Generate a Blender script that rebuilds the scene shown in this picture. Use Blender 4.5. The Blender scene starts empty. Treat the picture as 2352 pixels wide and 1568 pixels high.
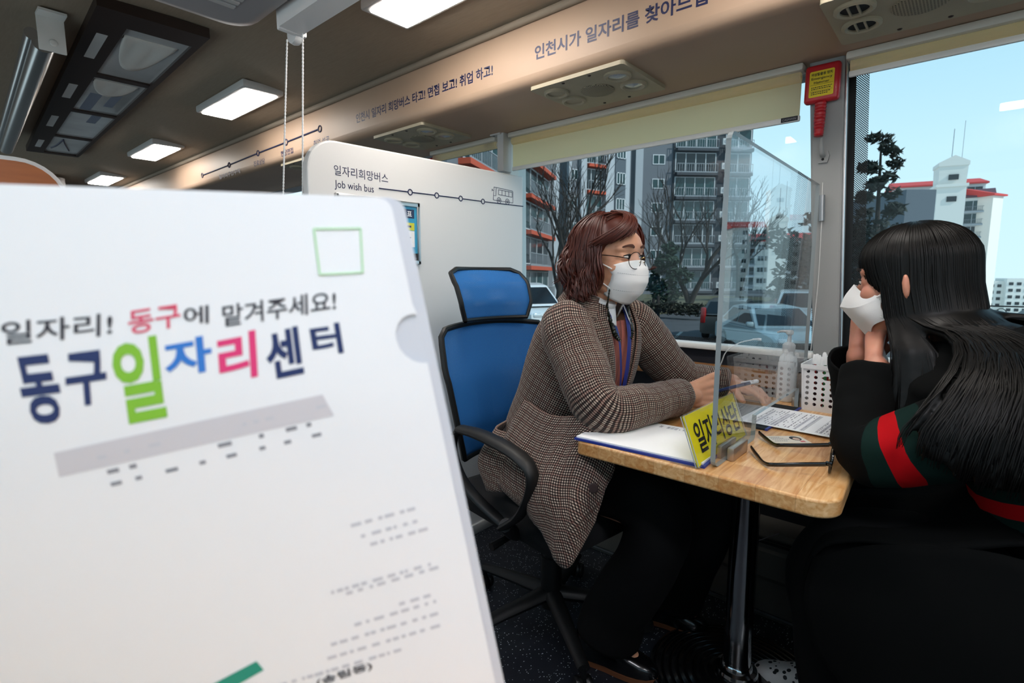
import bpy, bmesh, math, random
from mathutils import Vector as V, Matrix, Quaternion, noise
SC = bpy.context.scene
COL = SC.collection
PI = math.pi
random.seed(7)

# ------------------------------------------------------------------ camera
_yaw, _pit, _rol = math.radians(41.2737), math.radians(7.1331), math.radians(0.0252)
_F = V((-math.sin(_yaw) * math.cos(_pit), math.cos(_yaw) * math.cos(_pit), -math.sin(_pit)))
_R = V((math.cos(_yaw), math.sin(_yaw), 0))
_U = _R.cross(_F)
_R2 = _R * math.cos(_rol) + _U * math.sin(_rol)
_U2 = -_R * math.sin(_rol) + _U * math.cos(_rol)
camd = bpy.data.cameras.new('camera')
cam = bpy.data.objects.new('camera', camd)
COL.objects.link(cam)
cam.matrix_world = Matrix(((_R2.x, _U2.x, -_F.x, 0), (_R2.y, _U2.y, -_F.y, 0), (_R2.z, _U2.z, -_F.z, 1.13), (0, 0, 0, 1)))
camd.sensor_width = 36.0
camd.lens = 18.392
camd.clip_start = 0.02
camd.clip_end = 900
camd.dof.use_dof = True
camd.dof.focus_distance = 1.45
camd.dof.aperture_fstop = 6.3
SC.camera = cam

# ------------------------------------------------------------------ sky, sun, exposure
SC.view_settings.view_transform = 'Standard'
SC.view_settings.look = 'None'
SC.view_settings.gamma = 1.0
SC.view_settings.use_curve_mapping = False
SC.view_settings.exposure = 0.5
W = bpy.data.worlds.new('sky')
SC.world = W
W.use_nodes = True
nt = W.node_tree
nt.nodes.clear()
wo = nt.nodes.new('ShaderNodeOutputWorld')
bg = nt.nodes.new('ShaderNodeBackground')
tc = nt.nodes.new('ShaderNodeTexCoord')
sx = nt.nodes.new('ShaderNodeSeparateXYZ')
rp = nt.nodes.new('ShaderNodeValToRGB')
nt.links.new(tc.outputs['Generated'], sx.inputs[0])
nt.links.new(sx.outputs['Z'], rp.inputs[0])
nt.links.new(rp.outputs[0], bg.inputs[0])
nt.links.new(bg.outputs[0], wo.inputs[0])
cr = rp.color_ramp
cr.elements[0].position = 0.0
cr.elements[0].color = (0.66, 0.83, 0.90, 1)
cr.elements[1].position = 0.75
cr.elements[1].color = (0.20, 0.42, 0.62, 1)
e = cr.elements.new(0.18)
e.color = (0.58, 0.80, 0.89, 1)
e = cr.elements.new(0.34)
e.color = (0.43, 0.68, 0.80, 1)
bg.inputs[1].default_value = 1.0
sund = bpy.data.lights.new('sun', 'SUN')
sund.energy = 3.0
sund.angle = 0.009
sund.color = (1.0, 0.95, 0.88)
sun = bpy.data.objects.new('sun', sund)
COL.objects.link(sun)
sun.location = (30, 10, 40)
sun.rotation_euler = V((-0.80, -0.06, -0.62)).to_track_quat('-Z', 'Y').to_euler()
# ------------------------------------------------------------------ helpers
def lin(h):
    if isinstance(h, str):
        h = h.lstrip('#')
        c = [int(h[i:i + 2], 16) / 255 for i in (0, 2, 4)]
        return tuple(((x + 0.055) / 1.055) ** 2.4 if x > 0.04045 else x / 12.92 for x in c) + (1,)
    return tuple(h[:3]) + (1,)

MATS = {}
def P(name, col, rough=0.5, metal=0.0, spec=0.5, bump=0, bscale=200, var=0, vscale=8, emit=None, estr=0, coat=0, trans=0, sheen=0, aniso=0, stretch=None, var2=None):
    """Principled material with optional noise bump and colour variation in object space."""
    m = bpy.data.materials.new(name)
    MATS[name] = m
    m.use_nodes = True
    n = m.node_tree.nodes
    L = m.node_tree.links
    b = n['Principled BSDF']
    b.inputs['Base Color'].default_value = lin(col)
    b.inputs['Roughness'].default_value = rough
    b.inputs['Metallic'].default_value = metal
    b.inputs['Specular IOR Level'].default_value = spec
    if coat:
        b.inputs['Coat Weight'].default_value = coat
        b.inputs['Coat Roughness'].default_value = 0.08
    if trans:
        b.inputs['Transmission Weight'].default_value = trans
    if sheen:
        b.inputs['Sheen Weight'].default_value = sheen
    if emit:
        b.inputs['Emission Color'].default_value = lin(emit)
        b.inputs['Emission Strength'].default_value = estr
    if bump or var:
        t = n.new('ShaderNodeTexCoord')
        mp = n.new('ShaderNodeMapping')
        L.new(t.outputs['Object'], mp.inputs[0])
        if stretch:
            mp.inputs['Scale'].default_value = stretch
    if bump:
        nz = n.new('ShaderNodeTexNoise')
        nz.inputs['Scale'].default_value = bscale
        nz.inputs['Detail'].default_value = 3
        L.new(mp.outputs[0], nz.inputs['Vector'])
        bp = n.new('ShaderNodeBump')
        bp.inputs['Strength'].default_value = bump
        bp.inputs['Distance'].default_value = 0.002
        L.new(nz.outputs['Fac'], bp.inputs['Height'])
        L.new(bp.outputs[0], b.inputs['Normal'])
    if var:
        nz = n.new('ShaderNodeTexNoise')
        nz.inputs['Scale'].default_value = vscale
        nz.inputs['Detail'].default_value = 4
        L.new(mp.outputs[0], nz.inputs['Vector'])
        r = n.new('ShaderNodeValToRGB')
        c = lin(col)
        r.color_ramp.elements[0].position = 0.3
        r.color_ramp.elements[1].position = 0.7
        r.color_ramp.elements[0].color = tuple(x * (1 - var) for x in c[:3]) + (1,)
        r.color_ramp.elements[1].color = lin(var2) if var2 else tuple(min(1, x * (1 + var)) for x in c[:3]) + (1,)
        L.new(nz.outputs['Fac'], r.inputs[0])
        L.new(r.outputs[0], b.inputs['Base Color'])
    return m

def clear_mat(name, tint=(1, 1, 1), ior=1.45, boost=1.0, rough=0.0):
    """See-through sheet: transparent mixed with a mirror reflection by Fresnel."""
    m = bpy.data.materials.new(name)
    MATS[name] = m
    m.use_nodes = True
    n = m.node_tree.nodes
    L = m.node_tree.links
    n.clear()
    o = n.new('ShaderNodeOutputMaterial')
    mx = n.new('ShaderNodeMixShader')
    tr = n.new('ShaderNodeBsdfTransparent')
    tr.inputs[0].default_value = tuple(tint) + (1,)
    gl = n.new('ShaderNodeBsdfGlossy')
    gl.inputs['Roughness'].default_value = rough
    fr = n.new('ShaderNodeFresnel')
    fr.inputs['IOR'].default_value = ior
    ge = n.new('ShaderNodeNewGeometry')
    mu = n.new('ShaderNodeMath')
    mu.operation = 'MULTIPLY'
    mu.inputs[1].default_value = boost
    # Fresnel for the outer surface only; from behind the same value, not total reflection
    iv = n.new('ShaderNodeMath')
    iv.operation = 'DIVIDE'
    iv.inputs[0].default_value = 1.0
    iv.inputs[1].default_value = ior
    mixi = n.new('ShaderNodeMix')
    mixi.data_type = 'FLOAT'
    mixi.inputs[2].default_value = ior
    mixi.inputs[3].default_value = 1.0 / ior
    L.new(ge.outputs['Backfacing'], mixi.inputs[0])
    L.new(mixi.outputs[0], fr.inputs['IOR'])
    L.new(fr.outputs[0], mu.inputs[0])
    L.new(mu.outputs[0], mx.inputs[0])
    L.new(tr.outputs[0], mx.inputs[1])
    L.new(gl.outputs[0], mx.inputs[2])
    L.new(mx.outputs[0], o.inputs[0])
    return m

def frame(d, up=V((0, 0, 1))):
    d = V(d).normalized()
    if abs(d.dot(up)) > 0.98:
        up = V((1, 0, 0)) if abs(d.x) < 0.9 else V((0, 1, 0))
    a = up.cross(d).normalized()
    return a, d.cross(a).normalized(), d

def bez(pts, n=8):
    """Catmull-Rom through points, n samples per span."""
    pts = [V(p) for p in pts]
    out = []
    for i in range(len(pts) - 1):
        p0 = pts[i - 1] if i else pts[0] * 2 - pts[1]
        p1, p2 = pts[i], pts[i + 1]
        p3 = pts[i + 2] if i + 2 < len(pts) else p2 * 2 - p1
        for k in range(n):
            t = k / n
            out.append(0.5 * ((2 * p1) + (p2 - p0) * t + (2 * p0 - 5 * p1 + 4 * p2 - p3) * t * t + (3 * p1 - p0 - 3 * p2 + p3) * t ** 3))
    out.append(pts[-1])
    return out

def lerp_list(vals, n):
    m = len(vals)
    r = []
    for i in range(n):
        t = i / (n - 1) * (m - 1)
        k = min(int(t), m - 2)
        f = t - k
        f = f * f * (3 - 2 * f)
        r.append(vals[k] * (1 - f) + vals[k + 1] * f)
    return r

class MB:
    def __init__(s):
        s.v, s.f, s.m, s.uv = [], [], [], {}
    def add(s, vs, fs, m=0, uv=None):
        b = len(s.v)
        s.v += [V(x) for x in vs]
        for f in fs:
            s.f.append(tuple(b + i for i in f))
            s.m.append(m)
        if uv:
            for i, u in enumerate(uv):
                s.uv[b + i] = u
        return s
    def box(s, c, d, m=0, R=None, bev=0, seg=2):
        c = V(c)
        R = R or Matrix.Identity(3)
        if bev:
            bm = bmesh.new()
            bmesh.ops.create_cube(bm, size=1.0)
            for v in bm.verts:
                v.co = V((v.co.x * d[0], v.co.y * d[1], v.co.z * d[2]))
            bmesh.ops.bevel(bm, geom=bm.edges[:], offset=min(bev, min(d) * 0.49), segments=seg, profile=0.5, affect='EDGES')
            bm.verts.index_update()
            s.add([c + R @ v.co for v in bm.verts], [[v.index for v in f.verts] for f in bm.faces], m)
            bm.free()
            return s
        vs = [c + R @ V((x * d[0] / 2, y * d[1] / 2, z * d[2] / 2)) for x in (-1, 1) for y in (-1, 1) for z in (-1, 1)]
        return s.add(vs, [(0, 1, 3, 2), (4, 6, 7, 5), (0, 4, 5, 1), (2, 3, 7, 6), (0, 2, 6, 4), (1, 5, 7, 3)], m)
    def bb(s, a, b, m=0, bev=0, seg=2):
        a, b = V(a), V(b)
        return s.box((a + b) / 2, [abs(x) for x in (b - a)], m, None, bev, seg)
    def tube(s, pts, r, n=12, m=0, flat=None, up=None, cap=True, uv=False, wob=None):
        """Tube along pts; r scalar or list; flat=(a,b) multiplies the two cross axes."""
        pts = [V(p) for p in pts]
        k = len(pts)
        rs = r if isinstance(r, (list, tuple)) else [r] * k
        if len(rs) != k:
            rs = lerp_list(list(rs), k)
        vs, us = [], []
        a = None
        ln = 0
        nn = n + 1 if uv else n
        for i in range(k):
            t = (pts[min(i + 1, k - 1)] - pts[max(i - 1, 0)])
            if t.length < 1e-9:
                t = V((0, 0, 1))
            t.normalize()
            if a is None:
                a = (V(up) - t * V(up).dot(t)).normalized() if up else frame(t)[0]
            else:
                a = (a - t * a.dot(t))
                a = a.normalized() if a.length > 1e-6 else frame(t)[0]
            b = t.cross(a)
            if i:
                ln += (pts[i] - pts[i - 1]).length
            fa, fb = flat or (1, 1)
            for j in range(nn):
                an = 2 * PI * j / n
                rr = rs[i]
                if wob:
                    rr *= wob(ln, an)
                vs.append(pts[i] + a * (math.cos(an) * rr * fa) + b * (math.sin(an) * rr * fb))
                us.append((an * rs[len(rs) // 3], ln))
        fs = []
        for i in range(k - 1):
            for j in range(nn if not uv else n):
                j2 = (j + 1) % nn if not uv else j + 1
                fs.append((i * nn + j, i * nn + j2, (i + 1) * nn + j2, (i + 1) * nn + j))
        if cap:
            fs.append(tuple(reversed(range(n))))
            fs.append(tuple((k - 1) * nn + j for j in range(n)))
        return s.add(vs, fs, m, us if uv else None)
    def cyl(s, p0, p1, r0, r1=None, n=24, m=0):
        return s.tube([p0, p1], [r0, r0 if r1 is None else r1], n, m)
    def lathe(s, prof, c=(0, 0, 0), ax=(0, 0, 1), n=32, m=0):
        a, b, d = frame(ax)
        c = V(c)
        vs = []
        for r, z in prof:
            for j in range(n):
                an = 2 * PI * j / n
                vs.append(c + d * z + (a * math.cos(an) + b * math.sin(an)) * max(r, 1e-5))
        fs = [(i * n + j, i * n + (j + 1) % n, (i + 1) * n + (j + 1) % n, (i + 1) * n + j) for i in range(len(prof) - 1) for j in range(n)]
        fs += [tuple(reversed(range(n))), tuple((len(prof) - 1) * n + j for j in range(n))]
        return s.add(vs, fs, m)
    def ell(s, c, r, R=None, n=16, m=0):
        c = V(c)
        R = R or Matrix.Identity(3)
        r = (r, r, r) if isinstance(r, (int, float)) else r
        vs = [c + R @ V((0, 0, -r[2]))]
        h = n // 2
        for i in range(1, h):
            ph = -PI / 2 + PI * i / h
            for j in range(n):
                t = 2 * PI * j / n
                vs.append(c + R @ V((r[0] * math.cos(ph) * math.cos(t), r[1] * math.cos(ph) * math.sin(t), r[2] * math.sin(ph))))
        vs.append(c + R @ V((0, 0, r[2])))
        fs = [(0, 1 + (j + 1) % n, 1 + j) for j in range(n)]
        for i in range(h - 2):
            for j in range(n):
                fs.append((1 + i * n + j, 1 + i * n + (j + 1) % n, 1 + (i + 1) * n + (j + 1) % n, 1 + (i + 1) * n + j))
        t = len(vs) - 1
        fs += [(t, 1 + (h - 2) * n + j, 1 + (h - 2) * n + (j + 1) % n) for j in range(n)]
        return s.add(vs, fs, m)
    def cap(s, p0, p1, r0, r1=None, n=14, m=0):
        """Capsule with round ends (closed)."""
        r1 = r0 if r1 is None else r1
        p0, p1 = V(p0), V(p1)
        d = (p1 - p0)
        if d.length < 1e-6:
            return s.ell(p0, r0, None, n, m)
        d.normalize()
        pts, rs = [], []
        for i in range(5):
            a = PI / 2 * i / 4
            pts.append(p0 - d * r0 * math.cos(a))
            rs.append(max(r0 * math.sin(a), 1e-4))
        for i in range(5):
            a = PI / 2 * i / 4
            pts.append(p1 + d * r1 * math.sin(a))
            rs.append(max(r1 * math.cos(a), 1e-4))
        return s.tube(pts, rs, n, m)
    def loft(s, rings, cap=True, closed=True, m=0, uv=None):
        n = len(rings[0])
        vs = [p for r in rings for p in r]
        fs = []
        for i in range(len(rings) - 1):
            for j in range(n if closed else n - 1):
                j2 = (j + 1) % n
                fs.append((i * n + j, i * n + j2, (i + 1) * n + j2, (i + 1) * n + j))
        if cap and closed:
            fs.append(tuple(reversed(range(n))))
            fs.append(tuple((len(rings) - 1) * n + j for j in range(n)))
        return s.add(vs, fs, m, uv)
    def sheet(s, G, th=0.001, m=0, uvs=1.0):
        """Thick sheet over a grid of points; uv in metres."""
        nr, nc = len(G), len(G[0])
        G = [[V(p) for p in r] for r in G]
        N = []
        for i in range(nr):
            for j in range(nc):
                du = G[i][min(j + 1, nc - 1)] - G[i][max(j - 1, 0)]
                dv = G[min(i + 1, nr - 1)][j] - G[max(i - 1, 0)][j]
                q = du.cross(dv)
                N.append(q.normalized() if q.length > 1e-12 else V((0, 0, 1)))
        U = []
        for i in range(nr):
            x = 0
            for j in range(nc):
                if j:
                    x += (G[i][j] - G[i][j - 1]).length
                y = sum((G[k][j] - G[k - 1][j]).length for k in range(1, i + 1))
                U.append((x * uvs, y * uvs))
        A = [G[i][j] + N[i * nc + j] * th / 2 for i in range(nr) for j in range(nc)]
        B = [G[i][j] - N[i * nc + j] * th / 2 for i in range(nr) for j in range(nc)]
        k = nr * nc
        fs = []
        for i in range(nr - 1):
            for j in range(nc - 1):
                a, b, c, d = i * nc + j, i * nc + j + 1, (i + 1) * nc + j + 1, (i + 1) * nc + j
                fs.append((a, d, c, b))
                fs.append((k + a, k + b, k + c, k + d))
        ed = [i for i in range(nc)] + [i * nc + nc - 1 for i in range(1, nr)] + [(nr - 1) * nc + j for j in range(nc - 2, -1, -1)] + [i * nc for i in range(nr - 2, 0, -1)]
        for q in range(len(ed)):
            a, b = ed[q], ed[(q + 1) % len(ed)]
            fs.append((a, b, k + b, k + a))
        return s.add(A + B, fs, m, U + U)
    def prism(s, poly, o, ex, ey, th, m=0, me=None):
        """Extruded 2D polygon (ccw) in plane o,ex,ey; thickness along ex x ey."""
        o, ex, ey = V(o), V(ex), V(ey)
        nn = ex.cross(ey).normalized()
        n = len(poly)
        a = [o + ex * x + ey * y for x, y in poly]
        b = [p + nn * th for p in a]
        s.add(a + b, [tuple(reversed(range(n))), tuple(range(n, 2 * n))], m)
        base = len(s.v) - 2 * n
        for i in range(n):
            j = (i + 1) % n
            s.f.append((base + i, base + j, base + n + j, base + n + i))
            s.m.append(m if me is None else me)
        return s
    def mesh(s, name, org=V((0, 0, 0)), smooth=True, ang=40, fix=True):
        me = bpy.data.meshes.new(name)
        me.from_pydata([tuple(p - org) for p in s.v], [], s.f)
        for p, mi in zip(me.polygons, s.m):
            p.material_index = mi
        if s.uv:
            ul = me.uv_layers.new(name='UVMap')
            for l in me.loops:
                ul.data[l.index].uv = s.uv.get(l.vertex_index, (0, 0))
        if fix:
            bm = bmesh.new()
            bm.from_mesh(me)
            bmesh.ops.recalc_face_normals(bm, faces=bm.faces[:])
            bm.to_mesh(me)
            bm.free()
        if smooth:
            for p in me.polygons:
                p.use_smooth = True
            if ang < 180:
                me.set_sharp_from_angle(angle=math.radians(ang))
        me.update()
        return me
    def build(s, name, mat, parent=None, smooth=True, ang=40, fix=True, mods=None, **props):
        org = ORG.get(parent.name, V((0, 0, 0))) if parent else V(props.pop('org', (0, 0, 0)))
        props.pop('org', None)
        me = s.mesh(name, org, smooth, ang, fix)
        return link(name, me, mat, parent, org, props)

ORG = {}
def link(name, me, mat, parent, org, props):
    o = bpy.data.objects.new(name, me)
    COL.objects.link(o)
    for m in (mat if isinstance(mat, (list, tuple)) else [mat]):
        me.materials.append(MATS[m] if isinstance(m, str) else m)
    if parent:
        o.parent = parent
    else:
        o.location = org
    ORG[o.name] = V(org)
    for k, v in props.items():
        if v:
            o[k] = v
    return o

def thing(name, loc, label, category, group=None):
    o = bpy.data.objects.new(name, None)
    COL.objects.link(o)
    o.empty_display_size = 0.05
    o.location = loc
    ORG[o.name] = V(loc)
    o['label'] = label
    o['category'] = category
    if group:
        o['group'] = group
    return o

def tree_copy(o, parent=None):
    c = o.copy()
    COL.objects.link(c)
    if parent:
        c.parent = parent
    for ch in list(o.children):
        tree_copy(ch, c)
    return c

def clone(o, loc, rz=None, label=None, scale=None):
    c = tree_copy(o)
    c.location = loc
    if rz is not None:
        c.rotation_euler = (0, 0, rz)
    if scale:
        c.scale = scale
    if label:
        c['label'] = label
    return c

def remesh(mb, name, mat, parent, voxel=0.005, smooth=3, fac=0.5, **props):
    """One continuous skin over overlapping closed shapes."""
    org = ORG[parent.name] if parent else V((0, 0, 0))
    me = mb.mesh(name + '_src', org, False)
    o = bpy.data.objects.new(name + '_src', me)
    COL.objects.link(o)
    md = o.modifiers.new('r', 'REMESH')
    md.mode = 'VOXEL'
    md.voxel_size = voxel
    if smooth:
        ms = o.modifiers.new('s', 'SMOOTH')
        ms.iterations = smooth
        ms.factor = fac
    dg = bpy.context.evaluated_depsgraph_get()
    dg.update()
    m2 = bpy.data.meshes.new_from_object(o.evaluated_get(dg))
    m2.name = name
    bpy.data.objects.remove(o)
    bpy.data.meshes.remove(me)
    for p in m2.polygons:
        p.use_smooth = True
    m2.materials.clear()
    return link(name, m2, mat, parent, org, props)

def text_mesh(body, bold=0.0, spacing=1.0, res=3):
    c = bpy.data.curves.new('lettering', 'FONT')
    c.body = body
    c.offset = bold
    c.space_character = spacing
    c.resolution_u = res
    o = bpy.data.objects.new('lettering', c)
    COL.objects.link(o)
    dg = bpy.context.evaluated_depsgraph_get()
    dg.update()
    m = bpy.data.meshes.new_from_object(o.evaluated_get(dg))
    vs = [v.co.copy() for v in m.vertices]
    fs = [tuple(p.vertices) for p in m.polygons]
    bpy.data.objects.remove(o)
    bpy.data.curves.remove(c)
    bpy.data.meshes.remove(m)
    return vs, fs

def text_into(mb, body, o, ex, ey, w=None, h=None, bold=0.0, lift=0.0006, m=0, fn=None, spacing=1.0, center=False):
    """Lettering printed on a plane: o is the lower-left of its box, ex/ey unit axes, w,h its size."""
    vs, fs = text_mesh(body, bold, spacing)
    if not vs:
        return mb
    x0, x1 = min(v.x for v in vs), max(v.x for v in vs)
    y0, y1 = min(v.y for v in vs), max(v.y for v in vs)
    sx = (w / (x1 - x0)) if w else None
    sy = (h / (y1 - y0)) if h else sx
    sx = sx or sy
    if fn:
        mb.add([fn((v.x - x0) * sx, (v.y - y0) * sy) for v in vs], fs, m)
        return mb
    o, ex, ey = V(o), V(ex), V(ey)
    nn = ex.normalized().cross(ey.normalized()).normalized()
    dx = -(x1 - x0) * sx / 2 if center else 0
    mb.add([o + ex * ((v.x - x0) * sx + dx) + ey * ((v.y - y0) * sy) + nn * lift for v in vs], fs, m)
    return mb

def text(name, body, mat, parent, o, ex, ey, w=None, h=None, bold=0.0, lift=0.0006, **k):
    mb = MB()
    text_into(mb, body, o, ex, ey, w, h, bold, lift, **k)
    return mb.build(name, mat, parent, smooth=False, fix=False)

def rot_z(a):
    return Matrix.Rotation(a, 3, 'Z')

def basis(x, y, z):
    return Matrix((x, y, z)).transposed()

def rrect(x0, y0, x1, y1, r, n=6):
    pts = []
    for cx, cy, a in ((x1 - r, y1 - r, 0), (x0 + r, y1 - r, 90), (x0 + r, y0 + r, 180), (x1 - r, y0 + r, 270)):
        for i in range(n + 1):
            t = math.radians(a + 90 * i / n)
            pts.append((cx + r * math.cos(t), cy + r * math.sin(t)))
    return pts

# ------------------------------------------------------------------ shared materials
P('white_panel', '#e4e2e0', 0.28, spec=0.5, coat=0.2)
P('white_plastic', '#eeeeee', 0.35)
P('black_plastic', '#0d0d0e', 0.38)
P('black_matte', '#08080a', 0.75)
P('dark_rubber', '#101012', 0.8)
P('chrome', '#d0d2d4', 0.12, 1.0)
P('aluminium', '#c4c5c6', 0.32, 1.0, bump=0.05, bscale=300, stretch=(1, 1, 30))
P('steel', '#9a9b9d', 0.3, 1.0)
P('navy_ink', '#141c46', 0.5)
P('black_ink', '#15151a', 0.55)
P('grey_ink', '#8b8b92', 0.6)
P('pale_grey_ink', '#c9c9cf', 0.6)
P('paper', '#f6f6f6', 0.7)
P('blue_vinyl', '#20348c', 0.4)
P('red_plastic', '#c01420', 0.38, coat=0.2)
P('yellow_sticker', '#d8c018', 0.45)
clear_mat('acrylic', (0.95, 0.97, 0.98), 1.49, 1.0)
clear_mat('window_glass', (0.86, 0.91, 0.93), 1.45, 0.35)
clear_mat('lens_glass', (0.97, 0.98, 0.98), 1.5, 0.7)
clear_mat('car_glass', (0.2, 0.24, 0.26), 1.5, 1.3)
# ------------------------------------------------------------------ bus shell
def speckle_floor():
    m = P('floor_vinyl', '#17191f', 0.45, spec=0.4)
    n, L = m.node_tree.nodes, m.node_tree.links
    t = n.new('ShaderNodeTexCoord')
    v = n.new('ShaderNodeTexVoronoi')
    v.inputs['Scale'].default_value = 150
    L.new(t.outputs['Object'], v.inputs['Vector'])
    lt = n.new('ShaderNodeMath'); lt.operation = 'LESS_THAN'; lt.inputs[1].default_value = 0.24
    L.new(v.outputs['Distance'], lt.inputs[0])
    sep = n.new('ShaderNodeSeparateColor')
    L.new(v.outputs['Color'], sep.inputs[0])
    gt = n.new('ShaderNodeMath'); gt.operation = 'GREATER_THAN'; gt.inputs[1].default_value = 0.66
    L.new(sep.outputs[0], gt.inputs[0])
    mu = n.new('ShaderNodeMath'); mu.operation = 'MULTIPLY'
    L.new(lt.outputs[0], mu.inputs[0]); L.new(gt.outputs[0], mu.inputs[1])
    mx = n.new('ShaderNodeMix'); mx.data_type = 'RGBA'
    mx.inputs[6].default_value = lin('#1c1f26'); mx.inputs[7].default_value = lin('#c3cad0')
    L.new(mu.outputs[0], mx.inputs[0])
    L.new(mx.outputs[2], n['Principled BSDF'].inputs['Base Color'])
speckle_floor()
P('ceiling_vinyl', '#988a78', 0.75, var=0.06, vscale=60, stretch=(0.3, 3, 1), bump=0.15, bscale=260)
P('duct_vinyl', '#a68d78', 0.5, spec=0.4, var=0.05, vscale=3)
P('cove_fabric', '#8d8172', 0.85, bump=0.3, bscale=300, stretch=(3, 1, 1))
P('pillar_grey', '#8e8f8e', 0.55, bump=0.1, bscale=500)
P('wall_grey', '#77787a', 0.6)
P('side_navy', '#10141f', 0.6)
P('side_wood', '#94683f', 0.45, var=0.25, vscale=5, stretch=(0.6, 6, 12))
P('heater_grey', '#64625d', 0.42, spec=0.5, var=0.06, vscale=4)
P('sill_white', '#e6e6e2', 0.4)
P('frit_black', '#060607', 0.35)

def frit_dots():
    m = bpy.data.materials.new('frit_dots')
    MATS['frit_dots'] = m
    m.use_nodes = True
    n, L = m.node_tree.nodes, m.node_tree.links
    n.clear()
    o = n.new('ShaderNodeOutputMaterial')
    mx = n.new('ShaderNodeMixShader')
    tr = n.new('ShaderNodeBsdfTransparent')
    df = n.new('ShaderNodeBsdfPrincipled')
    df.inputs['Base Color'].default_value = (0.004, 0.004, 0.005, 1)
    t = n.new('ShaderNodeTexCoord')
    mp = n.new('ShaderNodeMapping')
    mp.inputs['Rotation'].default_value = (0, PI / 4, 0)
    mp.inputs['Scale'].default_value = (230, 0, 230)
    v = n.new('ShaderNodeTexVoronoi')
    v.inputs['Randomness'].default_value = 0
    v.inputs['Scale'].default_value = 1
    lt = n.new('ShaderNodeMath'); lt.operation = 'LESS_THAN'; lt.inputs[1].default_value = 0.40
    L.new(t.outputs['Object'], mp.inputs[0]); L.new(mp.outputs[0], v.inputs['Vector'])
    L.new(v.outputs['Distance'], lt.inputs[0]); L.new(lt.outputs[0], mx.inputs[0])
    L.new(tr.outputs[0], mx.inputs[1]); L.new(df.outputs[0], mx.inputs[2]); L.new(mx.outputs[0], o.inputs[0])
frit_dots()

S = dict(kind='structure')
X0, X1 = -8.2, 3.0
mb = MB(); mb.bb((X0, -0.55, -0.06), (X1, 1.98, 0.0)); mb.build('floor', 'floor_vinyl', **S)
# ceiling: shallow arch
prof = [(-0.04, 1.985), (0.3, 2.022), (0.7, 2.034), (1.1, 2.022), (1.44, 1.985)]
mb = MB()
mb.loft([[V((x, y, z)) for y, z in prof] + [V((x, y, z + 0.03)) for y, z in reversed(prof)] for x in (X0, X1)])
mb.build('ceiling', 'ceiling_vinyl', ang=25, **S)
mb = MB(); mb.bb((X0, -0.7, 2.066), (X1, 2.1, 2.10)); mb.build('roof', 'wall_grey', **S)
# overhead duct along the windows, with a rounded lower edge
def duct(y0, s, nm, mat='duct_vinyl'):
    prof = [(0, 1.985), (0, 1.80)]
    for i in range(7):
        a = PI / 2 * i / 6
        prof.append((0.035 - 0.035 * math.cos(a), 1.80 - 0.035 * math.sin(a)))
    prof += [(0.55, 1.765), (0.55, 2.06), (0.02, 2.06)]
    mb = MB()
    mb.loft([[V((x, y0 + s * y, z)) for y, z in prof] for x in (X0, X1)])
    return mb.build(nm, mat, ang=30, **S)
duct(1.43, 1, 'trim_1')
duct(-0.03, -1, 'trim_2')
mb = MB(); mb.tube([(X0, 1.425, 1.972), (X1, 1.425, 1.972)], 0.013, 10); mb.build('trim_3', 'cove_fabric', **S)

# window wall: dado, header and pillars around three panes
mb = MB()
mb.bb((X0, 1.87, 0.0), (X1, 1.97, 0.875))
mb.build('wall_window_side', 'side_navy', **S)
mb = MB(); mb.bb((X0, 1.88, 1.755), (X1, 1.98, 2.06)); mb.build('wall_header', 'wall_grey', **S)
def pillar(nm, b0, b1, t0, t1, mat, y=1.845):
    mb = MB()
    r = [[V((b0, y, 0.86)), V((b1, y, 0.86)), V((b1, 1.975, 0.86)), V((b0, 1.975, 0.86))],
         [V((t0, y, 1.775)), V((t1, y, 1.775)), V((t1, 1.975, 1.775)), V((t0, 1.975, 1.775))]]
    mb.loft(r)
    o = mb.build(nm, mat, smooth=False, **S)
    bv = o.modifiers.new('b', 'BEVEL'); bv.width = 0.006; bv.segments = 2
    return o
pillar('wall_pillar_1', -0.362, -0.292, -0.428, -0.334, 'pillar_grey')
pillar('wall_pillar_2', -1.69, -1.635, -1.70, -1.645, 'sill_white', 1.86)
pillar('wall_pillar_3', -3.10, -3.02, -3.10, -3.02, 'pillar_grey')
pillar('wall_pillar_4', 1.15, 1.23, 1.15, 1.23, 'pillar_grey')
mb = MB(); mb.tube([(-0.289, 1.852, 0.86), (-0.331, 1.85, 1.765)], 0.004, 8); mb.build('trim_4', 'aluminium', **S)
mb = MB(); mb.bb((-1.63, 1.825, 0.872), (-0.36, 1.885, 0.893), bev=0.006); mb.build('trim_5', 'sill_white', **S)
mb = MB(); mb.bb((-0.29, 1.83, 0.872), (1.15, 1.885, 0.893), bev=0.006); mb.build('trim_6', 'sill_white', **S)
mb = MB(); mb.bb((-3.0, 1.83, 0.872), (-1.70, 1.885, 0.893), bev=0.006); mb.build('trim_7', 'sill_white', **S)
mb = MB(); mb.bb((-1.55, 1.845, 0.82), (2.9, 1.872, 0.872)); mb.build('trim_8', 'side_navy', **S)
mb = MB(); mb.bb((-1.55, 1.80, 0.77), (2.9, 1.872, 0.822), bev=0.004); mb.build('trim_9', 'side_wood', **S)
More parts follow.
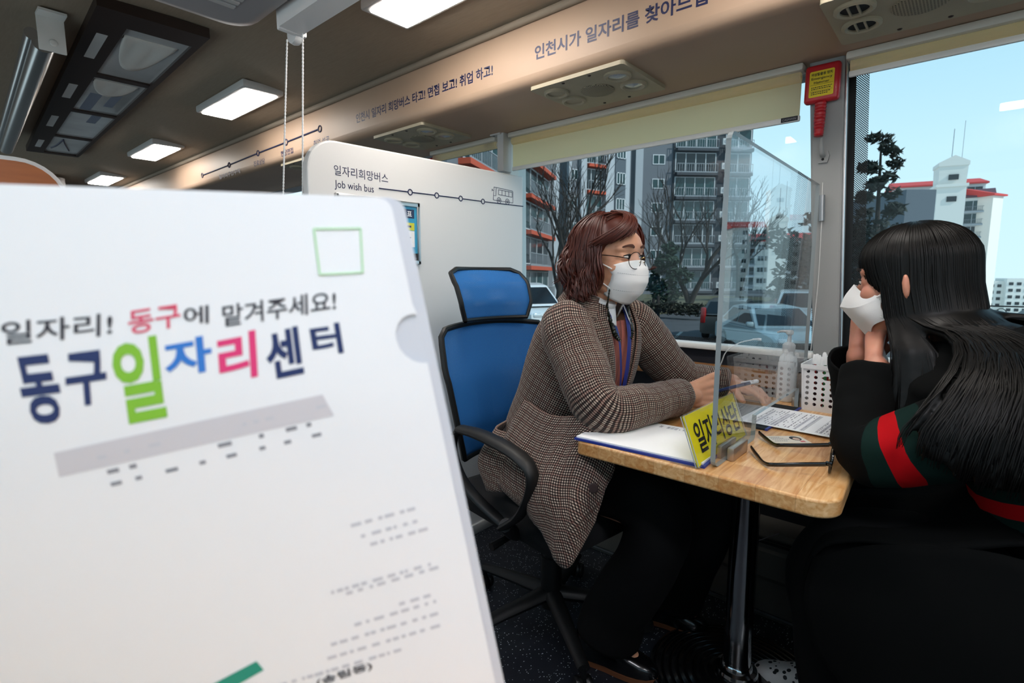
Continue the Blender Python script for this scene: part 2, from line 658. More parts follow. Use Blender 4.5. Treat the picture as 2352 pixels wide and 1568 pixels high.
# window panes with their printed borders
def pane(nm, x0, x1, xt0=None, xt1=None, frit=()):
    xt0 = x0 if xt0 is None else xt0
    xt1 = x1 if xt1 is None else xt1
    mb = MB()
    mb.loft([[V((x0, 1.915, 0.865)), V((x1, 1.915, 0.865)), V((x1, 1.919, 0.865)), V((x0, 1.919, 0.865))],
             [V((xt0, 1.915, 1.77)), V((xt1, 1.915, 1.77)), V((xt1, 1.919, 1.77)), V((xt0, 1.919, 1.77))]])
    w = mb.build(nm, 'window_glass', smooth=False, **S)
    for a, b, at_, bt, mat in frit:
        mb = MB()
        mb.loft([[V((a, 1.9105, 0.865)), V((b, 1.9105, 0.865)), V((b, 1.9125, 0.865)), V((a, 1.9125, 0.865))],
                 [V((at_, 1.9105, 1.77)), V((bt, 1.9105, 1.77)), V((bt, 1.9125, 1.77)), V((at_, 1.9125, 1.77))]])
        mb.build('printed_border', mat, w, smooth=False)
    return w
w1 = pane('window_1', -1.64, -0.355, -1.65, -0.42, [(-0.378, -0.352, -0.438, -0.412, 'frit_dots')])
mb = MB(); mb.bb((-1.63, 1.9105, 0.866), (-0.38, 1.9125, 0.905)); mb.build('printed_border', 'frit_dots', w1, smooth=False)
w2 = pane('window_2', -0.295, 1.16, -0.34, 1.16, [(-0.293, -0.272, -0.338, -0.316, 'frit_black'), (-0.272, -0.238, -0.316, -0.283, 'frit_dots')])
pane('window_3', -3.03, -1.69)
# heater duct along the foot of the window wall
mb = MB()
prof = [(1.775, 0.0), (1.775, 0.02), (1.765, 0.025), (1.765, 0.135), (1.757, 0.15), (1.757, 0.235), (1.765, 0.245), (1.765, 0.285), (1.775, 0.30), (1.87, 0.31), (1.87, 0.0)]
mb.loft([[V((x, y, z)) for y, z in prof] for x in (-1.56, 2.9)])
ht = thing('heater_duct', (0.5, 1.8, 0), 'long dark grey heating duct along the floor under the window wall', 'heater')
mb.build('casing', 'heater_grey', ht, ang=25)
mb = MB()
for z in (0.262, 0.274):
    mb.bb((-1.56, 1.759, z), (2.9, 1.766, z + 0.006))
mb.build('vent_slot', 'black_matte', ht)
mb = MB(); mb.bb((-1.56, 1.768, 0.012), (2.9, 1.774, 0.02)); mb.build('floor_strip', 'aluminium', ht)

# opposite side, front and rear of the bus (behind and beside the photographer)
mb = MB()
mb.bb((X0, -0.55, 0), (X1, -0.45, 0.9)); mb.bb((X0, -0.55, 1.76), (X1, -0.45, 2.06))
for x in (-8.2, -5.2, -3.45, -1.55, 0.95, 2.9):
    mb.bb((x, -0.55, 0.9), (x + 0.1, -0.45, 1.76))
mb.build('wall_aisle_side', 'wall_grey', smooth=False, **S)
mb = MB(); mb.bb((X0 - 0.1, -0.55, 0), (X0, 1.98, 2.06)); mb.build('wall_front', 'wall_grey', smooth=False, **S)
mb = MB(); mb.bb((X1, -0.55, 0), (X1 + 0.1, 1.98, 2.06)); mb.build('wall_rear', 'wall_grey', smooth=False, **S)

# lettering and the route diagram on the overhead duct
P('faded_ink', '#4d4f74', 0.5)
bx = V((1, 0, 0)); bz = V((0, 0, 1))
duct_obj = bpy.data.objects['trim_1']
text('lettering', '인천시가 일자리를 찾아드립니다!', 'navy_ink', duct_obj, (-1.155, 1.43, 1.838), V((1, 0, -0.012)).normalized(), bz, w=0.685, h=0.046, bold=0.022)
text('lettering', '인천시 일자리 희망버스 타고! 면접 보고! 취업 하고!', 'navy_ink', duct_obj, (-2.218, 1.43, 1.832), V((1, 0, 0.004)).normalized(), bz, w=0.872, h=0.042, bold=0.022)
pts = [(-4.18, 1.837), (-3.70, 1.844), (-3.266, 1.854), (-2.907, 1.859), (-2.545, 1.866)]
mb = MB()
for a, b in zip(pts, pts[1:]):
    d = V((b[0] - a[0], 0, b[1] - a[1])).normalized() * 0.016
    mb.tube([V((a[0], 1.4285, a[1])) + d, V((b[0], 1.4285, b[1])) - d], 0.004, 6)
for x, z in pts:
    mb.tube([V((x + 0.015 * math.cos(t), 1.4285, z + 0.015 * math.sin(t))) for t in [2 * PI * k / 20 for k in range(21)]], 0.0032, 6, cap=False)
mb.build('route_diagram', 'navy_ink', duct_obj)
for s, x, z, w in (('취업 성공', -2.615, 1.790, 0.155), ('현장면접', -2.98, 1.792, 0.145), ('진로상담', -3.335, 1.786, 0.15), ('일자리구인구직', -3.88, 1.774, 0.34)):
    text('lettering', s, 'navy_ink', duct_obj, (x, 1.43, z), bx, bz, w=w, h=0.03, bold=0.018)

# ceiling lights: four in the row by the windows, and an added, unseen fill row over the other side
P('light_frame', '#c9c8c6', 0.4)
P('led_diffuser', '#ffffff', 0.5, emit='#fff8f0', estr=18.0)
P('led_diffuser_bright_added', '#ffffff', 0.5, emit='#f3f6ff', estr=30.0)  # stronger emission for the added row, to light faces from the camera side
def ceiling_light(x, y, label, length=0.62):
    t = thing('ceiling_light', (x, y, 2.02), label, 'ceiling light', 'rectangular LED lights on the bus ceiling')
    mb = MB()
    mb.box((x, y, 2.001), (length, 0.19, 0.034), bev=0.008)
    mb.build('frame', 'light_frame', t)
    mb = MB()
    mb.box((x, y, 1.983), (length - 0.05, 0.15, 0.012), bev=0.005)
    mb.build('diffuser', 'led_diffuser', t)
    return t
l1 = ceiling_light(-1.27, 1.135, 'white LED ceiling light nearest the camera, cut by the top edge of the picture', 0.60)
for x, y, lb in ((-2.86, 1.165, 'white LED ceiling light beside the dark mirror frame, behind the bead chains'),
              (-4.38, 1.205, 'white LED ceiling light third from the top of its row, above the route diagram'),
              (-5.98, 1.235, 'smallest, farthest white LED ceiling light just above the white file')):
    clone(l1, (x, y, 2.02), label=lb)
for x in (-0.2, 1.4):
    clone(l1, (x, 1.135, 2.02), label='white LED ceiling light behind the camera on the window side')
for x in (-1.2, 0.3, 1.6):
    c_ = clone(l1, (x, 0.1, 2.02), label='added unseen LED fill light behind the camera on the aisle side')
    for k_ in c_.children:
        if k_.name.startswith('diffuser'):
            k_.data = k_.data.copy(); k_.data.materials[0] = MATS['led_diffuser_bright_added']

# long dark frame with mirror panes on the ceiling
P('frame_brown', '#2b1d17', 0.45)
m = P('ceiling_mirror', '#e6e6e4', 0.06, 0.35, var=0.3, vscale=1.6)  # pale mottled base colours in the reflection of a bright interior
P('slot_light', '#cfd0cf', 0.3)
q = [V((-2.198, 0.475, 0)), V((-2.184, 0.805, 0)), V((-5.039, 0.894, 0)), V((-5.055, 0.611, 0))]
def hq(s, t, z=2.0):
    p = (q[0] * (1 - t) + q[1] * t) * (1 - s) + (q[3] * (1 - t) + q[2] * t) * s
    return V((p.x, p.y, z))
hm = thing('ceiling_mirror_frame', (-3.6, 0.7, 2.03), 'long dark brown ceiling frame holding a row of four mirror panes', 'ceiling mirror')
def hbar(mb, s0, s1, t0, t1, z0, z1):
    mb.loft([[hq(s0, t0, z0), hq(s1, t0, z0), hq(s1, t1, z0), hq(s0, t1, z0)], [hq(s0, t0, z1), hq(s1, t0, z1), hq(s1, t1, z1), hq(s0, t1, z1)]])
mb = MB()
hbar(mb, 0, 1, 0, 0.31, 1.995, 2.03); hbar(mb, 0, 1, 0.93, 1, 1.995, 2.03)
hbar(mb, 0, 0.045, 0.31, 0.93, 1.995, 2.03); hbar(mb, 0.985, 1, 0.31, 0.93, 1.995, 2.03)
seps = (0.268, 0.515, 0.77)
for s in seps:
    hbar(mb, s - 0.008, s + 0.008, 0.31, 0.93, 1.997, 2.03)
mb.build('frame', 'frame_brown', hm, smooth=False)
es = (0.045,) + seps + (0.985,)
P('white_reflection', '#d9d6d0', 0.9, bump=0.3, bscale=60)
P('grey_reflection', '#7f8899', 0.9)
for k, (a, b) in enumerate(zip(es, es[1:])):
    mb = MB(); hbar(mb, a, b, 0.30, 0.94, 2.006, 2.014)
    pn = mb.build('mirror_pane', 'ceiling_mirror', hm, smooth=False)
    if k < 2:      # white reflection in the mirror, modelled as a bunched sheet below the pane
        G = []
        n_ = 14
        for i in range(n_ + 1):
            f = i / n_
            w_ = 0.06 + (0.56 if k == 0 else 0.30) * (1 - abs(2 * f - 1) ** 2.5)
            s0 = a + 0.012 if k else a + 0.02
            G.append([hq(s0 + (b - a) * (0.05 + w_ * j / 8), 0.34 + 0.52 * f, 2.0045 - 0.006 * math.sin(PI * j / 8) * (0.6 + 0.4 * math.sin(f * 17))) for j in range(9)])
        mb = MB(); mb.sheet(G, 0.0015); mb.build('white_reflection', 'white_reflection', pn, ang=180)
    if k == 1 or k == 2:  # flat grey shapes laid in as mirror reflections
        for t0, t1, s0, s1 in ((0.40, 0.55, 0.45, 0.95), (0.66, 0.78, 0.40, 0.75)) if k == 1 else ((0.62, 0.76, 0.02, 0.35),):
            mb = MB(); hbar(mb, a + (b - a) * s0, a + (b - a) * s1, t0, t1, 2.0052, 2.0062); mb.build('reflected_patch', 'grey_reflection', pn, smooth=False)
    if k == 3:  # mirror image of a sign, put on the pane as reversed lettering
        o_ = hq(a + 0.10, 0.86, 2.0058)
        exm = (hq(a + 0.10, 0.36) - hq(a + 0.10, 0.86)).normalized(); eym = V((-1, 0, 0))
        text('lettering', '버스', 'navy_ink', pn, o_, -exm * -1, eym, w=0.10, h=0.20, bold=0.02, lift=-0.002)  # reflected sign, not lettering on the pane itself
        mb = MB(); mb.tube(bez([hq(a + 0.04, 0.50, 2.004), hq(a + 0.09, 0.58, 2.004), hq(a + 0.17, 0.74, 2.004)], 5), 0.004, 6); mb.tube(bez([hq(a + 0.04, 0.50, 2.004), hq(a + 0.12, 0.46, 2.004), hq(a + 0.16, 0.40, 2.004)], 5), 0.004, 6); mb.build('lettering', 'navy_ink', pn)  # strokes of the same reflected sign
for a, b in ((0.085, 0.187), (0.335, 0.425), (0.575, 0.673), (0.83, 0.92)):
    mb = MB()
    hbar(mb, a, b, 0.10, 0.20, 1.9935, 1.999)
    mb.build('slot', 'slot_light', hm, smooth=False)

# silver roller casing along the ceiling at the far left
rc = thing('roller_screen_casing', (-3.5, 0.44, 2.02), 'silver tube-shaped roller casing with a white end bracket beside the dark mirror frame', 'roller screen')
P('brushed_silver', '#b9bbba', 0.25, 0.85)
mb = MB(); mb.tube([(-2.47, 0.375, 1.925), (-4.66, 0.47, 1.925)], 0.033, 24, flat=(1, 1)); mb.tube([(-2.47, 0.345, 1.945), (-4.66, 0.437, 1.945)], 0.02, 16)
mb.build('tube', 'brushed_silver', rc)
mb = MB(); mb.bb((-2.475, 0.36, 1.90), (-2.466, 0.435, 2.018), bev=0.003); mb.bb((-2.475, 0.36, 2.01), (-2.41, 0.435, 2.018)); mb.ell((-2.464, 0.40, 1.93), (0.004, 0.012, 0.012))
mb.build('end_bracket', 'sill_white', rc)

# ceiling air conditioners
P('ac_grey', '#a3a2a4', 0.45)
def ac_unit(x0, x1, y0, y1, z0, label, vents=True):
    t = thing('air_conditioner', ((x0 + x1) / 2, (y0 + y1) / 2, 2.02), label, 'air conditioner')
    mb = MB()
    rings = []
    for z, k in ((2.0, 0), (z0 + 0.04, 0), (z0 + 0.015, 0.008), (z0 + 0.003, 0.022), (z0, 0.045)):
        rings.append([V((px, py, z)) for px, py in rrect(x0 + k, y0 + k, x1 - k, y1 - k, 0.075)])
    mb.loft(rings)
    mb.build('housing', 'ac_grey', t, ang=50)
    mb = MB()
    for k in range(9):
        mb.box((x0 + 0.16 + k * 0.03, (y0 + y1) / 2 + 0.15, z0 - 0.001), (0.016, 0.16, 0.006))
    mb.build('louvre', 'light_frame', t)
    return t
ac_unit(-1.83, -0.95, 0.12, 0.795, 1.90, 'grey ceiling air conditioner with a rounded corner at the top of the picture')
a2 = ac_unit(-6.9, -6.2, 0.62, 1.0, 1.87, 'small grey ceiling air conditioner far behind, just above the white file')

# white head rail of a roller blind with its bead chain
hr = thing('roller_blind_rail', (-1.3, 0.84, 2.02), 'white aluminium blind rail under the ceiling with a hanging white bead chain', 'blind rail')
mb = MB()
mb.loft([[V((x, 0.80, 1.875)), V((x, 0.872, 1.872)), V((x, 0.886, 1.885)), V((x, 0.886, 1.93)), V((x, 0.872, 1.952)), V((x, 0.80, 1.952))] for x in (-1.635, -0.55)])
mb.build('rail', 'white_plastic', hr, ang=20)
mb = MB()
for z in (1.893, 1.914):
    mb.bb((-1.635, 0.8855, z), (-0.55, 0.888, z + 0.004))
for x in (-1.45, -0.8):
    mb.bb((x, 0.815, 1.95), (x + 0.05, 0.87, 2.025))
mb.build('groove', 'steel', hr)
mb = MB(); mb.box((-1.645, 0.845, 1.912), (0.02, 0.09, 0.085), bev=0.006); mb.lathe([(0, -0.012), (0.03, -0.012), (0.033, 0), (0.03, 0.012), (0, 0.012)], (-1.67, 0.868, 1.885), (0, 1, 0), 20)
mb.build('end_cap', 'white_plastic', hr)
mb = MB()
for x, z0 in ((-1.725, 1.885), (-1.622, 1.88)):
    pts = [V((x - 0.0006 * i * (1 if x < -1.7 else 0.6), 0.868, z0 - 0.0035 * i)) for i in range(235)]
    mb.tube(pts, 0.003, 6, wob=lambda l, a: 0.45 + 0.75 * abs(math.sin(l * PI / 0.0105)) ** 0.7)
mb.build('bead_chain', 'white_plastic', hr)

# overhead panels with air outlets, reading lamps and a loudspeaker
P('panel_beige', '#a59b84', 0.55, var=0.08, vscale=9)
P('outlet_dark', '#0b0a09', 0.6)
P('lamp_lens', '#d7d9da', 0.15, 0.6, bump=0.6, bscale=120)
def grille_mat():
    m = P('speaker_grille', '#988e78', 0.6)
    n, L = m.node_tree.nodes, m.node_tree.links
    t = n.new('ShaderNodeTexCoord'); mp = n.new('ShaderNodeMapping'); v = n.new('ShaderNodeTexVoronoi')
    mp.inputs['Scale'].default_value = (160, 160, 0); v.inputs['Scale'].default_value = 1; v.inputs['Randomness'].default_value = 0
    r = n.new('ShaderNodeValToRGB'); r.color_ramp.elements[0].position = 0.28; r.color_ramp.elements[1].position = 0.36
    r.color_ramp.elements[0].color = lin('#4e4638'); r.color_ramp.elements[1].color = lin('#988e78')
    L.new(t.outputs['Object'], mp.inputs[0]); L.new(mp.outputs[0], v.inputs['Vector']); L.new(v.outputs['Distance'], r.inputs[0]); L.new(r.outputs[0], n['Principled BSDF'].inputs['Base Color'])
grille_mat()
def overhead(x, y, label, left='slats', right='lamps'):
    z = 1.765
    t = thing('overhead_service_panel', (x, y, z), label, 'overhead panel', 'service panels under the overhead duct')
    mb = MB()
    mb.prism(rrect(-0.178, -0.145, 0.178, 0.145, 0.012), (x, y, z), (1, 0, 0), (0, -1, 0), 0.012)
    mb.build('plate', 'panel_beige', t, smooth=False)
    mb = MB(); mb.lathe([(0, 0), (0.056, 0), (0.056, 0.003), (0.052, 0.005), (0, 0.005)], (x, y, z - 0.012), (0, 0, -1), 32)
    mb.build('speaker_grille', 'speaker_grille', t)
    for side, kind in ((-1, left), (1, right)):
        for yy in (-0.052, 0.052):
            c = V((x + side * 0.118, y + yy - 0.02, z - 0.012))
            mb = MB()
            mb.lathe([(0.043, 0), (0.043, 0.006), (0.036, 0.009), (0.030, 0.006), (0.030, 0.0)], c, (0, 0, -1), 28)
            ring = mb.build('outlet_ring' if kind != 'lamps' else 'lamp_ring', 'panel_beige', t)
            mb = MB(); mb.lathe([(0, -0.0), (0.031, 0.0), (0.031, 0.002), (0, 0.0035 if kind != 'lamps' else 0.009)], c, (0, 0, -1), 24)
            mb.build('disc', {'slats': 'outlet_dark', 'lamps': 'lamp_lens', 'blank': 'panel_beige'}[kind], ring)
            if kind == 'slats':
                mb = MB()
                for k in (-0.011, 0.009):
                    mb.box(c + V((k, 0, -0.005)), (0.004, 0.058, 0.006))
                mb.build('slat', 'panel_beige', ring)
    for sx in (-1, 1):
        for sy in (-1, 1):
            mb = MB(); mb.ell((x + sx * 0.05, y + sy * 0.128, z - 0.012), (0.006, 0.006, 0.003), n=8)
            mb.build('screw', 'frame_brown', t)
    return t
overhead(-1.01, 1.588, 'beige overhead panel with two round lamps, above the main window blind', 'blank')
overhead(-0.145, 1.588, 'beige overhead panel with slatted round outlets at the top right')
overhead(-1.95, 1.60, 'beige overhead panel directly above the white partition', 'blank')
overhead(-2.87, 1.60, 'farthest beige overhead panel, left of the white partition top')

# window blinds
def blind_mat(name, col):
    m = bpy.data.materials.new(name)
    MATS[name] = m
    m.use_nodes = True
    n, L = m.node_tree.nodes, m.node_tree.links
    b = n['Principled BSDF']
    b.inputs['Base Color'].default_value = lin(col); b.inputs['Roughness'].default_value = 0.8
    tl = n.new('ShaderNodeBsdfTranslucent'); tl.inputs[0].default_value = lin('#fff3d4')
    mx = n.new('ShaderNodeMixShader'); mx.inputs[0].default_value = 0.8
    t = n.new('ShaderNodeTexCoord'); mp = n.new('ShaderNodeMapping'); mp.inputs['Scale'].default_value = (3, 3, 160)
    nz = n.new('ShaderNodeTexNoise'); nz.inputs['Scale'].default_value = 1.5
    bp = n.new('ShaderNodeBump'); bp.inputs['Strength'].default_value = 0.4; bp.inputs['Distance'].default_value = 0.002
    L.new(t.outputs['Object'], mp.inputs[0]); L.new(mp.outputs[0], nz.inputs['Vector']); L.new(nz.outputs[0], bp.inputs['Height']); L.new(bp.outputs[0], b.inputs['Normal'])
    L.new(b.outputs[0], mx.inputs[1]); L.new(tl.outputs[0], mx.inputs[2]); L.new(mx.outputs[0], n['Material Output'].inputs[0])
blind_mat('blind_fabric', '#fbf3e0')
P('blind_rail', '#c9c4b8', 0.45)
def blind(x0, x1, zt, zb, label, tag=None, hem=0.018):
    t = thing('roller_blind', ((x0 + x1) / 2, 1.85, zt), label, 'roller blind', 'cream roller blinds along the windows')
    mb = MB(); mb.bb((x0, 1.815, zt - 0.022), (x1, 1.868, zt), bev=0.006); mb.build('head_rail', 'blind_rail', t)
    mb = MB(); mb.tube([(x0 + 0.01, 1.843, zt - 0.034), (x1 - 0.01, 1.843, zt - 0.034)], 0.016, 16); mb.build('roller', 'blind_fabric', t)
    mb = MB(); mb.bb((x0 + 0.008, 1.8445, zb + hem), (x1 - 0.008, 1.8455, zt - 0.03)); mb.build('fabric', 'blind_fabric', t, smooth=False)
    mb = MB(); mb.bb((x0 + 0.006, 1.839, zb), (x1 - 0.006, 1.851, zb + hem), bev=0.004); hb = mb.build('bottom_bar', 'sill_white', t)
    if tag:
        mb = MB(); mb.bb((tag, 1.8365, zb + 0.003), (tag + 0.047, 1.8392, zb + hem - 0.002)); lb = mb.build('brand_tag', 'black_ink', hb, smooth=False)
        text('lettering', 'CASAWIN', 'grey_ink', hb, (tag + 0.004, 1.8363, zb + 0.0055), bx, bz, w=0.039, h=0.0065, bold=0.01)
    return t
blind(-1.622, -0.437, 1.765, 1.602, 'cream roller blind half lowered over the large window beside the partition', -0.495)
blind(-0.328, 1.13, 1.765, 1.700, 'cream roller blind rolled nearly up over the window behind the black-haired person')
blind(-2.16, -1.70, 1.765, 1.722, 'short cream roller blind rolled up just above the partition', -1.775)
br = thing('blind_bracket', (-1.665, 1.85, 1.765), 'white metal angle bracket at the left end of the large window blind', 'bracket')
mb = MB(); mb.bb((-1.705, 1.79, 1.759), (-1.645, 1.86, 1.765)); mb.loft([[V((-1.668, 1.80, z)), V((-1.632, 1.80, z)), V((-1.632, 1.856, z)), V((-1.668, 1.856, z))] for z in (1.60, 1.765)])
mb.build('plate', 'light_frame', br, smooth=False)
mb = MB(); mb.ell((-1.69, 1.80, 1.758), (0.006, 0.006, 0.003), n=8); mb.build('screw', 'steel', br)

# emergency hammers
P('hammer_red', '#b01420', 0.42, coat=0.15)
def hammer(x, y, z, label, full=True):
    t = thing('emergency_hammer', (x, y, z), label, 'emergency hammer', 'red emergency hammers on the window pillars')
    mb = MB(); mb.box((x, y - 0.014, z), (0.092, 0.028, 0.108), bev=0.010, seg=3); mb.build('case', 'hammer_red', t)
    mb = MB()
    pts = [V((x - 0.001 - 0.0 * i, y - 0.016, z - 0.052 - 0.0028 * i)) for i in range(36)]
    mb.tube(pts, [0.016] * 1 + [0.0155, 0.013], 14, wob=lambda l, a: 0.86 + 0.16 * abs(math.sin(l * PI / 0.0095)))
    mb.build('handle', 'hammer_red', t)
    mb = MB(); mb.prism(rrect(-0.032, -0.039, 0.032, 0.034, 0.004), (x, y - 0.028, z), (1, 0, 0), (0, 0, 1), 0.0008)
    lb = mb.build('instruction_label', 'yellow_sticker', t, smooth=False)
    yy = y - 0.0288
    mb = MB()
    text_into(mb, '비상탈출용 망치', (x - 0.027, yy, z + 0.020), bx, bz, w=0.054, h=0.009, bold=0.02)
    text_into(mb, 'Emergency', (x - 0.027, yy, z + 0.0075), bx, bz, w=0.054, h=0.009, bold=0.01)
    text_into(mb, 'Hammer', (x - 0.020, yy, z - 0.002), bx, bz, w=0.040, h=0.007, bold=0.01)
    for k, wd in ((-0.013, 0.052), (-0.018, 0.046), (-0.027, 0.05), (-0.032, 0.04)):
        q0 = x - 0.026
        while q0 < x - 0.026 + wd:
            a = random.uniform(0.002, 0.006)
            mb.bb((q0, yy - 0.0008, z + k), (q0 + a, yy - 0.0004, z + k + 0.0022)); q0 += a + 0.0015
    for k in (-0.0055, -0.0225):
        mb.bb((x - 0.029, yy - 0.0008, z + k), (x + 0.029, yy - 0.0004, z + k + 0.0006))
    mb.build('lettering', 'black_ink', lb, smooth=False)
    return t
hammer(-0.385, 1.845, 1.695, 'red emergency hammer in its case with a yellow label, on the grey window pillar')
hammer(-2.165, 1.862, 1.685, 'red emergency hammer mostly hidden behind the white partition top')
hk = thing('coat_hook', (-0.372, 1.845, 1.49), 'small grey coat hook on the window pillar below the red hammer', 'hook')
mb = MB(); mb.prism([(0.012, -0.022), (0.017, -0.002), (0.012, 0.012), (0, 0.018), (-0.012, 0.012), (-0.017, -0.002), (-0.012, -0.022)], (-0.372, 1.845, 1.49), (1, 0, 0), (0, 0, 1), 0.006)
mb.build('base_plate', 'pillar_grey', hk)
mb = MB(); mb.tube(bez([(-0.372, 1.836, 1.487), (-0.373, 1.822, 1.495), (-0.374, 1.816, 1.515), (-0.375, 1.818, 1.535)], 5), [0.007, 0.006, 0.004], 10); mb.build('prong', 'pillar_grey', hk)
mb = MB(); mb.ell((-0.372, 1.838, 1.478), (0.004, 0.003, 0.004), n=8); mb.build('screw', 'black_matte', hk)
cw = thing('blind_tensioner', (-0.375, 1.83, 1.39), 'thin blind cord with a silver tube weight hanging on the grey pillar', 'cord')
mb = MB(); mb.cyl((-0.362, 1.832, 1.295), (-0.366, 1.832, 1.372), 0.008, n=14); mb.build('tube_weight', 'steel', cw)
mb = MB(); mb.tube(bez([(-0.366, 1.834, 1.372), (-0.367, 1.836, 1.395), (-0.368, 1.84, 1.41)], 4), 0.0012, 6); mb.tube(bez([(-0.362, 1.833, 1.295), (-0.36, 1.833, 1.1), (-0.366, 1.833, 0.90)], 6), 0.0014, 6)
mb.build('cord', 'light_frame', cw)

# partition behind the office chair
P('poster_blue', '#2f9cc4', 0.35, coat=0.3)
P('poster_navy', '#17294f', 0.35, coat=0.3)
P('poster_yellow', '#d6d33a', 0.4)
py = V((0, 1, 0))
pt = thing('partition_panel', (-1.585, 1.36, 0), 'tall white partition board with a navy bus route drawing behind the office chair', 'partition')
pol = [(0.834, 0.03), (1.865, 0.03), (1.865, 1.575)]
for i in range(9):
    a = PI / 2 + PI / 2 * i / 8
    pol.append((0.935 + 0.101 * math.cos(a), 1.458 + 0.101 * math.sin(a)))
mb = MB(); mb.prism(pol, (-1.605, 0, 0), (0, 1, 0), (0, 0, 1), 0.035)
o = mb.build('board', 'white_panel', pt, smooth=False)
bv = o.modifiers.new('b', 'BEVEL'); bv.width = 0.006; bv.segments = 2; bv.limit_method = 'ANGLE'
mb = MB(); mb.bb((-1.612, 0.834, 0.0), (-1.56, 1.865, 0.045), bev=0.004); mb.build('floor_track', 'light_frame', pt)
text('lettering', '일자리희망버스', 'navy_ink', pt, (-1.57, 0.924, 1.451), py, bz, w=0.207, h=0.032, bold=0.0)
text('lettering', 'Job wish bus', 'navy_ink', pt, (-1.57, 0.924, 1.405), py, bz, w=0.147, h=0.031, bold=0.0)
mb = MB()
line = [(1.092, 1.430), (1.226, 1.4325), (1.352, 1.435), (1.477, 1.437), (1.604, 1.4385), (1.864, 1.444)]
for i, (a, b) in enumerate(zip(line, line[1:])):
    mb.tube([V((-1.5695, a[0] + (0.0095 if i else 0), a[1])), V((-1.5695, b[0] - (0.0095 if i < 4 else 0), b[1]))], 0.0021, 6)
for y, z in line[1:5]:
    mb.tube([V((-1.5695, y + 0.0095 * math.cos(t), z + 0.0095 * math.sin(t))) for t in [2 * PI * k / 24 for k in range(25)]], 0.0021, 6, cap=False)
def pl(pts, r=0.0011, closed=True):
    pts = [V((-1.5695, y, z)) for y, z in pts]
    mb.tube(pts + ([pts[0]] if closed else []), r, 6)
pl([(1.667, 1.452), (1.671, 1.506), (1.790, 1.503), (1.794, 1.498), (1.794, 1.452)])
pl([(1.668, 1.470), (1.683, 1.470), (1.686, 1.503)], closed=False)
pl([(1.700, 1.478), (1.788, 1.476), (1.788, 1.497), (1.700, 1.498)])
for y in (1.722, 1.744, 1.766):
    pl([(y, 1.477), (y, 1.4975)], closed=False)
pl([(1.667, 1.49), (1.660, 1.496), (1.660, 1.487)], closed=False)
for y in (1.703, 1.757):
    for r in (0.012, 0.0045):
        mb.tube([V((-1.5695, y + r * math.cos(t), 1.453 + r * math.sin(t))) for t in [2 * PI * k / 24 for k in range(25)]], 0.0013, 6, cap=False)
mb.build('route_drawing', 'navy_ink', pt)
pf = thing('poster_frame', (-1.57, 1.09, 1.29), 'silver framed blue notice poster on the white partition, half hidden by the white file', 'poster')
mb = MB()
for a, b in (((0.92, 1.379), (1.262, 1.396)), ((0.92, 1.172), (1.262, 1.187))):
    mb.bb((-1.57, a[0], a[1]), (-1.558, b[0], b[1]), bev=0.003)
for a in (0.92, 1.248):
    mb.bb((-1.57, a, 1.172), (-1.558, a + 0.014, 1.396), bev=0.003)
mb.build('frame', 'aluminium', pf)
mb = MB(); mb.bb((-1.57, 0.93, 1.182), (-1.564, 1.25, 1.384)); ps = mb.build('poster', 'poster_blue', pf, smooth=False)
mb = MB(); mb.bb((-1.564, 0.96, 1.338), (-1.5634, 1.237, 1.37)); mb.build('title_bar', 'poster_navy', ps, smooth=False)
mb = MB(); mb.bb((-1.564, 0.96, 1.295), (-1.5634, 1.237, 1.322)); mb.build('yellow_box', 'poster_yellow', ps, smooth=False)
mb = MB(); mb.bb((-1.564, 0.96, 1.235), (-1.5634, 1.237, 1.293)); mb.build('text_box', 'paper', ps, smooth=False)
mb = MB(); mb.bb((-1.564, 0.93, 1.182), (-1.5634, 1.25, 1.212)); mb.build('bottom_band', 'black_ink', ps, smooth=False)
mb = MB(); text_into(mb, '표', (-1.5632, 1.205, 1.345), py, bz, h=0.018, bold=0.02); text_into(mb, '23', (-1.5632, 1.215, 1.192), py, bz, h=0.008, bold=0.01)
mb.build('lettering', 'paper', ps, smooth=False)
mb = MB()
for k in range(3):
    mb.bb((-1.5634, 1.10, 1.285 - k * 0.018), (-1.5628, 1.20 + 0.02 * (k % 2), 1.289 - k * 0.018)); 
mb.bb((-1.5634, 1.19, 1.305), (-1.5628, 1.222, 1.312))
mb.build('small_print', 'navy_ink', ps, smooth=False)
# wooden partition board further forward
P('orange_wood', '#b4652f', 0.4, var=0.15, vscale=4, stretch=(1, 1, 8))
wp = thing('wood_partition', (-2.5, 0.0, 0), 'orange-brown wooden partition top with a white edge behind the white file', 'partition')
pol = [(-0.45, 0.02), (0.392, 0.02), (0.392, 1.40)]
for i in range(9):
    a = PI / 2 * i / 8
    pol.append((0.272 + 0.12 * math.cos(a), 1.40 + 0.12 * math.sin(a)))
pol += [(-0.45, 1.52)]
mb = MB(); mb.prism(pol, (-2.53, 0, 0), (0, 1, 0), (0, 0, 1), 0.03); mb.build('board', 'orange_wood', wp, smooth=False)
mb = MB(); mb.tube([V((-2.515, y, z)) for y, z in pol[1:]], 0.016, 8, flat=(1, 0.35)); mb.build('edge_trim', 'white_plastic', wp)
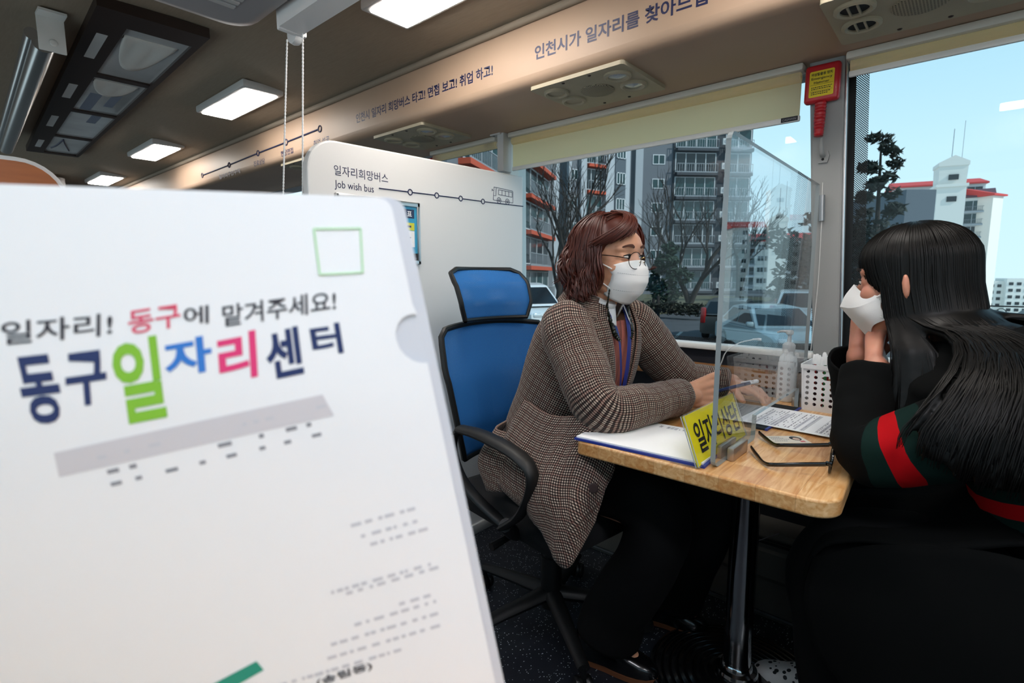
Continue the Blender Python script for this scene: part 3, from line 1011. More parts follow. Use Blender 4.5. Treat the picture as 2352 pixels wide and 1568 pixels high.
# ------------------------------------------------------------------ outside: car park, apartment blocks, trees, cars
GZ = -1.15
P('asphalt', '#3b3d40', 0.9, var=0.2, vscale=0.6, bump=0.3, bscale=40)
P('grass_dry', '#4a4a34', 1.0, var=0.3, vscale=1.5)
P('kerb', '#8c8c88', 0.9)
mb = MB(); mb.prism([(-90, 2.6), (-1.5, 2.6), (3.5, 2.6), (3.5, 29), (-3, 30), (-12, 90), (-90, 90)], (0, 0, GZ - 0.3), (1, 0, 0), (0, 1, 0), 0.3)
mb.build('ground', 'asphalt', smooth=False, **S)
mb = MB(); mb.bb((-60, 24.5, GZ), (-14, 58, GZ + 0.12)); mb.build('ground_verge', 'grass_dry', smooth=False, **S)
mb = MB()
for k in range(6):
    x = -16 + k * 2.6
    mb.box((x, 18.5, GZ + 0.004), (0.12, 4.6, 0.008), R=rot_z(0.3))
mb.bb((-30, 12.0, GZ), (-8, 12.12, GZ + 0.008))
mb.build('ground_markings', 'kerb', smooth=False, **S)

P('render_bluegrey', '#60656c', 0.9); P('render_dark', '#3a3f45', 0.9); P('render_white', '#9aa0a6', 0.9); P('render_pale', '#cfd0cc', 0.9); P('render_cream', '#dcd7cf', 0.9)
P('accent_orange', '#a8472f', 0.9); P('roof_red', '#c23a36', 0.8); P('roof_dark', '#54313c', 0.8); P('window_frame_white', '#b9bec2', 0.7)
P('glass_teal', '#1f3a3d', 0.12, spec=0.6, var=0.35, vscale=0.25); P('glass_dark', '#161d22', 0.12, spec=0.6); P('rail_grey', '#7d848a', 0.6); P('ac_white', '#a8abac', 0.6); P('panel_slate', '#48525b', 0.8)
CACHE = {}
def put(key, make, mat, parent, pos, rz, name):
    """A repeated facade element: the mesh is shared, every one is an object of its own."""
    if key not in CACHE:
        mb = MB(); make(mb); me = mb.mesh(name, V((0, 0, 0)), False)
        for m in (mat if isinstance(mat, list) else [mat]):
            me.materials.append(MATS[m])
        CACHE[key] = me
    o = bpy.data.objects.new(name, CACHE[key]); COL.objects.link(o)
    o.parent = parent
    po = ORG[parent.name]
    o.location = V(pos) - po
    o.rotation_euler = (0, 0, rz)
    return o
def sub(key, make, mat, parent, name):
    if key not in CACHE:
        mb = MB(); make(mb); me = mb.mesh(name, V((0, 0, 0)), False)
        me.materials.append(MATS[mat]); CACHE[key] = me
    o = bpy.data.objects.new(name, CACHE[key]); COL.objects.link(o); o.parent = parent
    return o
def window(parent, pos, rz, w, h, npan, glass='glass_teal'):
    def fr(mb):
        t = 0.09
        mb.bb((0, -0.06, 0), (w, 0.04, t)); mb.bb((0, -0.06, h - t), (w, 0.04, h))
        for i in range(npan + 1):
            x = i * (w - t) / npan
            mb.bb((x, -0.06, 0), (x + t, 0.04, h))
    o = put(('wf', w, h, npan), fr, 'window_frame_white', parent, pos, rz, 'window')
    sub(('wp', w, h, glass), lambda mb: mb.bb((0.04, -0.01, 0.04), (w - 0.04, 0.02, h - 0.04)), glass, o, 'pane')
def balcony(parent, pos, rz, w, band='render_dark', rail_h=1.05):
    def mk(mb):
        mb.bb((0, -0.75, -0.32), (w, 0.0, 0.0), 0)
        mb.bb((0, -0.72, rail_h - 0.06), (w, -0.66, rail_h), 1)
        n = max(3, int(w / 0.28))
        for i in range(n + 1):
            mb.bb((i * (w - 0.05) / n, -0.71, 0.05), (i * (w - 0.05) / n + 0.045, -0.67, rail_h), 1)
        mb.bb((0, -0.705, 0.0), (w, -0.675, 0.12), 1)
    put(('bal', w, band), mk, [band, 'rail_grey'], parent, pos, rz, 'balcony')
def ac_box(parent, pos, rz):
    def mk(mb):
        mb.bb((0, -1.05, 0), (0.95, -0.7, 0.72), 0)
        mb.lathe([(0, 0), (0.26, 0), (0.26, 0.02), (0, 0.02)], (0.38, -1.05, 0.36), (0, -1, 0), 16, 1)
    put('acbox', mk, ['ac_white', 'rail_grey'], parent, pos, rz, 'air_conditioner')
def block(parent, p0, p1, z0, z1, depth, mat, name='wall'):
    """Wall mass: front edge from p0 to p1 (left to right seen from the bus), going back by depth."""
    p0, p1 = V((p0[0], p0[1], 0)), V((p1[0], p1[1], 0))
    d = (p1 - p0).normalized(); nb = V((-d.y, d.x, 0))
    mb = MB()
    mb.loft([[p0 + V((0, 0, z)), p1 + V((0, 0, z)), p1 + nb * depth + V((0, 0, z)), p0 + nb * depth + V((0, 0, z))] for z in (z0, z1)])
    mb.build(name, mat, parent, smooth=False)
    return d, math.atan2(d.y, d.x), (p1 - p0).length
def stack(parent, p0, d, rz, z0, fh, n, elems, skip=0):
    for fl in range(skip, n):
        z = z0 + fl * fh
        for e in elems:
            pos = V((p0[0], p0[1], 0)) + d * e[1] + V((0, 0, z))
            if e[0] == 'win':
                window(parent, pos + V((0, 0, e[4] if len(e) > 4 else 0.9)), rz, e[2], e[3], e[5] if len(e) > 5 else 2)
            elif e[0] == 'bal':
                window(parent, pos + V((0, 0, 0.15)), rz, e[2], 2.25, e[3], 'glass_dark' if (fl + int(e[1])) % 3 == 0 else 'glass_teal'); balcony(parent, pos, rz, e[2], e[4])
            elif e[0] == 'ac':
                ac_box(parent, pos + V((0, 0, 0.35)), rz)
FH = 2.8
# dark grey block facing the bus, left of the acrylic screen
b1 = thing('apartment_building', (-26, 64, GZ), 'dark grey apartment block with glazed balconies seen behind the woman, ending beside the acrylic screen', 'building')
q0, q1 = V((-31.5, 58.15, 0)), V((-21.5, 68.3, 0))
d, rz, Ln = block(b1, q0, q1, GZ, 27, 12, 'render_bluegrey')
mb = MB(); a = q0 + d * 4.6; mb.loft([[a + V((0, 0, z)) - V((-d.y, d.x, 0)) * 0.15, q1 + V((0, 0, z)) - V((-d.y, d.x, 0)) * 0.15, q1 + V((0, 0, z)), a + V((0, 0, z))] for z in (GZ, 27)]); mb.build('dark_facade', 'render_dark', b1, smooth=False)
mb = MB(); mb.loft([[p + V((0, 0, z)) for p in (q0 - V((-d.y, d.x, 0)) * 0.2, q0 + d * 0.9 - V((-d.y, d.x, 0)) * 0.2, q0 + d * 0.9, q0)] for z in (GZ, 27)]); mb.build('pilaster', 'render_white', b1, smooth=False)
stack(b1, q0, d, rz, GZ + 0.5, FH, 8, [('win', 2.1, 1.5, 1.15, 1.0, 2)])
stack(b1, q0 - V((-d.y, d.x, 0)) * 0.16, d, rz, GZ + 0.5, FH, 8, [('bal', 4.8, 5.0, 4, 'render_dark'), ('ac', 10.1,), ('bal', 10.9, 3.2, 2, 'render_dark')])
# white and grey stair section with bay windows
b2 = thing('apartment_building', (-32, 51, GZ), 'white and blue-grey apartment section with orange balcony bands directly behind the woman', 'building')
q0, q1 = V((-33.5, 47.0, 0)), V((-30.6, 55.5, 0))
d, rz, Ln = block(b2, q0, q1, GZ, 26, 6, 'render_bluegrey')
nf = V((-d.y, d.x, 0))
for x0, x1, mt, off in ((0.0, 0.35, 'render_white', 0.4), (1.55, 2.3, 'render_white', 0.5), (4.9, 6.1, 'render_white', 0.6), (6.1, 7.6, 'panel_slate', 0.7), (7.6, 8.4, 'render_white', 0.5)):
    mb = MB(); mb.loft([[q0 + d * x0 - nf * off + V((0, 0, z)), q0 + d * x1 - nf * off + V((0, 0, z)), q0 + d * x1 + V((0, 0, z)), q0 + d * x0 + V((0, 0, z))] for z in (GZ, 26)]); mb.build('pilaster', mt, b2, smooth=False)
stack(b2, q0, d, rz, GZ + 0.3, FH, 8, [('win', 0.45, 1.0, 1.15, 1.0, 2), ('bal', 2.4, 2.4, 3, 'accent_orange')])
stack(b2, q0 - nf * 0.75, d, rz, GZ + 0.3, FH, 8, [('win', 6.2, 1.3, 1.3, 0.9, 3)])
# near wing running away from the bus
b3 = thing('apartment_building', (-28, 33, GZ), 'nearest apartment wing with orange bands and teal windows beside the white partition edge', 'building')
q0, q1 = V((-21.2, 19.0, 0)), V((-32.4, 43.74, 0))
d, rz, Ln = block(b3, q0, q1, GZ, 24, 9, 'render_bluegrey')
nf = V((-d.y, d.x, 0))
for x0, x1, mt, off in ((9.5, 13.5, 'render_white', 0.5), (24.0, 26.5, 'render_white', 0.4)):
    mb = MB(); mb.loft([[q0 + d * x0 - nf * off + V((0, 0, z)), q0 + d * x1 - nf * off + V((0, 0, z)), q0 + d * x1 + V((0, 0, z)), q0 + d * x0 + V((0, 0, z))] for z in (GZ, 24)]); mb.build('pilaster', mt, b3, smooth=False)
stack(b3, q0, d, rz, GZ + 0.3, FH, 7, [('bal', 1.5, 7.5, 4, 'accent_orange'), ('bal', 14.5, 9.0, 4, 'accent_orange')])

# far pale blocks with red roofs
def gable_tower(parent, c, w, z0, z1, mat, rz=0.0):
    R = rot_z(rz); c = V((c[0], c[1], 0))
    mb = MB()
    h = w / 2
    def r(k, z):
        return [c + R @ V((x * h * k, y * h * k, z)) for x, y in ((-1, -1), (1, -1), (1, 1), (-1, 1))]
    mb.loft([r(1, z0), r(1, z1 - 6.6)]); mb.loft([r(1.12, z1 - 6.6), r(1.12, z1 - 6.0)]); mb.loft([r(0.95, z1 - 6.0), r(1.0, z1 - 1.8)])
    t = MB(); pr = [V((-h * 1.06, 0, z1 - 2.2)), V((h * 1.06, 0, z1 - 2.2)), V((h * 1.06, 0, z1 - 1.4)), V((0, 0, z1)), V((-h * 1.06, 0, z1 - 1.4))]
    for s in (-1, 1):
        pass
    mb.loft([[c + R @ (p + V((0, -h * 1.06, 0))) for p in pr], [c + R @ (p + V((0, h * 1.06, 0))) for p in pr]])
    o = mb.build('stair_tower', mat, parent, smooth=False)
    mb = MB()
    for z in (z1 - 4.6, z1 - 9.2):
        mb.box(c + R @ V((0.1, -h * 1.03, z)), (w * 0.34, 0.2, 1.1), R=R)
    mb.build('window', 'glass_dark', parent, smooth=False)
    mb = MB(); mb.cyl(c + V((0, 0, z1 - 0.5)), c + V((0, 0, z1 + 6)), 0.07, n=6); mb.cyl(c + R @ V((h * 0.7, 0, z1 - 1.5)), c + R @ V((h * 0.7, 0, z1 + 7.5)), 0.05, n=6)
    mb.build('antenna', 'rail_grey', parent)
def slab(parent, p0, p1, z0, z1, depth, wall, roof, roof_h=1.6, bays=None, n=None, fh=2.8):
    d, rz, Ln = block(parent, p0, p1, z0, z1, depth, wall)
    p0, p1 = V((p0[0], p0[1], 0)), V((p1[0], p1[1], 0)); nb = V((-d.y, d.x, 0))
    mb = MB()
    e = 0.5
    a, b = p0 - d * e - nb * e, p1 + d * e - nb * e
    c, f = p1 + d * e + nb * (depth + e), p0 - d * e + nb * (depth + e)
    m1, m2 = (a + f) / 2 + V((0, 0, roof_h + 0.3)), (b + c) / 2 + V((0, 0, roof_h + 0.3))
    Z = V((0, 0, z1)); K = V((0, 0, 0.35))
    mb.add([a + Z, b + Z, c + Z, f + Z, a + Z + K, b + Z + K, c + Z + K, f + Z + K, m1 + Z, m2 + Z], [(0, 3, 2, 1), (0, 1, 5, 4), (2, 3, 7, 6), (4, 5, 9, 8), (6, 7, 8, 9), (1, 2, 6, 9, 5), (3, 0, 4, 8, 7)])
    mb.build('roof', roof, parent, smooth=False)
    if bays:
        nfl = n or int((z1 - z0) / fh)
        zz = z1 - nfl * fh - 0.2
        stack(parent, p0, d, rz, zz, fh, nfl, bays)
    return d, rz, Ln
rb = thing('apartment_building', (-2, 158, -20), 'pale apartment block with red roofs and a gabled tower rising above the black-haired person', 'building')
slab(rb, (-4.6, 156.8), (1.6, 157.0), -22, 18.4, 12, 'render_pale', 'roof_dark', 2.2, [('bal', 0.2, 5.6, 4, 'render_white')], n=9)
slab(rb, (1.6, 155.5), (3.3, 158.5), -22, 18.4, 13, 'render_cream', 'roof_red', 2.2)
slab(rb, (-16.5, 165), (0.2, 170), -22, 23.0, 12, 'render_pale', 'roof_red', 1.8, [('bal', 1.0, 4.5, 3, 'render_white'), ('bal', 12.5, 4.5, 3, 'render_white')], n=7)
gable_tower(rb, (-5.9, 152.5), 5.0, -22, 26.9, 'render_cream', 0.25)
gb = thing('apartment_end_wall', (-7.6, 112, -15), 'windowless slate grey end wall of a building between the pine tree and the tower', 'building')
block(gb, (-9.6, 109.5), (-5.9, 112.8), -20, 15.3, 14, 'panel_slate')
mbld = thing('apartment_building', (-38, 142, -10), 'pale apartment block with a red roof and small square tower seen through the acrylic screen', 'building')
slab(mbld, (-46.5, 140.2), (-38.2, 143.5), -8, 9.8, 11, 'render_pale', 'roof_red', 2.0, [('bal', 0.4, 4.0, 3, 'render_white'), ('win', 5.0, 1.5, 1.3, 0.9, 2), ('win', 6.6, 1.3, 1.3, 0.9, 2)], n=6)
slab(mbld, (-36.4, 143.5), (-29.8, 147.5), -8, 9.8, 11, 'render_white', 'roof_red', 2.0, [('win', 0.5, 1.5, 1.3, 0.9, 2), ('bal', 3.0, 3.6, 3, 'render_white')], n=6)
gable_tower(mbld, (-37.2, 141.5), 3.8, -8, 16.4, 'render_cream', 0.3)
fb = thing('apartment_building', (10, 325, -30), 'far white apartment blocks with rows of small windows at the right edge', 'building')
d, rz, Ln = block(fb, (2.6, 323), (10.2, 325), -36, -1.0, 14, 'render_cream')
mbw = MB()
for fl in range(11):
    for k in range(3):
        mbw.box(V((2.6, 323, 0)) + d * (1.3 + k * 2.5) + V((0, 0, -3.2 - fl * 2.9)), (1.4, 0.3, 1.3), R=rot_z(rz))
mbw.build('window_rows', 'glass_dark', fb, smooth=False)
d, rz, Ln = block(fb, (11.0, 322), (22, 325), -36, 0.2, 14, 'render_cream')
mbw = MB()
for fl in range(11):
    for k in range(4):
        mbw.box(V((11, 322, 0)) + d * (1.5 + k * 2.7) + V((0, 0, -2.2 - fl * 2.9)), (1.5, 0.3, 1.3), R=rot_z(rz))
mbw.build('window_rows', 'glass_dark', fb, smooth=False)
# the rest of the estate, to the right beyond the picture: it is what the acrylic screen mirrors
eb = thing('apartment_building', (45, 188, -20), 'pale apartment block with red roofs mirrored in the acrylic screen', 'building')
slab(eb, (34, 178), (43, 172), -22, 17.5, 12, 'render_pale', 'roof_red', 2.0, [('bal', 0.6, 5.0, 3, 'render_white'), ('win', 6.5, 1.5, 1.3, 0.9, 2)], n=9)
slab(eb, (46, 170), (55, 164), -22, 15.5, 12, 'render_pale', 'roof_red', 2.0, [('bal', 0.6, 5.0, 3, 'render_white'), ('win', 6.5, 1.5, 1.3, 0.9, 2)], n=9)
gable_tower(eb, (44.5, 170.0), 5.4, -22, 27.5, 'render_cream', -0.5)

# bare trees
P('bark_dark', '#26221f', 0.95); P('needles_dark', '#15201a', 0.9, var=0.4, vscale=3); P('needles_green', '#1d3326', 0.9, var=0.4, vscale=4); P('hedge_dark', '#1c2018', 0.95, var=0.4, vscale=3)
def bare_tree(x, y, h, r, label, seed, trunks=((0, 0),), spread=0.45, depth=5, z0=GZ):
    rr = random.Random(seed)
    mb = MB()
    def grow(p, d, ln, rad, lv):
        pts = [p]; q = p; dd = d.copy()
        n = 4 if lv > 1 else 3
        for i in range(n):
            dd = (dd + V((rr.uniform(-1, 1), rr.uniform(-1, 1), rr.uniform(-0.2, 0.6))) * 0.14).normalized()
            q = q + dd * ln / n; pts.append(q)
        mb.tube(pts, [rad, rad * 0.62], 7 if lv > 2 else 5, cap=False)
        if lv == 0:
            return
        k = 3 if lv > 1 else 2
        for i in range(k):
            t = 0.45 + 0.55 * (i + 1) / k
            b = pts[min(n, int(t * n))]
            a = rr.uniform(0, 6.28)
            nd = (dd + V((math.cos(a), math.sin(a), rr.uniform(0.1, 0.5))) * rr.uniform(spread * 0.8, spread * 1.5)).normalized()
            grow(b, nd, ln * rr.uniform(0.60, 0.78), rad * 0.55, lv - 1)
    for tx, ty in trunks:
        grow(V((x, y, z0)), V((tx, ty, 1)).normalized(), h * 0.36, r, depth)
    return mb.build('bare_tree', 'bark_dark', None, ang=180, org=(x, y, z0), label=label, category='tree')
bare_tree(-14.4, 19.6, 8.4, 0.17, 'bare dark tree with many upright branches left of the woman with auburn hair', 5, ((-0.12, 0.02), (0.16, 0.1)), 0.36)
bare_tree(-16.6, 40.0, 11, 0.24, 'bare dark tree with a forked trunk just left of the acrylic screen edge', 12, ((-0.35, -0.1), (0.40, 0.1)), 0.5)
bare_tree(-17.5, 35.5, 8.6, 0.13, 'thin bare tree directly right of the auburn-haired woman', 19, ((0.05, 0),), 0.45)
bare_tree(-15.0, 46.0, 11, 0.2, 'bare tree seen through the acrylic screen', 23, ((-0.1, 0), (0.15, 0.1)), 0.5, 4)
def needle_tree(name, x, y, z0, tufts, mat, label, trunk=None, seed=1, leaf=0.3, cat='tree'):
    rr = random.Random(seed)
    t = thing(name, (x, y, z0), label, cat)
    mb = MB()
    for cx, cy, cz, rad, n in tufts:
        for k in range(n):
            d = V((rr.gauss(0, 1), rr.gauss(0, 1), rr.gauss(0, 1))).normalized() * rad * rr.uniform(0.55, 1.0)
            p = V((x + cx, y + cy, z0 + cz)) + V((d.x, d.y, d.z * 0.7))
            a = V((rr.uniform(-1, 1), rr.uniform(-1, 1), rr.uniform(-0.4, 0.8))).normalized()
            b = a.cross(V((rr.uniform(-1, 1), rr.uniform(-1, 1), rr.uniform(-1, 1)))).normalized()
            s = leaf * rr.uniform(0.6, 1.2)
            mb.add([p - a * s, p + b * s * 0.35, p + a * s, p - b * s * 0.35, p + a.cross(b) * s * 0.3], [(0, 1, 4), (1, 2, 4), (2, 3, 4), (3, 0, 4), (0, 3, 2, 1)])
    f = mb.build('foliage', mat, t, smooth=False, fix=False)
    mb = MB()
    for pts, r in (trunk or [([(0, 0, 0), (0, 0, 1.2)], [0.12, 0.08])]):
        mb.tube([V((x + p[0], y + p[1], z0 + p[2])) for p in pts], r, 7)
    mb.build('trunk', 'bark_dark', t)
    return t
rr = random.Random(2)
tf = []
for lv in range(9):
    z = 4.0 + lv * 1.15
    for k in range(4 if lv < 7 else 2):
        a = rr.uniform(0, 6.28); R_ = (2.3 - lv * 0.2) * rr.uniform(0.3, 1.0)
        tf.append((R_ * math.cos(a), R_ * math.sin(a), z + rr.uniform(-0.3, 0.3), 0.75 - 0.03 * lv, 46))
needle_tree('pine_tree', -6.0, 49.0, GZ, [(a, b, c - 0.4, r, n) for a, b, c, r, n in tf], 'needles_dark', 'tall dark pine tree beyond the right window, left of the tower block', [([(0, 0, 0), (0.1, 0, 5), (-0.1, 0, 12.2)], [0.28, 0.2, 0.06])], 3, 0.36)
needle_tree('evergreen_tree', -6.6, 38.0, GZ, [(rr.uniform(-3.2, 3.2), rr.uniform(-1, 1), rr.uniform(0.8, 5.6), 1.2, 90) for k in range(26)], 'needles_dark', 'broad dark evergreen tree in front of the slate wall, beyond the right window', None, 5, 0.33)
needle_tree('topiary_shrub', -14.6, 31.5, GZ, [(0.0, 0, 1.2, 1.0, 260), (-0.9, 0.2, 1.8, 0.8, 200), (0.8, 0, 2.3, 0.85, 210), (-0.1, 0, 3.2, 0.8, 200), (-0.6, 0, 2.7, 0.6, 120), (0.2, 0, 4.0, 0.55, 120)], 'needles_green', 'rounded dark green topiary shrub just right of the auburn-haired woman', None, 7, 0.22, 'shrub')
needle_tree('clipped_hedge', -13.0, 27.0, GZ, [(-3.5 + k * 0.5, 0.1 * math.sin(k), 0.55, 0.55, 90) for k in range(13)], 'hedge_dark', 'low dark clipped hedge along the car park behind the woman', None, 9, 0.16, 'hedge')
# fence at the right edge
fe = thing('railing', (1.0, 26.5, GZ), 'thin dark iron railing with scroll loops in front of the far white blocks', 'railing')
mb = MB(); mb.tube([(-1.5, 26.5, 0.02), (3.4, 26.8, 0.02)], 0.03, 6); mb.tube([(-1.5, 26.5, -1.0), (3.4, 26.8, -1.0)], 0.025, 6)
for k in range(4):
    mb.tube([(-1.4 + k * 1.5, 26.5 + 0.1 * k, GZ), (-1.4 + k * 1.5, 26.5 + 0.1 * k, 0.02)], 0.03, 6)
mb.build('rail', 'black_matte', fe)
mb = MB()
for k in range(14):
    c = V((-1.2 + k * 0.34, 26.52 + 0.02 * k, -0.28 - 0.3 * (k % 2)))
    mb.tube([c + V((0.16 * math.cos(t), 0, 0.22 * math.sin(t))) for t in [2 * PI * i / 14 for i in range(15)]], 0.014, 5, cap=False)
mb.build('scroll', 'black_matte', fe)

# cars
P('tyre', '#0c0c0d', 0.85); P('hubcap', '#8e9296', 0.35, 0.8); P('tail_red', '#8a1010', 0.3, coat=0.3); P('headlamp', '#c9d2d6', 0.15, 0.3); P('plate_white', '#cfd6d8', 0.5); P('plate_teal', '#5ca3ab', 0.5); P('cabin_dark', '#0a0c0e', 0.2, spec=0.6)
for nm, c in (('paint_gunmetal', '#4c4a47'), ('paint_silver', '#9fb0b4'), ('paint_white', '#d3d8da'), ('paint_bronze', '#6b4a2b'), ('paint_pearl', '#c4ced0')):
    P(nm, c, 0.3, 0.25, coat=0.5)
def car(x, y, rz, paint, label, kind='hatch', plate='plate_white', nm='car'):
    L_, Wd, Hh = {'hatch': (3.6, 1.62, 1.5), 'sedan': (4.6, 1.8, 1.45), 'suv': (4.6, 1.86, 1.75), 'van': (4.8, 1.8, 2.0)}[kind]
    t = thing(nm, (x, y, GZ), label, 'car')
    R = rot_z(rz); O = V((x, y, GZ))
    w = lambda p: O + R @ V(p)
    h = L_ / 2
    bh = {'hatch': 0.92, 'sedan': 0.88, 'suv': 1.05, 'van': 1.1}[kind]
    body = [(-h, 0.35), (-h + 0.05, 0.25), (h - 0.1, 0.25), (h, 0.40), (h - 0.02, bh * 0.78), (h - 0.25, bh * 0.88), (h * 0.42, bh), (-h * 0.8, bh), (-h, bh * 0.93)]
    roof = {'hatch': ((h * 0.50, bh), (h * 0.12, Hh - 0.05), (-h * 0.35, Hh), (-h * 0.80, Hh - 0.08), (-h * 0.96, bh)),
            'sedan': ((h * 0.42, bh), (h * 0.05, Hh - 0.04), (-h * 0.35, Hh), (-h * 0.55, Hh - 0.06), (-h * 0.86, bh)),
            'suv': ((h * 0.46, bh), (h * 0.18, Hh - 0.06), (-h * 0.3, Hh), (-h * 0.85, Hh - 0.06), (-h * 0.97, bh)),
            'van': ((h * 0.72, bh), (h * 0.38, Hh - 0.1), (h * 0.2, Hh), (-h * 0.9, Hh), (-h * 0.98, bh))}[kind]
    mb = MB()
    rings = []
    for yy, k in ((-Wd / 2, 0.06), (-Wd / 2 + 0.05, 0.02), (-Wd / 2 + 0.16, 0), (0, 0), (Wd / 2 - 0.16, 0), (Wd / 2 - 0.05, 0.02), (Wd / 2, 0.06)):
        rings.append([w((px * (1 - k * 0.3) , yy, pz + (k if pz < 0.5 else -k))) for px, pz in body])
    mb.loft(rings)
    cab = []
    top = max(p[1] for p in roof)
    for yy in (-1, -0.86, 0, 0.86, 1):
        rr_ = []
        for px, pz in roof:
            f = (pz - bh) / (top - bh)
            half = (Wd / 2 - 0.03) * (1 - f) + (Wd / 2 - 0.22) * f
            rr_.append(w((px, yy * half, pz - (0.02 if abs(yy) == 1 else 0))))
        cab.append(rr_)
    mb.loft(cab)
    mb.build('body', paint, t, ang=30)
    # glazing: side windows, windscreen, rear window set just proud of the cabin
    def cp(px, pz, side, out=0.012):
        f = (pz - bh) / (top - bh)
        return w((px, side * ((Wd / 2 - 0.03) * (1 - f) + (Wd / 2 - 0.22) * f + out), pz))
    for s in (-1, 1):
        mb = MB()
        x0, x1 = roof[0][0] - 0.22, roof[-1][0] + 0.28
        xt0, xt1 = roof[1][0] - 0.02, roof[3][0] + 0.12
        for a0, a1 in ((0.0, 0.47), (0.51, 1.0)):
            xb0, xb1 = x0 + (x1 - x0) * a0, x0 + (x1 - x0) * a1
            xu0, xu1 = xt0 + (xt1 - xt0) * a0, xt0 + (xt1 - xt0) * a1
            pts = [(xb0, bh + 0.05), (xb1, bh + 0.05), (xu1, top - 0.12), (xu0, top - 0.14)]
            mb.loft([[cp(px, pz, s, 0.0) for px, pz in pts], [cp(px, pz, s, 0.014) for px, pz in pts]])
        mb.build('side_window', 'cabin_dark', t, smooth=False)
    for nm2, a, b in (('windscreen', roof[0], roof[1]), ('rear_window', roof[-1], roof[-2])):
        mb = MB()
        sx_ = 1 if nm2 == 'windscreen' else -1
        def q(f, s, o):
            px = a[0] + (b[0] - a[0]) * f; pz = a[1] + (b[1] - a[1]) * f
            half = (Wd / 2 - 0.12) * (1 - f) + (Wd / 2 - 0.30) * f
            return w((px + sx_ * o, s * half, pz + o * 0.6))
        mb.loft([[q(0.1, -1, o), q(0.1, 1, o), q(0.9, 1, o), q(0.9, -1, o)] for o in (0.0, 0.015)])
        mb.build(nm2, 'cabin_dark', t, smooth=False)
    for sx_ in (-1, 1):
        for sy in (-1, 1):
            c = w((sx_ * h * 0.62, sy * (Wd / 2 - 0.09), 0.30)); ax = R @ V((0, sy, 0))
            mb = MB(); mb.lathe([(0, -0.1), (0.27, -0.1), (0.30, -0.06), (0.30, 0.08), (0.27, 0.105), (0, 0.105)], c, ax, 24); wh = mb.build('wheel', 'tyre', t)
            mb = MB(); mb.lathe([(0, 0.10), (0.19, 0.10), (0.19, 0.112), (0.08, 0.12), (0, 0.12)], c, ax, 20); mb.build('hubcap', 'hubcap', wh)
    for sy in (-1, 1):
        mb = MB(); mb.box(w((h - 0.09, sy * (Wd / 2 - 0.26), bh * 0.72)), (0.22, 0.38, 0.17), R=R, bev=0.05); mb.build('headlight', 'headlamp', t)
        mb = MB()
        if kind in ('hatch', 'suv', 'van'):
            mb.box(w((-h + 0.05, sy * (Wd / 2 - 0.10), bh * 0.98)), (0.16, 0.17, 0.55), R=R, bev=0.04)
        else:
            mb.box(w((-h + 0.04, sy * (Wd / 2 - 0.22), bh * 0.80)), (0.12, 0.40, 0.16), R=R, bev=0.03)
        mb.build('taillight', 'tail_red', t)
        mb = MB(); mb.box(w((h * 0.36, sy * (Wd / 2 + 0.08), bh + 0.08)), (0.12, 0.2, 0.14), R=R, bev=0.04); mb.build('mirror', paint, t)
    mb = MB(); mb.box(w((-h - 0.005, 0, 0.52)), (0.02, 0.5, 0.15), R=R); mb.build('rear_plate', plate, t, smooth=False)
    mb = MB(); mb.box(w((h + 0.0, 0, 0.45)), (0.02, 0.5, 0.13), R=R); mb.box(w((h - 0.005, 0, bh * 0.62)), (0.03, 0.9, 0.16), R=R, bev=0.01); mb.build('grille', 'cabin_dark', t)
    return t
car(-6.75, 20.3, math.radians(100), 'paint_gunmetal', 'dark grey small hatchback seen from behind, beside the near edge of the acrylic screen', 'hatch', 'plate_teal')
car(-4.3, 16.4, math.radians(-52), 'paint_silver', 'pale silver sedan parked behind the acrylic screen, in front of the white utility vehicle', 'sedan')
car(-5.0, 22.8, math.radians(-75), 'paint_pearl', 'pale utility vehicle with a black grille at the right end of the parked cars', 'suv')
car(-14.4, 17.0, math.radians(-20), 'paint_white', 'white van partly hidden behind the blue chair headrest', 'van', nm='van')
car(2.0, 19.6, math.radians(195), 'paint_bronze', 'bronze utility vehicle at the right edge of the picture', 'suv')
car(2.4, 14.6, math.radians(200), 'paint_silver', 'silver sedan low at the right edge, in front of the bronze vehicle', 'sedan')
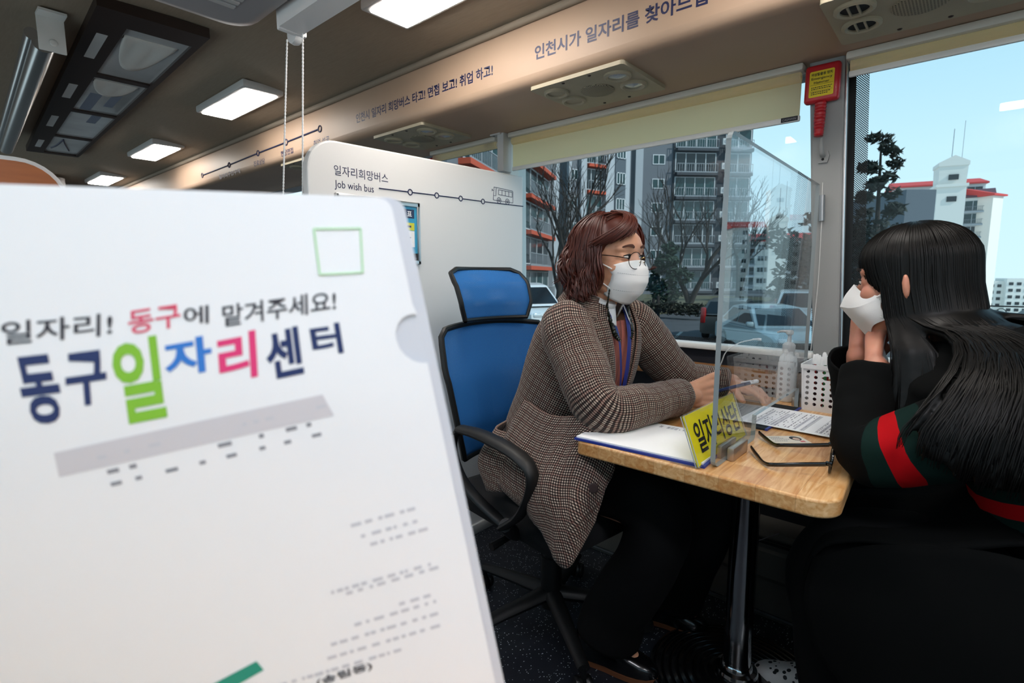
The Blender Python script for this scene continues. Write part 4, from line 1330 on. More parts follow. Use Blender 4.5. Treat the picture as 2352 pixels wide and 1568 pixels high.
# ------------------------------------------------------------------ table
def wood_mat():
    m = P('table_wood', '#c99a63', 0.33, spec=0.5, coat=0.15)
    n, L = m.node_tree.nodes, m.node_tree.links
    t = n.new('ShaderNodeTexCoord')
    sp = n.new('ShaderNodeSeparateXYZ'); cb = n.new('ShaderNodeCombineXYZ')
    L.new(t.outputs['Object'], sp.inputs[0]); L.new(sp.outputs['Y'], cb.inputs['X']); L.new(sp.outputs['X'], cb.inputs['Y'])
    bk = n.new('ShaderNodeTexBrick')
    bk.inputs['Scale'].default_value = 1.0; bk.inputs['Brick Width'].default_value = 0.33; bk.inputs['Row Height'].default_value = 0.068
    bk.inputs['Mortar Size'].default_value = 0.0004; bk.inputs['Mortar Smooth'].default_value = 1.0
    bk.inputs['Color1'].default_value = lin('#ecc793'); bk.inputs['Color2'].default_value = lin('#d3a26a'); bk.inputs['Mortar'].default_value = lin('#8d5f34')
    L.new(cb.outputs[0], bk.inputs['Vector'])
    mp = n.new('ShaderNodeMapping'); mp.inputs['Scale'].default_value = (26, 2.6, 26)
    nz = n.new('ShaderNodeTexNoise'); nz.inputs['Scale'].default_value = 3; nz.inputs['Detail'].default_value = 6; nz.inputs['Distortion'].default_value = 1.2
    L.new(t.outputs['Object'], mp.inputs[0]); L.new(mp.outputs[0], nz.inputs['Vector'])
    r = n.new('ShaderNodeValToRGB'); r.color_ramp.elements[0].position = 0.35; r.color_ramp.elements[1].position = 0.68
    r.color_ramp.elements[0].color = lin('#dfc09a'); r.color_ramp.elements[1].color = lin('#ffffff')
    L.new(nz.outputs[0], r.inputs[0])
    mx = n.new('ShaderNodeMix'); mx.data_type = 'RGBA'; mx.blend_type = 'MULTIPLY'; mx.inputs[0].default_value = 1.0
    L.new(bk.outputs[0], mx.inputs[6]); L.new(r.outputs[0], mx.inputs[7])
    L.new(mx.outputs[2], n['Principled BSDF'].inputs['Base Color'])
wood_mat()
TZ = 0.745
tb = thing('table', (-0.41, 1.417, 0), 'wooden pedestal table with rounded corners between the two seated people', 'table')
pol = []
for cx, cy, a in ((-0.185, 1.785, 0), (-0.635, 1.785, 90), (-0.66, 1.02, 180), (-0.19, 1.045, 270)):
    r = 0.005 if cy > 1.5 else (0.02 if a == 180 else 0.048)
    for i in range(9):
        q = math.radians(a + 90 * i / 8)
        pol.append((cx + r * math.cos(q), cy + r * math.sin(q)))
mb = MB(); mb.prism(pol, (0, 0, TZ - 0.034), (1, 0, 0), (0, 1, 0), 0.034)
o = mb.build('tabletop', 'table_wood', tb, ang=30)
bv = o.modifiers.new('b', 'BEVEL'); bv.width = 0.007; bv.segments = 3; bv.limit_method = 'ANGLE'; bv.angle_limit = math.radians(50)
P('pole_chrome', '#c2c5c9', 0.14, 1.0)
P('base_black', '#0a0a0b', 0.22, coat=0.3)
mb = MB(); mb.cyl((-0.41, 1.417, 0.03), (-0.41, 1.417, 0.712), 0.036, n=32); mb.build('pole', 'pole_chrome', tb)
mb = MB(); mb.lathe([(0, 0.03), (0.042, 0.03), (0.051, 0.034), (0.056, 0.042), (0.053, 0.05), (0.042, 0.054), (0.040, 0.062), (0.037, 0.066), (0, 0.066)], (-0.41, 1.417, 0)); mb.build('collar', 'chrome', tb)
prof = [(0, 0.0), (0.235, 0.0), (0.235, 0.01)]
for i in range(9):
    r = 0.232 - i * 0.02
    prof += [(r, 0.014 + i * 0.0018), (r - 0.008, 0.0175 + i * 0.0018), (r - 0.013, 0.0135 + i * 0.0018)]
prof += [(0.05, 0.036), (0, 0.036)]
mb = MB(); mb.lathe(prof, (-0.41, 1.417, 0), n=48); mb.build('base', 'base_black', tb, ang=60)
mb = MB(); mb.bb((-0.50, 1.33, 0.695), (-0.32, 1.50, 0.712), bev=0.003); mb.build('mount_plate', 'black_matte', tb)
wi = thing('cable', (-0.52, 1.5, 0.4), 'thin grey cable hanging under the table beside the chrome pole', 'cable')
mb = MB(); mb.tube(bez([(-0.50, 1.48, 0.711), (-0.52, 1.5, 0.55), (-0.527, 1.5, 0.43), (-0.50, 1.51, 0.37), (-0.45, 1.56, 0.34), (-0.40, 1.74, 0.32)], 8), 0.0016, 6); mb.build('wire', 'grey_ink', wi)

# clear partition screen on the table
P('acrylic_edge', '#8f989a', 0.12, spec=0.6)
sc = thing('acrylic_screen', (-0.366, 1.4, TZ), 'clear acrylic screen standing across the wooden table between the two people', 'screen')
pol = [(1.052, TZ + 0.001), (1.265, TZ + 0.001)]
for i in range(5):
    q = -PI / 2 + PI / 2 * i / 4
    pol.append((1.275 + 0.012 * math.cos(q), TZ + 0.013 + 0.012 * math.sin(q)))
pol += [(1.29, 0.803), (1.69, 0.803), (1.69, TZ + 0.001), (1.772, TZ + 0.001), (1.772, 1.395)]
for i in range(6):
    q = PI / 2 + PI / 2 * i / 5
    pol.append((1.052 + 0.022 * math.cos(q), 1.379 + 0.022 * math.sin(q)))
for i in range(6):
    q = PI + PI / 2 * i / 5
    pol.append((1.048 + 0.018 * math.cos(q), TZ + 0.019 + 0.018 * math.sin(q)))
mb = MB(); mb.prism(pol, (-0.371, 0, 0), (0, 1, 0), (0, 0, 1), 0.010, 0, 1)
mb.build('clear_panel', ['acrylic', 'acrylic_edge'], sc, smooth=False)
P('clip_satin', '#b3a597', 0.3, 0.75)
for ya, yb in ((1.095, 1.187), (1.70, 1.76)):
    mb = MB(); mb.bb((-0.3605, ya, TZ), (-0.3465, yb, TZ + 0.028), bev=0.0025); mb.bb((-0.3815, ya, TZ), (-0.3715, yb, TZ + 0.028), bev=0.0025)
    mb.build('clip', 'clip_satin', sc)

# yellow desk sign in its clear holder
P('sign_yellow', '#fff01e', 0.4)
P('clear_edge', '#c3c8c4', 0.15)
sg = thing('desk_sign', (-0.40, 1.15, TZ), 'yellow desk sign with black lettering in a clear holder, leaning beside the acrylic screen', 'sign')
b0 = V((-0.384, 1.004, TZ + 0.004)); sy = V((0, 1, 0)); su = V((-0.036, 0, 0.098)).normalized()
sn = sy.cross(su)
mb = MB(); mb.prism([(0, 0), (0.293, 0), (0.293, 0.106), (0, 0.106)], b0, sy, su, 0.0022, 0, 1)
mb.build('front_plate', ['lens_glass', 'clear_edge'], sg, smooth=False)
mb = MB(); mb.prism([(0, 0), (0.293, 0), (0.293, 0.106), (0, 0.106)], b0 - sn * 0.0065, sy, su, 0.002, 0, 1); mb.build('back_plate', ['acrylic', 'clear_edge'], sg, smooth=False)
mb = MB(); mb.bb((-0.445, 1.004, TZ + 0.0005), (-0.384, 1.297, TZ + 0.0035)); mb.build('foot_plate', 'acrylic', sg, smooth=False)
mb = MB(); mb.prism([(0.003, 0.001), (0.290, 0.001), (0.290, 0.104), (0.003, 0.104)], b0 - sn * 0.0038, sy, su, 0.0032)
cd = mb.build('card', 'sign_yellow', sg, smooth=False)
text('lettering', '일자리상담', 'black_ink', cd, b0 - sn * 0.0002 + sy * 0.028 + su * 0.020, sy, su, w=0.25, h=0.066, bold=0.018, lift=0.0004)

# paper stack and folders
def flat_sheet(name, c, ang, w, d, z, th, mat, parent=None, **k):
    ex = V((math.cos(ang), math.sin(ang), 0)); ey = V((-math.sin(ang), math.cos(ang), 0))
    mb = MB(); mb.prism([(-w / 2, -d / 2), (w / 2, -d / 2), (w / 2, d / 2), (-w / 2, d / 2)], (c[0], c[1], z), ex, ey, th)
    return mb.build(name, mat, parent, smooth=False, **k)
def print_form(name, parent, c, ang, w, d, z, mat='grey_ink', seed=1, rows=22):
    """Small printed table: rules, shaded header cells and short dashes of text."""
    rnd = random.Random(seed)
    ex = V((math.cos(ang), math.sin(ang), 0)); ey = V((-math.sin(ang), math.cos(ang), 0))
    O = V((c[0], c[1], z))
    mb = MB()
    def bar(x, y, a, b, m=0):
        mb.prism([(x, y), (x + a, y), (x + a, y + b), (x, y + b)], O, ex, ey, 0.0002, m)
    x = -w / 2
    while x < w / 2 - 0.004:
        step = w / rows
        kind = rnd.random()
        if kind < 0.28:
            bar(x, -d / 2, step * 0.8, d * rnd.uniform(0.8, 1.0), 1)
        y = -d / 2 + 0.004
        while y < d / 2 - 0.01:
            l = rnd.uniform(0.004, 0.016)
            if rnd.random() < 0.62:
                bar(x + step * 0.3, y, step * 0.28, l, 0)
            y += l + rnd.uniform(0.004, 0.012)
        x += step
    for xx in (-w / 2, -w / 6, w / 5, w / 2):
        bar(xx, -d / 2, 0.0008, d, 0)
    return mb.build(name, [mat, 'pale_grey_ink'], parent, smooth=False, fix=False)
pa = math.radians(3.0)
fd = flat_sheet('folder', (-0.535, 1.122), pa, 0.305, 0.228, TZ + 0.0005, 0.005, 'blue_vinyl', None, label='blue folder lying under the blank white papers on the near left of the table', category='folder')
ps_ = flat_sheet('paper_stack', (-0.537, 1.124), math.radians(3.6), 0.296, 0.222, TZ + 0.006, 0.0035, 'paper', None, label='stack of white paper on a blue folder at the left end of the table', category='paper')
print_form('printed_lines', ps_, (-0.50, 1.215), math.radians(3.6), 0.13, 0.02, TZ + 0.0096, seed=4, rows=14)
bf = flat_sheet('folder', (-0.462, 1.53), math.radians(-2), 0.21, 0.30, TZ + 0.0005, 0.004, 'black_matte', None, label='black folder with a blue edge under the printed form near the pen basket', category='folder')
flat_sheet('edge_binding', (-0.356, 1.526), math.radians(-2), 0.006, 0.30, TZ + 0.0005, 0.0048, 'blue_vinyl', bf)
fm = flat_sheet('form_sheet', (-0.292, 1.508), math.radians(-3), 0.297, 0.21, TZ + 0.006, 0.0006, 'paper', None, label='printed form sheet with grey tables lying in front of the black-haired person', category='paper')
print_form('printed_table', fm, (-0.345, 1.508), math.radians(-3), 0.125, 0.18, TZ + 0.0068, seed=2, rows=16)
print_form('printed_table', fm, (-0.205, 1.505), math.radians(-3), 0.105, 0.18, TZ + 0.0068, seed=9, rows=13)

# identity card
P('card_cream', '#ded8c9', 0.35)
P('card_green', '#b9c7b4', 0.4)
P('stamp_red', '#c8545a', 0.5)
ca = math.radians(42)
ic = flat_sheet('identity_card', (-0.302, 1.334), ca, 0.086, 0.054, TZ + 0.0004, 0.0009, 'card_cream', None, label='small cream identity card lying on the table behind the black eyeglasses', category='card')
ex = V((math.cos(ca), math.sin(ca), 0)); ey = V((-math.sin(ca), math.cos(ca), 0)); co = V((-0.302, 1.334, TZ + 0.0014))
mb = MB()
for k, (y, n_) in enumerate(((0.014, 5), (0.006, 6), (-0.002, 8), (-0.014, 6))):
    for j in range(n_):
        mb.prism([(0, 0), (0.0036, 0), (0.0036, 0.0032), (0, 0.0032)], co + ex * (-0.036 + j * 0.0052) + ey * y, ex, ey, 0.0002)
mb.build('small_print', 'grey_ink', ic, smooth=False)
mb = MB(); mb.prism([(0.013 * math.cos(t), 0.015 * math.sin(t)) for t in [2 * PI * k / 20 for k in range(20)]], co + ex * 0.022 + ey * 0.006, ex, ey, 0.0002); mb.build('portrait_hair', 'black_ink', ic, smooth=False)
P('portrait_tone', '#d5b9a4', 0.5)
mb = MB(); mb.prism([(0.0075 * math.cos(t), 0.009 * math.sin(t)) for t in [2 * PI * k / 20 for k in range(20)]], co + ex * 0.022 + ey * 0.002 + V((0, 0, 0.0002)), ex, ey, 0.0002); mb.build('portrait_face', 'portrait_tone', ic, smooth=False)
mb = MB(); mb.prism([(0, 0), (0.011, 0), (0.011, 0.009), (0, 0.009)], co + ex * 0.022 - ey * 0.021, ex, ey, 0.0002); mb.build('stamp', 'stamp_red', ic, smooth=False)

# black spectacles lying open on the table
P('frame_gloss', '#0b0b0c', 0.2, coat=0.4)
sp_ = thing('eyeglasses', (-0.19, 1.2, TZ), 'black framed eyeglasses lying open on the table near the wooden corner', 'eyeglasses')
ca_, cb_ = V((-0.180, 1.131, TZ + 0.004)), V((-0.199, 1.262, TZ + 0.006))
fx = (cb_ - ca_).normalized(); fz = V((0.12, 0, 1)).normalized()
W_ = (cb_ - ca_).length
frm = sp_
mbf = MB(); mbl = []
for k in (0.24, 0.76):
    c = ca_ + fx * (W_ * k) + fz * 0.0195
    pts = [c + fx * (x * 1.0) + fz * y for x, y in rrect(-0.0275, -0.0185, 0.0275, 0.0185, 0.011, 5)]
    mbf.tube(pts + [pts[0]], 0.0026, 8, cap=False)
    ml = MB(); ml.prism([(x, y) for x, y in rrect(-0.0262, -0.0172, 0.0262, 0.0172, 0.0105, 5)], c - fx.cross(fz) * 0.0008, fx, fz, 0.0016); mbl.append(ml)
mbf.tube(bez([ca_ + fx * (W_ * 0.445) + fz * 0.024, ca_ + fx * (W_ * 0.5) + fz * 0.028, ca_ + fx * (W_ * 0.555) + fz * 0.024], 5), 0.003, 8)
for k in (-0.006, 1.0):
    mbf.box(ca_ + fx * (W_ * k + 0.003) + fz * 0.022 + V((-0.004, 0, 0)), (0.012, 0.006, 0.009), bev=0.002)
mbf.build('front_frame', 'frame_gloss', sp_)
for ml in mbl:
    ml.build('lens', 'lens_glass', sp_, smooth=False)
for pts in ([(-0.186, 1.129, TZ + 0.0255), (-0.225, 1.120, TZ + 0.018), (-0.272, 1.105, TZ + 0.010), (-0.292, 1.115, TZ + 0.006), (-0.316, 1.148, TZ + 0.008), (-0.337, 1.180, TZ + 0.012)],
            [(-0.205, 1.264, TZ + 0.0265), (-0.245, 1.258, TZ + 0.018), (-0.292, 1.247, TZ + 0.011), (-0.310, 1.256, TZ + 0.006), (-0.335, 1.282, TZ + 0.008), (-0.358, 1.308, TZ + 0.012)]):
    mb = MB(); mb.tube(bez(pts, 6), [0.0028, 0.0028, 0.0026, 0.003, 0.004, 0.0035], 8, flat=(1.6, 0.75), up=(0, 0, 1)); mb.build('temple', 'frame_gloss', sp_)

# ------------------------------------------------------------------ pen baskets
P('basket_white', '#e9e9ea', 0.35)
def hole_plate(mb, O, ex, ey, W, H, nx, ny, r, th, slot=None, taper=0.0):
    """Plate with a grid of round holes; slot=(i0,i1,j) merges cells into one oblong hand hole."""
    O, ex, ey = V(O), V(ex), V(ey)
    nn = ex.cross(ey).normalized()
    cw, ch = W / nx, H / ny
    def cell(x0, y0, x1, y1, hole):
        n = len(hole)
        cx, cy = (x0 + x1) / 2, (y0 + y1) / 2
        out = []
        for hx, hy in hole:
            dx, dy = hx, hy
            k = min(((x1 - x0) / 2) / abs(dx) if abs(dx) > 1e-9 else 9e9, ((y1 - y0) / 2) / abs(dy) if abs(dy) > 1e-9 else 9e9)
            out.append((dx * k, dy * k))
        def T(p):
            y = cy + p[1]
            x = cx + p[0]
            s = 1 + taper * (y / H - 1)
            return O + ex * (W / 2 + (x - W / 2) * s) + ey * y
        a = [T(p) for p in out]; b = [T(p) for p in hole]
        a2 = [p + nn * th for p in a]; b2 = [p + nn * th for p in b]
        fs = []
        for i in range(n):
            j = (i + 1) % n
            fs += [(i, n + i, n + j, j), (2 * n + i, 2 * n + j, 3 * n + j, 3 * n + i), (n + i, 3 * n + i, 3 * n + j, n + j)]
        mb.add(a + b + a2 + b2, fs)
    N = 16
    # angles include the cell corners so the outline stays square
    def circ(w, h):
        A = sorted(set([2 * PI * k / N for k in range(N)] + [math.atan2(sy * h, sx * w) % (2 * PI) for sx in (-1, 1) for sy in (-1, 1)]))
        return [(r * math.cos(t), r * math.sin(t)) for t in A]
    for j in range(ny):
        i = 0
        while i < nx:
            if slot and j == slot[2] and i == slot[0]:
                w = cw * (slot[1] - slot[0] + 1)
                hw, hh = w / 2 - 0.004, ch * 0.40
                A = sorted(set([2 * PI * k / 28 for k in range(28)] + [math.atan2(sy * ch, sx * w) % (2 * PI) for sx in (-1, 1) for sy in (-1, 1)]))
                hole = []
                for t in A:
                    c_, s_ = math.cos(t), math.sin(t)
                    k = 1 / ((abs(c_) / hw) ** 4 + (abs(s_) / hh) ** 4) ** 0.25
                    hole.append((c_ * k, s_ * k))
                cell(i * cw, j * ch, i * cw + w, (j + 1) * ch, hole)
                i = slot[1] + 1
                continue
            cell(i * cw, j * ch, (i + 1) * cw, (j + 1) * ch, circ(cw, ch))
            i += 1
def basket(cx, cy, ang, W, D, H, label):
    t = thing('pen_basket', (cx, cy, TZ), label, 'basket')
    R = rot_z(ang)
    C_ = V((cx, cy, TZ))
    tp = 0.06
    mb = MB()
    lean = 0.006
    hw, hd = W / 2, D / 2
    for s, (o, ex, w, nx) in enumerate((((-hw, -hd), (1, 0), W, 8), ((hw, -hd), (0, 1), D, 6), ((hw, hd), (-1, 0), W, 8), ((-hw, hd), (0, -1), D, 6))):
        e = R @ V((ex[0], ex[1], 0))
        out = R @ V((ex[1], -ex[0], 0))
        up = (V((0, 0, 1)) + out * 0.05).normalized()
        o3 = C_ + R @ V((o[0], o[1], 0.012))
        hole_plate(mb, o3, e, up, w, H - 0.024, nx, 7, 0.0047, 0.0016, slot=((2, 5, 5) if s in (0, 2) else (1, 4, 5)), taper=-0.08 if False else 0.0)
        # solid foot and rim bands
        mb.prism([(0, -0.0125), (w, -0.0125), (w, 0), (0, 0)], o3, e, up, 0.0016)
        mb.prism([(-0.004, H - 0.024), (w + 0.004, H - 0.024), (w + 0.004, H - 0.012), (-0.004, H - 0.012)], o3 - up.cross(e) * 0, e, up, 0.0045)
    for sx in (-1, 1):
        for sy in (-1, 1):
            mb.tube([C_ + R @ V((sx * (hw - 0.0015), sy * (hd - 0.0015), 0.0)), C_ + R @ V((sx * (hw + 0.004), sy * (hd + 0.004), H - 0.012))], 0.0045, 10)
    mb.box(C_ + V((0, 0, 0.0015)), (W, D, 0.003), R=R)
    mb.build('body', 'basket_white', t, ang=30)
    o3 = C_ + R @ V((-0.006, -hd - 0.0105, H - 0.0118))
    mb = MB(); mb.prism([(0, 0), (0.018, 0), (0.018, 0.007), (0, 0.007)], C_ + R @ V((-0.012, -hd - 0.0105, H - 0.0085)), R @ V((1, 0, 0)), (0, 0, 1), 0.0006)
    mb.build('name_label', 'paper', t, smooth=False)
    return t
basket(-0.266, 1.738, 0.0, 0.160, 0.125, 0.135, 'white perforated pen basket right of the acrylic screen by the person in black')
P('pen_white', '#f0f0f0', 0.3)
for nm, c in (('pen_red', '#8c1b1b'), ('pen_dark', '#3b1214'), ('pen_green', '#2e6a3a'), ('pen_smoke', '#5a5450'), ('pen_cyan', '#27a5c4'), ('pen_navy', '#232a55')):
    P(nm, c, 0.25, coat=0.3)
def pen(base, tip, label, barrel, cap='pen_white', group='pens standing in the white baskets', r=0.0052):
    base, tip = V(base), V(tip)
    t = thing('pen', base, label, 'pen', group)
    d = (tip - base)
    mb = MB(); mb.tube([base, base + d * 0.82], r * 0.92, 10); mb.build('barrel', barrel, t)
    mb = MB(); mb.tube([base + d * 0.80, base + d * 0.97, base + d], [r, r, r * 0.6], 10)
    a = frame(d)[1]
    mb.tube([base + d * 0.97 + a * r * 0.9, base + d * 0.62 + a * r * 1.5], r * 0.32, 6)
    mb.build('cap', cap, t)
    return t
rnd = random.Random(5)
lab_r = 'white-capped pen standing in the basket right of the acrylic screen'
bars = ['pen_red', 'pen_dark', 'pen_red', 'pen_green', 'pen_dark', 'pen_red', 'pen_dark', 'pen_navy', 'pen_dark', 'pen_red', 'pen_white', 'pen_dark']
for k, b in enumerate(bars):
    x = -0.336 + 0.013 * (k % 6) + rnd.uniform(-0.003, 0.003)
    y = 1.715 + 0.02 * (k // 6) + rnd.uniform(-0.004, 0.004)
    pen((x, y, TZ + 0.008), (x + rnd.uniform(-0.012, 0.014), y + rnd.uniform(-0.02, 0.01), TZ + 0.150 + rnd.uniform(-0.008, 0.016)), lab_r, b, group='pens in the right-hand white basket')
# hand sanitiser bottle
P('bottle_plastic', '#dfe3e4', 0.25, spec=0.5)
sb = thing('pump_bottle', (-0.412, 1.762, TZ), 'white hand sanitiser bottle with a pump beside the pen basket', 'bottle')
mb = MB(); mb.lathe([(0, 0), (0.024, 0), (0.027, 0.004), (0.027, 0.115), (0.024, 0.135), (0.014, 0.15), (0.013, 0.155), (0, 0.155)], (-0.412, 1.762, TZ + 0.0005)); mb.build('bottle', 'bottle_plastic', sb)
mb = MB(); mb.lathe([(0, 0.152), (0.017, 0.152), (0.018, 0.158), (0.018, 0.176), (0.012, 0.182), (0.006, 0.184), (0.0055, 0.205), (0.010, 0.208), (0.011, 0.216), (0.008, 0.221), (0, 0.221)], (-0.412, 1.762, TZ))
mb.tube(bez([(-0.412, 1.762, TZ + 0.215), (-0.432, 1.76, TZ + 0.2165), (-0.447, 1.758, TZ + 0.212)], 4), [0.0055, 0.004, 0.003], 10); mb.build('pump', 'white_plastic', sb)
cc = thing('charging_cable', (-0.6, 1.79, 0.823), 'white charging cable arching up with its plug in front of the window sill', 'cable')
mb = MB(); mb.tube(bez([(-0.64, 1.78, 0.79), (-0.619, 1.775, 0.838), (-0.604, 1.775, 0.879), (-0.566, 1.78, 0.911), (-0.522, 1.785, 0.926)], 8), 0.002, 8); mb.build('lead', 'white_plastic', cc)
mb = MB(); mb.tube([(-0.526, 1.785, 0.926), (-0.512, 1.787, 0.927), (-0.511, 1.787, 0.927), (-0.500, 1.788, 0.9265)], [0.0028, 0.0035, 0.0048, 0.0048], 10); mb.build('plug', 'white_plastic', cc)

# ------------------------------------------------------------------ office chair
def mesh_fabric():
    m = bpy.data.materials.new('mesh_fabric')
    MATS['mesh_fabric'] = m
    m.use_nodes = True
    n, L = m.node_tree.nodes, m.node_tree.links
    b = n['Principled BSDF']
    b.inputs['Roughness'].default_value = 0.6
    b.inputs['Specular IOR Level'].default_value = 0.3
    uv = n.new('ShaderNodeUVMap')
    sp = n.new('ShaderNodeSeparateXYZ'); L.new(uv.outputs[0], sp.inputs[0])
    def sn(out, per):
        k = n.new('ShaderNodeMath'); k.operation = 'MULTIPLY'; k.inputs[1].default_value = 2 * PI / per; L.new(out, k.inputs[0])
        s = n.new('ShaderNodeMath'); s.operation = 'SINE'; L.new(k.outputs[0], s.inputs[0]); return s
    a, c = sn(sp.outputs[0], 0.0042), sn(sp.outputs[1], 0.0042)
    mn = n.new('ShaderNodeMath'); mn.operation = 'MULTIPLY'; L.new(a.outputs[0], mn.inputs[0]); L.new(c.outputs[0], mn.inputs[1])
    r = n.new('ShaderNodeValToRGB'); r.color_ramp.elements[0].position = 0.0; r.color_ramp.elements[1].position = 0.6
    r.color_ramp.elements[0].color = lin('#2f74b8'); r.color_ramp.elements[1].color = lin('#1a4f8c')
    L.new(mn.outputs[0], r.inputs[0]); L.new(r.outputs[0], b.inputs['Base Color'])
    tr = n.new('ShaderNodeBsdfTransparent'); mx = n.new('ShaderNodeMixShader')
    gt = n.new('ShaderNodeMath'); gt.operation = 'GREATER_THAN'; gt.inputs[1].default_value = 0.5; L.new(mn.outputs[0], gt.inputs[0])
    h = n.new('ShaderNodeMath'); h.operation = 'MULTIPLY'; h.inputs[1].default_value = 0.55; L.new(gt.outputs[0], h.inputs[0])
    L.new(h.outputs[0], mx.inputs[0]); L.new(b.outputs[0], mx.inputs[1]); L.new(tr.outputs[0], mx.inputs[2]); L.new(mx.outputs[0], n['Material Output'].inputs[0])
mesh_fabric()
P('seat_black', '#0c0c0e', 0.9)
P('chair_black', '#08090a', 0.5)
CH = V((-0.95, 1.275, 0)); CR = rot_z(math.radians(-8))
def ch(x, y, z):
    return CH + CR @ V((x, y, z))
oc = thing('office_chair', CH, 'blue mesh office chair with headrest and black arms, under the woman in the checked jacket', 'office chair')
# headrest
def hx(v):  # side profile of the headrest, v from bottom 0 to top 1
    return lerp3(((0, -0.272), (0.35, -0.268), (0.7, -0.290), (1, -0.345)), v)
def lerp3(t, v):
    for (a, b), (c, d) in zip(t, t[1:]):
        if v <= c:
            f = (v - a) / (c - a)
            return b + (d - b) * f
    return t[-1][1]
def hr_pt(u, v, dx=0):
    w = lerp3(((0, 0.135), (0.3, 0.152), (0.75, 0.158), (0.92, 0.15), (1, 0.118)), v)
    z = 0.985 + 0.168 * v
    return ch(hx(v) - 0.03 * (1 - u * u) + dx, u * w, z)
G = [[hr_pt(-1 + 2 * j / 16, i / 12) for j in range(17)] for i in range(13)]
mb = MB(); mb.sheet(G, 0.008); mb.build('headrest', 'mesh_fabric', oc, ang=180)
loop = [G[0][j] for j in range(17)] + [G[i][16] for i in range(1, 13)] + [G[12][j] for j in range(15, -1, -1)] + [G[i][0] for i in range(11, -1, -1)]
mb = MB(); mb.tube(loop, 0.0085, 8, cap=False, flat=(1, 1)); mb.build('headrest_frame', 'chair_black', oc)
mb = MB(); mb.tube(bez([ch(-0.315, 0, 1.02), ch(-0.345, 0, 0.98), ch(-0.35, 0, 0.92)], 5), 0.018, 10, flat=(1.3, 0.7)); mb.build('headrest_post', 'chair_black', oc)
def bk_pt(u, v):
    w = lerp3(((0, 0.17), (0.25, 0.205), (0.7, 0.232), (0.94, 0.226), (1, 0.205)), v)
    z = 0.535 + 0.425 * v
    x = lerp3(((0, -0.235), (0.25, -0.215), (0.6, -0.235), (1, -0.285)), v)
    return ch(x - 0.045 * (1 - u * u), u * w, z + 0.012 * (1 - u * u) * v)
G = [[bk_pt(-1 + 2 * j / 18, i / 18) for j in range(19)] for i in range(19)]
mb = MB(); mb.sheet(G, 0.007); mb.build('backrest', 'mesh_fabric', oc, ang=180)
loop = [G[0][j] for j in range(19)] + [G[i][18] for i in range(1, 19)] + [G[18][j] for j in range(17, -1, -1)] + [G[i][0] for i in range(17, -1, -1)]
mb = MB(); mb.tube(loop, 0.010, 8, cap=False)
mb.tube(bez([ch(-0.352, 0, 0.94), ch(-0.35, 0, 0.75), ch(-0.31, 0, 0.55), ch(-0.2, 0, 0.42), ch(-0.05, 0, 0.405)], 6), 0.022, 10, flat=(1.6, 0.7)); mb.build('back_frame', 'chair_black', oc)
mb = MB()
rings = []
for z, k in ((0.415, 0.02), (0.42, 0.005), (0.45, 0.0), (0.475, 0.008), (0.482, 0.04)):
    rings.append([ch(px, py, z - 0.02 * max(0, (px - 0.15) / 0.1)) for px, py in rrect(-0.23 + k, -0.24 + k, 0.25 - k, 0.24 - k, 0.07)])
mb.loft(rings); mb.build('seat', 'seat_black', oc, ang=70)
for s in (-1, 1):
    y = s * 0.285
    pts = [(-0.09, 0.692), (0.0, 0.697), (0.10, 0.690), (0.175, 0.675), (0.212, 0.645), (0.205, 0.59), (0.165, 0.52), (0.10, 0.465)]
    mb = MB(); mb.tube(bez([ch(x, y, z) for x, z in pts], 6), [0.024, 0.027, 0.027, 0.025, 0.021, 0.02, 0.02, 0.02], 12, flat=(1.0, 0.5), up=(0, 1, 0))
    mb.tube(bez([ch(-0.085, y, 0.69), ch(-0.13, y, 0.655), ch(-0.135, y * 0.99, 0.60), ch(-0.09, y * 0.97, 0.53), ch(0.0, y * 0.9, 0.47), ch(0.09, y * 0.8, 0.425)], 6), [0.02, 0.019, 0.018, 0.018, 0.018, 0.02], 12, flat=(1.0, 0.55), up=(0, 1, 0))
    mb.tube(bez([ch(0.11, y, 0.475), ch(0.09, y * 0.8, 0.425), ch(0.05, y * 0.4, 0.405)], 4), 0.02, 10)
    mb.build('armrest', 'chair_black', oc)
mb = MB(); mb.box(ch(0, 0, 0.395), (0.26, 0.2, 0.05), R=CR, bev=0.012); mb.cyl(ch(0, 0, 0.12), ch(0, 0, 0.38), 0.026); mb.cyl(ch(0, 0, 0.07), ch(0, 0, 0.24), 0.034); mb.build('gas_lift', 'chair_black', oc)
mb = MB(); mb.tube([ch(0.02, -0.1, 0.39), ch(0.03, -0.27, 0.375)], [0.007, 0.012], 8); mb.build('height_lever', 'chair_black', oc)
for k in range(5):
    a = math.radians(180 + 72 * k)
    d = V((math.cos(a), math.sin(a), 0)); s_ = V((-math.sin(a), math.cos(a), 0))
    mb = MB(); mb.tube([CH + d * 0.02 + V((0, 0, 0.115)), CH + d * 0.17 + V((0, 0, 0.10)), CH + d * 0.305 + V((0, 0, 0.082))], [0.03, 0.024, 0.018], 10, flat=(1, 0.75)); sp = mb.build('base_spoke', 'chair_black', oc)
    mb = MB()
    for q in (-1, 1):
        c = CH + d * 0.30 + s_ * (0.014 * q) + V((0, 0, 0.028))
        mb.lathe([(0, -0.009), (0.024, -0.009), (0.027, -0.004), (0.027, 0.004), (0.024, 0.009), (0, 0.009)], c, s_, 20)
    mb.tube([CH + d * 0.30 + V((0, 0, 0.03)), CH + d * 0.30 + V((0, 0, 0.085))], 0.009, 8)
    mb.build('caster', 'black_plastic', sp)

